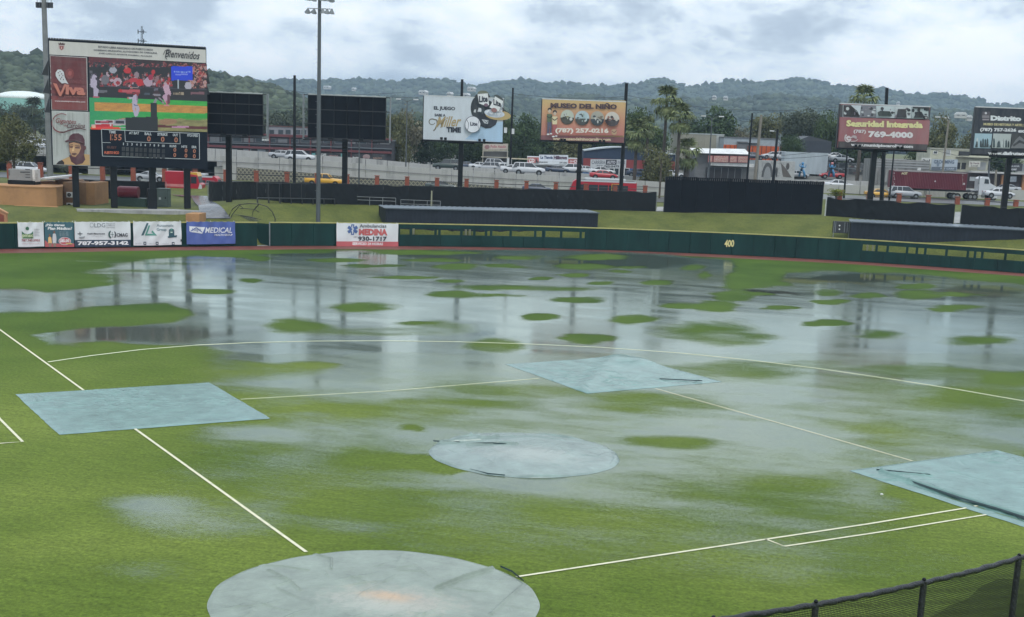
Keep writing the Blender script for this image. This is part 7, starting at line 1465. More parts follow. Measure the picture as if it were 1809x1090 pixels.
# trolley with yellow cab
p_ = V(326, 330, 180); z_ = float(V(326, 343, 180)[2]); r = thing('trolley_bus', 'red trolley with yellow framed windscreen parked behind the last scoreboard leg', 'trolley', (p_[0], p_[1], z_), -YAW)
MB().box(-2.3, .8, -1.15, 1.15, .5, 3.0).build('rear_body', RED, r, bevel=.05); MB().box(-2.3, .8, -1.17, 1.17, .38, .5).build('skirt', PY, r); MB().box(-2.3, .7, -1.17, -1.15, 1.0, 1.35).build('stripe', M('pale_red', (.55, .2, .2)), r)
MB().prism([(.85, .45), (2.5, .45), (2.55, 1.4), (2.2, 1.6), (2.0, 2.6), (.85, 2.75)], -1.15, 1.15).build('cab', RED, r, bevel=.05); MB().prism([(1.0, 2.5), (2.1, 2.45), (1.9, 2.95), (1.1, 2.95)], -1.1, 1.1).build('cab_roof', PY, r); MB().box(1.15, 1.9, -1.18, -1.14, 1.5, 2.4).build('window', GREYWIN, r); MB().add([(2.26, -1.0, 1.62), (2.26, 1.0, 1.62), (2.07, 1.0, 2.45), (2.07, -1.0, 2.45)], [(0, 1, 2, 3)]).build('windscreen', GREYWIN, r)
MB().prism([(2.0, .5), (2.6, .5), (2.6, 1.3), (2.3, 1.5)], -1.17, -1.14).build('white_fender', PW_, r); wheels(r, (-1.5, 1.9), 1.15, .42)
o = tag(MB().box(-3, 2.6, -.5, .5, -.35, .25).build('kerb_block', paint('kerb_yellow', (.6, .4, .05), .7), loc=(p_[0]-FWD[0]*2, p_[1]-FWD[1]*2, z_), rz=-YAW), 'yellow painted kerb block in front of the red trolley', 'kerb')
# container truck
D = 205; q = Quad((1578, 302), (1708, 305), (1706, 334.5), (1577, 332.5), D); zc0 = q.zb; p_ = V(1655, 340, D); zr_ = float(V(1655, 351, D)[2])
r = thing('container_truck', 'white truck tractor hauling a dark red shipping container on the right', 'truck', (q.loc[0], q.loc[1], zr_), q.rz); zb_, zt_ = q.zb-zr_, q.zt-zr_
CR = M('container_red', (.115, .014, .026), .5, var=.12, scale=.5, wear=(.15, .03, .035), wscale=.8, streak=True)
ct = MB(); ct.box(0, q.W, .04, 2.4, zb_, zt_)
cont = ct.build('container', CR, r); b = MB(); n = 44
for i in range(n): x = q.W*(i+.5)/n; b.prismz([(x-.10, .04), (x-.05, -.0), (x+.05, -.0), (x+.10, .04)], zb_+.15, zt_-.12)
b.build('corrugation', CR, cont); MB().box(-.02, q.W+.02, -.03, 2.45, zt_-.12, zt_+.03).build('top_rail', M('container_rail', (.26, .22, .22), .6), cont); MB().box(-.02, q.W+.02, -.03, 2.45, zb_-.02, zb_+.15).build('bottom_rail', CR, cont)
for x in (.0, q.W): MB().box(x-.08, x+.08, -.03, 2.45, zb_, zt_).build('corner_post', CR, cont)
a = Art(q, y=-.04); a.q.h0 = q.zb-zr_; a.text('ACIT', 1591.5, 305, 1602.5, 309, S(206, 196, 150), bold=.06); a.ell(1652, 320, 1.3, 1.3, (.7, .7, .7), n=8); a.rect(1702, 322, 1704.5, 325, (.6, .55, .55)); 
rg = random.Random(3)
for i in range(9): a.rect(1577.3+rg.random()*2, 306+i*2.7, 1578.6+rg.random()*2.4, 307.4+i*2.7, (.5, .45, .45)); a.rect(1699+rg.random(), 306+i*2.3, 1700+rg.random()*1.5, 307+i*2.3, (.4, .3, .3))
a.build('markings', PRINT, cont)
MB().box(.2, q.W+2.2, .6, 1.8, zb_-.32, zb_-.02).build('chassis', DARK, r)
for x in (q.W*.52,): MB().box(x, x+.1, .3, .4, .3, zb_).box(x, x+.1, 2.0, 2.1, .3, zb_).build('landing_leg', GALV, r)
TX_ = lambda px: q((px), 330)[0]
MB().prism([(TX_(1731), .75), (TX_(1731)-.1, zt_-.75), (TX_(1735), zt_-.45), (TX_(1746), zt_-.45), (TX_(1749), zt_-.95), (TX_(1749.5), zt_-1.35), (TX_(1761), zt_-1.85), (TX_(1763), .6), (TX_(1757), .55), (TX_(1735), .75)][::-1], .15, 2.3).build('cab', PW_, r, bevel=.05)
MB().box(TX_(1718), TX_(1731), .6, 1.9, zb_-.2, zb_+.1).build('fifth_wheel_deck', PW_, r); MB().prism([(TX_(1739), zt_-1.45), (TX_(1739.5), zt_-.75), (TX_(1746), zt_-.8), (TX_(1747.5), zt_-1.45)][::-1], .11, .16).build('door_window', GREYWIN, r); MB().box(TX_(1728.5), TX_(1730.5), .1, .3, zt_-1.6, zt_-.3).build('exhaust_stack', GALV, r)
MB().prism([(TX_(1752), .4), (TX_(1752), 1.15), (TX_(1755), 1.35), (TX_(1760), 1.25), (TX_(1764), .9), (TX_(1764), .4)], .0, .2).build('fender', PW_, r); MB().box(TX_(1762), TX_(1764.5), .1, 2.35, .35, .75).build('bumper', GALV, r); MB().cyl((TX_(1737), .2, .75), (TX_(1743), .2, .75), .32, n=12).build('fuel_tank', GALV, r)
for px in (1688, 1694, 1717, 1724.5, 1757.5):
    for y in (.05, 2.1): w_ = MB().cyl((TX_(px), y, .48), (TX_(px), y+.3, .48), .48, n=16).build('wheel', RUBBER, r); MB().cyl((TX_(px), y-.02, .48), (TX_(px), y, .48), .25, n=10).build('rim', GALV, w_)
for px in (1590, 1597):
    w_ = MB().cyl((TX_(px), .05, .48), (TX_(px), .35, .48), .48, n=16).build('wheel', RUBBER, r); MB().cyl((TX_(px), .03, .48), (TX_(px), .05, .48), .25, n=10).build('rim', GALV, w_)

# ---------------------------------------------------------------- buildings
def block(name, label, corn, D, depth, wallm, D1=None, roofm=None, cat='building', ext=2.0, over=.15, group=None):
    q = Quad(*corn, D, D1); r = thing(name, label, cat, (q.loc[0], q.loc[1], q.zb), q.rz, group); q.base = q.zb; q.h0 = 0
    MB().box(0, q.W, 0, depth, -ext, q.H).build('wall', wallm, r)
    if roofm: MB().box(-over, q.W+over, -over, depth+over, q.H, q.H+.18).build('roof', roofm, r)
    return r, q
def win(r, q, x0, y0, x1, y1, m=GREYWIN, nm='window', y=-.04, frame=None):
    a0_, z1_ = q(x0, y0); a1_, z0_ = q(x1, y1); a0_, a1_ = sorted((a0_, a1_)); z0_, z1_ = sorted((z0_, z1_)); o = MB().box(a0_, a1_, y, .02, z0_, z1_).build(nm, m, r)
    if frame: MB().box(a0_-.08, a0_, y-.04, .01, z0_-.08, z1_+.08).box(a1_, a1_+.08, y-.04, .01, z0_-.08, z1_+.08).box(a0_, a1_, y-.04, .01, z1_, z1_+.08).box(a0_, a1_, y-.04, .01, z0_-.08, z0_).build('frame', frame, o)
    return o
GW_ = M('grey_wall', (.15, .155, .165), .8, var=.15, streak=True); DW = M('dark_wall', (.05, .05, .058), .8, var=.2); RB = M('oxide_red_trim', (.14, .04, .045), .7); BG = M('blue_grey_band', (.12, .14, .155), .7, var=.1)
r, q = block('commercial_building', 'long grey two storey commercial building with dark red rails behind the blank billboards', ((365, 240), (692, 247), (692, 300), (365, 292)), 250, 14, DW, roofm=GW_)
win(r, q, 365, 252.5, 692, 261.5, BG, 'parapet_band', -.5); win(r, q, 365, 261.7, 692, 265.2, RB, 'red_rail', -.55); win(r, q, 365, 239.5, 692, 242, RB, 'red_cornice', -.3)
for x in range(372, 690, 20): win(r, q, x, 243.5+(x-365)*.02, x+15, 252, GREYWIN if x % 3 else GW_, 'window', -.05, GW_)
win(r, q, 463, 240.5, 477, 250, M('white_blind', (.5, .52, .5)), 'window', -.09)
for x in range(368, 692, 36): win(r, q, x, 240, x+1.8, 290, RB, 'column', -.45)
a = Art(q, y=-.6); a.rect(560, 269, 605, 282, S(30, 34, 40)); a.text('CAFE', 568, 270.5, 577, 275, (.6, .62, .62), bold=.04); a.rect(603, 270, 608, 281, S(60, 150, 150)); a.rect(552, 270, 558, 279, S(60, 150, 150)); a.text('MERCADO', 582, 273, 598, 278, (.4, .2, .2), bold=.03); a.rect(622, 270, 684, 286, S(34, 32, 40)); a.text('Boutique', 624, 275, 637, 279, (.65, .65, .66), bold=.05); a.ell(648, 275, 6.5, 4.5, S(150, 120, 120)); a.ell(648, 279, 3.5, 2.5, S(110, 84, 86)); a.text('SALON', 660, 275.5, 675, 278.5, S(150, 110, 90), bold=.05); a.build('shop_signs', PRINT, r)
for x in (405, 430, 455, 486): win(r, q, x, 264.5, x+14, 279, M('shop_pale', (.25, .29, .32), .5), 'shop_front', -.06)
r, q = block('upper_storey_block', 'pale grey upper storey block with red brown roof edge between the blank billboards', ((470, 223), (546, 226), (546, 246), (470, 244)), 254, 8, M('pale_grey_wall', (.26, .26, .28), .8), roofm=M('brown_roof', (.12, .055, .045)))
for x in (476, 492, 505, 522, 533): win(r, q, x, 229.5, x+8, 237, GREYWIN, 'window', -.05, GW_)
win(r, q, 470, 238.5, 546, 240, RB, 'trim', -.1)
# little house with a sign on its roof
r, q = block('sign_shop', 'small dark shop under a faded pink sign behind the parked cars', ((852, 266), (897, 268), (897, 300), (852, 298)), 252, 9, M('shop_dim', (.12, .12, .12)))
win(r, q, 850, 276, 900, 279.5, M('beige_trim', (.45, .42, .34)), 'awning', -1.4); a = Art(q, y=-.8); a.rect(853, 254, 896, 264.5, S(190, 176, 160)); a.text('Pollo Asado', 866, 256, 893, 261.5, S(170, 84, 90), bold=.03); a.ell(860, 259.5, 4.5, 3.8, S(150, 100, 100)); a.rect(854, 265.5, 896, 267, S(190, 184, 160)); a.build('sign', PRINT, r)
for x in (853, 896): win(r, q, x-.6, 254, x+.6, 290, M('beige_trim', (.45, .42, .34)), 'post', -1.2)
win(r, q, 868, 281, 875, 296, DARK, 'door'); win(r, q, 879, 281, 888, 292, GREYWIN)
pole('white square concrete gate pillar left of the white store', 899, 279, 306, 236, 1.0, WHITE, name='gate_pillar', cat='pillar')
qq = Quad((899, 279.5), (936, 281), (936, 282.3), (899, 280.8), 238); tag(MB().box(0, qq.W, 0, .2, 0, .2).build('gate_beam', M('cream_beam', (.55, .5, .36)), loc=qq.loc, rz=qq.rz), 'thin cream beam joining the gate pillar and the white store', 'beam')
# white store with red panels
r, q = block('white_store', 'low white store with red corner panels and a large blue lettered sign', ((931, 277.5), (1021, 279.5), (1021, 308), (931, 306)), 246, 10, M('store_white', (.52, .54, .55), .7))
a = Art(q, y=-.25); a.rect(932, 278.5, 952, 288, S(176, 66, 60)); a.text('CD', 934, 280.5, 944, 287.5, (.7, .68, .66), bold=.05); a.poly([(946, 278.5), (951, 288), (946, 288)], S(60, 40, 44)); a.rect(951.5, 273.5, 1003, 284.5, S(206, 212, 220)); a.text('La Tienda', 954, 275.5, 976, 281, S(40, 70, 110), bold=.05); a.text('Hilltown', 977.5, 275, 1001, 281.5, S(80, 44, 70), bold=.07)
a.rect(951.5, 284.5, 1003, 290, S(196, 202, 206)); a.text('REPARACION', 951, 285.5, 967, 288, S(40, 40, 50), bold=.05); a.text('279-1200', 988, 286, 1001, 288.6, S(40, 40, 50), bold=.05); a.rect(1003.5, 280.5, 1020.5, 289, S(176, 60, 56))
for cx, rr_ in ((1008, 1.8), (1011.5, 1.2), (1016, 3)): a.ell(cx, 284.5, rr_, rr_, (.7, .66, .66)); a.ell(cx, 284.5, rr_*.5, rr_*.5, S(176, 60, 56))
a.build('signs', PRINT, r); win(r, q, 931, 290, 1021, 292.5, WHITE, 'canopy', -1.6)
for x0, x1, m_ in ((932, 944, GREYWIN), (946, 966, M('shutter', (.3, .31, .32), .5)), (967, 975, M('redbrown_door', (.12, .05, .05))), (976, 984, GREYWIN), (985.5, 1001, GREYWIN), (1003, 1019, M('store_blue', (.06, .10, .16)))): win(r, q, x0, 293.5, x1, 305, m_, 'shop_front', -.05, WHITE)
# blue and red warehouse with curved roof
q = Quad((1030, 268), (1192, 273), (1192, 316), (1030, 309), 244); r = thing('warehouse', 'blue warehouse with red band and curved pale roof edge behind the palm trees', 'building', (q.loc[0], q.loc[1], q.zb), q.rz); q.h0 = 0
bl_, rd_, nv_ = M('wh_blue', (.05, .12, .26), .7, streak=True), M('wh_red', (.24, .045, .045), .7, streak=True), M('wh_navy', (.025, .045, .085), .7)
def zy(y): return q(1100, y)[1]
arcp = [(q.W*i/16, zy(268)+.9*math.sin(math.pi*min(1, i/16*1.1))-.2) for i in range(17)]
MB().prism([(0, -2), (q.W, -2)]+arcp[::-1], 0, 14).build('wall', nv_, r); MB().box(0, q.W, -.05, 0, zy(297), zy(282)).build('red_band', rd_, r); MB().box(0, q.W, -.06, 0, -2, zy(297)).build('blue_band', bl_, r)
b = MB(); 
for i in range(16): (xa, za_), (xb, zb_) = arcp[i], arcp[i+1]; b.add([(xa, -.3, za_), (xb, -.3, zb_), (xb, -.3, zb_+.2), (xa, -.3, za_+.2), (xa, 14, za_+.2), (xb, 14, zb_+.2)], [(0, 1, 2, 3), (3, 2, 5, 4)])
b.build('roof', M('roof_pale', (.42, .47, .5), .4), r); a = Art(q, y=-.1); a.rect(1043, 281.5, 1106, 296.5, S(196, 200, 204)); a.text('CARRERA', 1045, 283.5, 1069, 290, S(110, 120, 130), bold=.03); a.rect(1070, 282.5, 1089, 291, S(40, 44, 60)); a.text('AUTO', 1072, 284, 1087, 289.5, (.55, .56, .6), bold=.05); a.text('PARTS', 1091, 284, 1104, 290, S(120, 130, 140), bold=.03); a.text('787-762-5479', 1054, 292, 1094, 295.8, S(60, 66, 76), bold=.04); a.build('sign', PRINT, r)
for x in range(1050, 1106, 9): win(r, q, x, 297.5, x+7.5, 310, GREYWIN, 'window', -.1, WHITE)
win(r, q, 1168, 296, 1180, 314, DARK, 'door', -.1)
# beige warehouse and its neighbours
bg_ = M('beige_metal', (.30, .29, .23), .6, var=.08, streak=True)
r, q = block('beige_warehouse', 'plain beige metal warehouse box behind the short palm', ((1196, 236.5), (1278, 238), (1278, 270), (1196, 268)), 268, 12, bg_, roofm=M('roof_pale2', (.4, .44, .44), .4), over=.1); win(r, q, 1265, 238, 1278, 270, M('pale_panel', (.42, .44, .42)), 'end_panel', -.05)
for x in range(1204, 1264, 10): win(r, q, x, 238, x+.5, 269, M('beige_rib', (.24, .23, .19)), 'rib', -.06)
r, q = block('orange_shop', 'orange fronted store with grey upper wall between the two leaning poles', ((1278, 243.5), (1381, 246), (1381, 284), (1278, 282)), 262, 10, M('pale_blue_grey', (.33, .37, .40), .6), roofm=GW_)
win(r, q, 1278, 256, 1381, 283, M('orange_front', (.52, .10, .025), .6), 'orange_wall', -.08); win(r, q, 1301, 250, 1320, 280, M('grey_bay', (.13, .13, .135), .6), 'grey_bay', -.3); win(r, q, 1303, 252, 1338, 255, DARK, 'sign_strip', -.35)
for x in range(1281, 1380, 8): win(r, q, x, 257, x+.8, 283, DARK, 'grille_bar', -.2)
r, q = block('signboard_shop', 'small shop with rows of red price boards and white awning behind the batter screen', ((1228, 270), (1322, 272), (1322, 322), (1228, 320)), 232, 8, M('shop_grey', (.16, .165, .17)))
MB().add([(-.5, -1.2, q(1230, 271)[1]), (q.W, -1.2, q(1230, 271)[1]+.1), (q.W, 5, q(1230, 266)[1]+.5), (-.5, 5, q(1230, 266)[1]+.3)], [(0, 1, 2, 3)]).build('roof_sheet', WHITE, r)
a = Art(q, y=-1.3)
for i, (x0, x1) in enumerate(((1248, 1256), (1257.5, 1284), (1286, 1299), (1300, 1318))):
    a.rect(x0, 275, x1, 286.5, S(176, 50, 56))
    for k in range(4): a.text(('MOTORES', 'PIEZAS', 'GOMAS', 'FRENOS')[(i+k) % 4], x0+1, 276+k*2.6, x1-1, 278+k*2.6, S(214, 190, 170), bold=.04)
a.build('price_boards', PRINT, r); win(r, q, 1254, 287, 1330, 294, WHITE, 'awning', -1.0); win(r, q, 1248, 296, 1310, 322, M('black_gate', (.025, .025, .03)), 'grille_gate', -.3)
for x in range(1250, 1311, 12): win(r, q, x, 296, x+.7, 322, GALV, 'gate_post', -.4)
r, q = block('mural_wall', 'grey white wall with an arched dark mural right of the red price boards', ((1340, 283), (1404, 285.5), (1404, 318), (1340, 316)), 230, 3, M('mural_white', (.42, .43, .42), .7, wear=(.2, .2, .2), wscale=1.0)); a = Art(q, y=-.02); a.ell(1356, 313, 10, 26, S(80, 82, 84), a0=180, a1=360); a.ell(1356, 316, 6.5, 22, S(150, 154, 156), a0=180, a1=360); a.poly([(1378, 287), (1390, 300), (1400, 314), (1384, 312)], S(96, 90, 84)); a.ell(1391, 294, 3, 6, S(70, 64, 60)); a.ell(1372, 304, 2, 9, S(60, 62, 64)); a.build('mural', PRINT, r)
block('pale_container', 'long pale blue container box above the car yard', ((1386, 268.5), (1463, 270), (1463, 288), (1386, 286)), 240, 3, M('pale_blue_box', (.40, .46, .49), .5, streak=True), cat='container')
r, q = block('dark_shed', 'large dark shed with sloping roof behind the pale container', ((1410, 246), (1468, 252), (1468, 282), (1410, 280)), 262, 9, M('dark_shed_wall', (.035, .042, .055), .7)); MB().prism([(0, q.H), (q.W, q.H), (q.W*.3, q.H+.9)], 0, 9).build('gable', M('dark_shed_roof', (.05, .056, .066)), r)
r, q = block('yard_frame_shed', 'cluttered dark yard shed frame with rails beside the stacked cars', ((1405, 286), (1545, 289), (1545, 322), (1405, 318)), 243, 5, M('yard_dark', (.09, .10, .105), .8, var=.5, scale=1.5, wear=(.2, .22, .23), wscale=1.2)); b = MB()
for x in range(1408, 1545, 17): x_, _ = q(x, 300); MB().cyl((x_, -2, -1), (x_, -2, q.H+.1), .07, n=5).build('post', GALV, r)
MB().cyl((0, -2, q.H*.72), (q.W, -2, q.H*.72), .05, n=5).build('rail', GALV, r); win(r, q, 1528, 293, 1541, 306, M('rust_orange', (.30, .19, .07)), 'rusty_panel', -1.9); win(r, q, 1374, 308, 1392, 318, M('red_box', (.30, .04, .04)), 'red_panel', -2.6); a = Art(q, y=-1.0)
rg = random.Random(8)
for i in range(60): x, y = 1407+rg.random()*132, 289+rg.random()*24; a.poly([(x, y), (x+2+rg.random()*5, y+rg.random()), (x+1+rg.random()*5, y+1+rg.random()*4), (x, y+1+rg.random()*3)], rg.choice([S(60, 66, 70), S(120, 126, 130), S(160, 166, 170), S(90, 60, 60), S(40, 44, 50), S(140, 130, 110)]))
o = a.build('scrap_parts', PRINT, r); o['kind'] = 'stuff'
for lab, px in (('left blue inflatable figure standing over the parked silver car', 1417), ('right blue inflatable figure with pink top in the car yard', 1469)):
    p_ = V(px, 305, 236); r = thing('inflatable_figure', lab, 'inflatable', (p_[0], p_[1], float(V(px, 312, 236)[2])), -YAW, 'blue inflatable figures in the car yard'); BI = M('inflatable_blue', (.07, .24, .45), .5)
    MB().tube([(-.5, 0, 0), (-.35, 0, .7), (-.15, 0, 1.2), (0, 0, 1.6), (0, 0, 2.0)], .22, 8, rads=[.14, .2, .28, .3, .2]).tube([(.5, 0, 0), (.35, 0, .7), (.1, 0, 1.2)], .2, 8).build('body', BI, r, smooth=True); MB().tube([(-.1, 0, 1.5), (-.5, 0, 1.8), (-.45, 0, 2.2)], .1, 6).tube([(.1, 0, 1.5), (.55, 0, 1.7), (.6, 0, 2.1)], .1, 6).build('arms', BI, r); MB().sphere((0, 0, 2.25), .26, n=10, r=6).build('head', M('pink_top', (.5, .2, .2)) if px > 1450 else BI, r, smooth=True)
r, q = block('weathered_wall_building', 'weathered grey boarded building behind the rear of the container truck', ((1545, 281), (1640, 284), (1640, 345), (1545, 342)), 226, 8, M('weathered_wall', (.22, .22, .21), .85, var=.3, scale=1.5, wear=(.36, .36, .34), wscale=.9, streak=True)); 
for i, y in enumerate((286, 290.5, 295)): win(r, q, 1545, y, 1640, y+.8, M('rail_grey', (.32, .33, .33)), 'board_edge', -.08)
for x in range(1550, 1576, 6): win(r, q, x, 303, x+1, 342, M('board_dark', (.13, .125, .12)), 'board_gap', -.05)
win(r, q, 1619, 296, 1625, 301, WHITE, 'white_panel', -.1)
cw = M('cream_wall', (.50, .50, .40), .8, var=.12, wear=(.38, .38, .32))
r, q = block('upstairs_house', 'cream two storey house with grooming sign above the red container', ((1642, 263.5), (1746, 265.5), (1746, 306), (1642, 303)), 232, 8, cw, roofm=M('roof_cream', (.42, .42, .36)))
win(r, q, 1648, 268, 1654, 272, GREYWIN, frame=WHITE); win(r, q, 1666, 265.5, 1677, 274.5, M('pale_curtain', (.36, .38, .38)), frame=WHITE); win(r, q, 1692, 267, 1711, 275, DARK, 'balcony_opening', -.06); win(r, q, 1688, 276, 1746, 278.5, cw, 'balcony_slab', -.9); win(r, q, 1690, 287, 1707, 299, DARK, 'window', -.06); win(r, q, 1697, 287, 1699, 299, cw, 'mullion', -.1); win(r, q, 1728, 286, 1742, 300, M('pale_curtain', (.36, .38, .38)), 'window', -.06)
a = Art(q, y=-.9); a.rect(1643, 281.5, 1689, 301.5, S(170, 184, 196)); a.text('GROOMING', 1647, 283, 1683, 289.5, S(60, 84, 110), bold=.04); a.rect(1644, 295, 1688, 301, S(90, 104, 120)); a.text('PET CARE', 1660, 296.5, 1684, 299.5, S(170, 184, 196), bold=.04); a.ell(1655, 291, 2.4, 3.4, S(110, 130, 150)); a.ell(1653, 289, 1.4, 1.6, S(110, 130, 150)); a.rect(1625, 279.5, 1642, 290, (.62, .64, .6)); a.text('2x1', 1627, 282, 1640, 287.5, S(60, 60, 60), bold=.05); a.rect(1709, 284, 1729, 294.5, (.6, .6, .52)); a.text('Se Vende', 1711, 286, 1727, 289.5, S(110, 80, 90), bold=.03); a.text('Local', 1713, 290.5, 1725, 293.5, S(110, 110, 110), bold=.03); a.build('signs', PRINT, r)
rg = random.Random(6)
r, q = block('corner_store', 'dark fronted store with long white eave and orange columns at the right edge', ((1709, 305), (1860, 311), (1860, 350), (1709, 345)), 222, 9, M('store_dark', (.07, .055, .055), .7, var=.4, scale=1))
win(r, q, 1709, 304, 1860, 307.5, M('eave_white', (.5, .5, .48)), 'eave', -1.4)
for x in (1766, 1803): win(r, q, x, 309, x+4.5, 345, M('store_orange', (.42, .2, .09)), 'column', -.6)
a = Art(q, y=-.62); a.rect(1771, 311, 1792, 321, S(150, 160, 172)); a.text('ABIERTO', 1773, 312, 1790, 315.5, (.65, .67, .7), bold=.04); a.text('OFERTAS', 1773, 317, 1788, 320, (.5, .53, .55), bold=.04); a.rect(1807, 313, 1840, 322, S(150, 160, 170)); a.rect(1769, 289, 1800, 302, S(34, 38, 48)); a.text('LIQUOR', 1773, 292, 1795, 295.5, (.45, .48, .52), bold=.04); a.text('STORE', 1776, 297.5, 1790, 300.5, (.55, .57, .6), bold=.04); a.rect(1799.5, 291, 1830, 302, S(120, 126, 132)); a.build('signs', PRINT, r); win(r, q, 1712, 312, 1728, 320, WHITE, 'white_panel', -.1)
# distant pieces: dome tank and hill houses
g_ = V(42, 182, 520); r = thing('dome_tank', 'wide white domed tank with green wall on the hillside at left', 'tank', (g_[0], g_[1], float(V(42, 185, 520)[2]))); R_ = 9.6
MB().cyl((0, 0, -6), (0, 0, 2.6), R_, n=32).build('wall', M('tank_green', (.26, .50, .44), .6), r); b = MB(); b.sphere((0, 0, 2.6), R_*1.02, R_*1.02, 2.5, 32, 12); b.build('dome', M('dome_white', (.74, .80, .78), .5), r, smooth=True)
for i, (px, py, w_, D, lab) in enumerate(((748, 163, 22, 1250, 'white house on the hill above the left end of the beer billboard'), (833, 157, 20, 1280, 'white hilltop house right of the black pole behind the beer billboard'), (822, 168, 24, 1240, 'low white roof just over the beer billboard'), (795, 166, 12, 1240, 'tiny pale house left of the pole on the hill'), (578, 154, 18, 1900, 'pale roof on the far ridge right of the light tower'), (1262, 172, 11, 1300, 'white long roof on the hill above the dark tree'), (1282, 173, 12, 1310, 'second faint long roof on the hill above the dark tree'),
                                     (1587, 182, 10, 1900, 'white roof on the hill right of the security billboard pole'), (1697, 203, 34, 900, 'cluster of pale pink houses on the hill left of the black cultural billboard'), (1672, 210, 14, 900, 'small pale house left of the hillside cluster'), (1712, 208, 16, 900, 'pale house at the right of the hillside cluster'), (700, 225, 10, 900, 'pale house among the trees below the hills'), (625, 157, 8, 1900, 'tiny white house on the far ridge'))):
    p_ = V(px, py, D); k_ = D/FOC; h_ = 2.6*k_; r = thing('hill_house', lab, 'house', (p_[0], p_[1], p_[2]-h_*.6), 0, 'pale houses scattered over the hills'); wd = w_*k_*.55
    MB().box(-wd/2, wd/2, -4, 5, -1.5, h_*.7).build('wall', M('hill_wall', (.52, .50, .47)), r); MB().prism([(-wd/2-.5, h_*.7), (wd/2+.5, h_*.7), (wd/2-1, h_*.7+1.6), (-wd/2+1, h_*.7+1.6)], -4.5, 5.5).build('roof', M('hill_roof', (.62, .62, .62)), r)
    for s_ in (-.25, .22): MB().box(wd*s_-.8, wd*s_+.8, -4.1, -3.95, h_*.1, h_*.5).build('window', GREYWIN, r)

# ---------------------------------------------------------------- trees
def leafm(nm, lo, hi, sc_=.35):
    m = bpy.data.materials.new(nm); m.use_nodes = True; t = m.node_tree; b = t.nodes['Principled BSDF']; b.inputs['Roughness'].default_value = .75; b.inputs['Specular IOR Level'].default_value = .25
    ge = N(t, 'ShaderNodeNewGeometry'); n_ = N(t, 'ShaderNodeTexNoise', i_Scale=sc_, i_Detail=5.0, i_Roughness=.7); L(t, ge.outputs['Position'], n_.inputs['Vector']); rr = N(t, 'ShaderNodeValToRGB'); L(t, n_.outputs[0], rr.inputs[0]); rr.color_ramp.elements[0].position = .36; rr.color_ramp.elements[1].position = .66
    rr.color_ramp.elements[0].color = lo+(1,); rr.color_ramp.elements[1].color = hi+(1,); ri = N(t, 'ShaderNodeMapRange'); ri.inputs[3].default_value = .7; ri.inputs[4].default_value = 1.35; L(t, ge.outputs['Random Per Island'], ri.inputs[0]); v_ = N(t, 'ShaderNodeVectorMath', operation='SCALE'); L(t, rr.outputs[0], v_.inputs[0]); L(t, ri.outputs[0], v_.inputs['Scale']); L(t, v_.outputs[0], b.inputs['Base Color']); return m
LEAF = {'dark': leafm('leaf_dark', (.022, .042, .018), (.07, .11, .04)), 'mid': leafm('leaf_mid', (.03, .055, .018), (.10, .14, .045)), 'olive': leafm('leaf_olive', (.06, .07, .025), (.17, .17, .075)), 'dry': leafm('leaf_dry', (.10, .10, .06), (.24, .22, .15)), 'grey': leafm('leaf_grey', (.04, .055, .035), (.11, .13, .08)), 'bright': leafm('leaf_bright', (.09, .12, .02), (.28, .30, .05))}
BARK = M('bark', (.09, .075, .06), .9, var=.3, scale=3)
_cr = {}
def crown_mesh(seed, lobes, n, leaf, sparse=0.0):
    k = (seed, lobes, n, leaf)
    if k in _cr: return _cr[k]
    rg = np.random.RandomState(seed); C = []; 
    for i in range(lobes):
        a_ = rg.rand()*6.28; r_ = .34*rg.rand()**.6; z = rg.uniform(.22, .82); r_ *= 1-.5*abs(z-.45); C.append((math.cos(a_)*r_, math.sin(a_)*r_, z, rg.uniform(.15, .27)))
    C = np.array(C); i = rg.randint(0, lobes, n); d = rg.normal(size=(n, 3)); d /= np.linalg.norm(d, axis=1)[:, None]; rad = rg.uniform(.55 if not sparse else .2, 1.08, n)
    P = C[i, :3]+d*(C[i, 3]*rad)[:, None]*np.array([1, 1, .85]); u = rg.normal(size=(n, 3)); u /= np.linalg.norm(u, axis=1)[:, None]; w = np.cross(u, d+rg.normal(size=(n, 3))*.5); w /= np.linalg.norm(w, axis=1)[:, None]+1e-9
    s_ = leaf*rg.uniform(.5, 1.4, n)[:, None]; Q = np.stack([P-u*s_, P-w*s_*.6, P+u*s_, P+w*s_*.6], 1).reshape(-1, 3)
    me = bpy.data.meshes.new('crown'); me.vertices.add(len(Q)); me.vertices.foreach_set('co', Q.astype(np.float32).ravel()); me.loops.add(4*n); me.loops.foreach_set('vertex_index', np.arange(4*n, dtype=np.int32)); me.polygons.add(n); me.polygons.foreach_set('loop_start', np.arange(0, 4*n, 4, dtype=np.int32)); me.update(calc_edges=True)
    _cr[k] = (me, C); return _cr[k]
_crm = {}
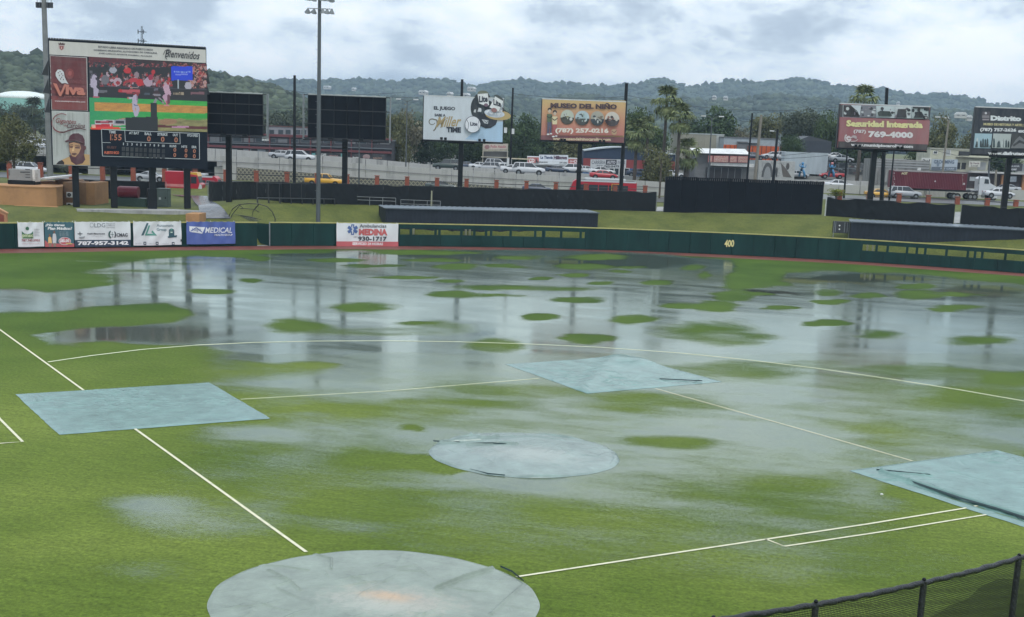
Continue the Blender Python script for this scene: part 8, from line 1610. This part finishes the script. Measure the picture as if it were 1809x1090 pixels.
def tree(label, px, ytop, ybot, wpx, D, kind='mid', seed=0, n=3600, sparse=False, trunk=None, group='trees beyond the highway', name='broadleaf_tree', leaf=.022, lobes=16):
    k_ = D/FOC; g_ = V(px, ybot, D); zt_ = float(V(px, ytop, D)[2]); z0_ = float(g_[2]) if trunk is not None else tz(g_[0], g_[1]); Hh = zt_-z0_; Wd = wpx*k_*1.12; low = (trunk if trunk is not None else -.08)
    r = thing(name, label, 'tree', (g_[0], g_[1], z0_), (seed*1.7) % 6.28, group); me, C = crown_mesh(seed % 7+(100 if sparse else 0), lobes, n if not sparse else int(n*.35), leaf, sparse)
    key = (me.name, kind)
    if key not in _crm: m2 = me.copy(); m2.name = 'crown'; m2.materials.append(LEAF[kind]); _crm[key] = m2
    o = bpy.data.objects.new('crown', _crm[key]); COL.objects.link(o); o.parent = r; o.location = (0, 0, Hh*low); o.scale = (Wd, Wd, Hh*(1-low))
    b = MB(); tw = max(.12, Wd*.025); b.tube([(0, 0, -.4), (.05*tw, 0, Hh*(low+.15)), (0, .3*tw, Hh*(low+(1-low)*.5))], tw, 7, rads=[tw*1.2, tw, tw*.55])
    for i in range(0, len(C), 2): c = C[i]; b.tube([(0, 0, Hh*(low+.08+.02*(i % 4))), (c[0]*Wd*.55, c[1]*Wd*.55, Hh*(low+(1-low)*c[2]*.75)), (c[0]*Wd, c[1]*Wd, Hh*(low+(1-low)*c[2]))], tw*.4, 5, rads=[tw*.5, tw*.3, tw*.12])
    b.build('trunk', BARK, r); return r
tree('leafy tree at the left edge with dark trunk behind the generator', 26, 190, 322, 84, 168, 'olive', 1, 9000, trunk=.22, group=None, leaf=.018)
tree('second darker tree crown just behind the left edge tree', -2, 200, 322, 50, 174, 'mid', 2, 7000, trunk=.25, group=None)
TR = [('pale bushy tree between the blank billboard and the beer billboard', 722, 172, 292, 58, 262, 'dry', 3, True), ('green tree beside the right edge of the middle blank billboard', 700, 196, 292, 46, 258, 'olive', 4, False), ('dark tree behind the left end of the beer billboard', 748, 205, 294, 60, 268, 'dark', 5, False),
      ('dark tree below the middle of the beer billboard', 790, 222, 296, 64, 262, 'dark', 6, False), ('dark tree below the right half of the beer billboard', 838, 226, 298, 62, 264, 'dark', 7, False), ('deep green tree right of the transformer pole', 926, 190, 300, 74, 266, 'dark', 8, False), ('rounded dark tree right behind the beer helmet', 892, 196, 300, 56, 272, 'mid', 9, False), ('dark tree under the left end of the museum billboard', 960, 215, 302, 60, 262, 'dark', 10, False),
      ('olive tree under the middle of the museum billboard', 1010, 240, 306, 66, 258, 'olive', 11, False), ('green tree right of the museum billboard behind the palms', 1118, 188, 306, 60, 270, 'mid', 12, False), ('bushy green tree between the two tall palms and the museum billboard', 1148, 210, 308, 56, 262, 'mid', 13, False), ('small olive feathery tree in front of the blue warehouse', 1160, 253, 318, 64, 214, 'olive', 14, False),
      ('big dark pointed tree above the beige warehouse', 1252, 176, 280, 96, 285, 'dark', 15, False), ('dark low tree left of the big pointed tree', 1215, 205, 282, 56, 290, 'grey', 16, False), ('bare brownish tree behind the thin black pole', 1308, 210, 282, 50, 282, 'dry', 17, True), ('olive tree above the orange store', 1350, 200, 282, 66, 288, 'olive', 18, False), ('wide grey green tree above the dark shed', 1412, 190, 282, 84, 292, 'grey', 19, False),
      ('round small dark tree beside the orange store', 1398, 233, 284, 40, 252, 'dark', 20, False), ('green tree just left of the security billboard', 1462, 192, 284, 66, 288, 'mid', 21, False), ('dark tree behind the left half of the security billboard', 1512, 168, 290, 84, 280, 'dark', 22, False), ('pale green tree right of the security billboard', 1658, 202, 296, 56, 262, 'olive', 23, False), ('olive brown trees above the cream house', 1702, 222, 300, 66, 276, 'olive', 24, False),
      ('dark tree behind the cream house left side', 1630, 226, 300, 60, 284, 'mid', 25, False), ('dark tree hidden behind the black cultural billboard', 1770, 215, 306, 90, 276, 'dark', 26, False), ('grey green tree left of the dark commercial building roof', 445, 196, 290, 90, 330, 'grey', 27, False), ('grey green tree between the blank billboards', 515, 186, 290, 80, 340, 'grey', 28, False), ('paler tree behind the middle blank billboard', 575, 188, 290, 90, 345, 'grey', 29, False),
      ('dark bushes under the overpass edge at left', 110, 212, 275, 70, 330, 'grey', 30, False), ('grey tree behind the scoreboard left side', 30, 205, 270, 70, 360, 'grey', 31, False), ('tree row behind the double armed street light', 668, 205, 292, 60, 330, 'grey', 32, False), ('wide dark tree behind the museum billboard', 1040, 196, 304, 100, 292, 'dark', 33, False), ('dark tree in the gap right of the black pole', 1090, 215, 306, 60, 282, 'dark', 34, False)]
for lab, px, yt, yb, w_, D, kd, sd, sp in TR: tree(lab, px, yt, yb, w_*1.15, D, kd, sd, sparse=sp, n=7500)
tree('yellow green shrub beside the batter screen gap', 1477, 333, 349, 30, 182, 'bright', 40, 1800, trunk=.05, group=None, name='shrub', leaf=.04)
tree('low bush on the verge at the left of the street', 118, 290, 306, 34, 200, 'grey', 41, 1500, trunk=.05, group=None, name='shrub', leaf=.04)
tree('tall thin dark tree trunk leaning beside the red bus end', 1165, 262, 345, 34, 176, 'olive', 42, 900, sparse=True, trunk=.5, group=None)
FR1 = leafm('palm_leaf', (.07, .10, .035), (.24, .27, .12), 1.2); FR2 = leafm('palm_leaf_dark', (.03, .04, .025), (.07, .09, .05))
def frond_mesh(Lf, droop, seed):
    rg = random.Random(seed); b = MB(); n = 6; pts = [Vector((Lf*.5*i/n, 0, Lf*(.28*i/n-droop*.22*(i/n)**2))) for i in range(n+1)]
    b.tube(pts, .03, 4); e_ = pts[-1]; ax = (pts[-1]-pts[-2]).normalized()
    for k in range(11):
        a = math.radians(-88+176*k/10+rg.uniform(-5, 5)); ll = Lf*(.64-.2*abs(k-5)/5)*rg.uniform(.85, 1.1); d = Vector((ax.x*math.cos(a), math.sin(a), ax.z*math.cos(a)+.12*math.cos(a)))
        w = Vector((-math.sin(a), math.cos(a), 0))*Lf*.05; m1 = e_+d*ll*.55+Vector((0, 0, .02*Lf)); t1_ = e_+d*ll*.92-Vector((0, 0, Lf*(.10+.16*rg.random()+droop*.08)))
        b.add([e_-w*.3, e_+w*.3, m1+w, m1-w, t1_], [(0, 1, 2, 3), (3, 2, 4)])
    return b
_fm = {}
def palm(label, px, ycrown, ybot, wpx, D, n=26, mat=FR1, lean=0, tw=.28, skirt=True, group='palm trees beyond the fences'):
    k_ = D/FOC; g_ = V(px, ybot, D); z0_ = tz(g_[0], g_[1]); zc_ = float(V(px, ycrown, D)[2])-z0_; Lf = wpx*k_*.60; r = thing('palm_tree', label, 'palm tree', (g_[0], g_[1], z0_), 0, group)
    MB().tube([(lean*(i/8)**2, 0, -.4+(zc_+.2)*i/8) for i in range(9)], tw, 8, rads=[tw*(1.25-.5*i/8) for i in range(9)]).build('trunk', BARK, r)
    rg = random.Random(int(px))
    n = int(n*1.35)
    for i in range(n):
        vi = i % 3; key = (round(Lf, 1), vi, mat.name)
        if key not in _fm: _fm[key] = frond_mesh(Lf, (.55, .85, 1.15)[vi], vi+3).mesh('frond', mat)
        o = bpy.data.objects.new('frond', _fm[key]); COL.objects.link(o); o.parent = r; o.location = (lean, 0, zc_); el = (1.0, .15, -.75)[vi]+rg.uniform(-.25, .25); o.rotation_euler = (0, -el, i*2.399+rg.uniform(-.2, .2))
    return r
palm('tallest palm tree between the museum billboard and the beige warehouse', 1170, 181, 314, 52, 220, 30); palm('second tall palm just right of and lower than the tallest palm', 1195, 210, 314, 50, 216, 30); palm('palm with drooping fronds touching the museum billboard end', 1121, 240, 312, 50, 224, 28)
palm('short thick palm in front of the beige warehouse corner', 1212, 272, 316, 50, 218, 26, tw=.5); palm('palm crown rising behind the security billboard', 1513, 178, 330, 50, 235, 26); palm('dark palm on the slope left of the scoreboard', 62, 198, 250, 46, 300, 24, FR2); palm('half hidden green palm left of the tall pair', 1140, 225, 312, 36, 232, 20)
for lab, px, yt in (('grey green tree below the left half of the domed tank', 8, 180), ('grey green tree below the middle of the domed tank', 38, 181), ('grey green tree below the right end of the domed tank', 72, 180)): tree(lab, px, yt, 236, 58, 430, 'grey', 50+px, n=5200)
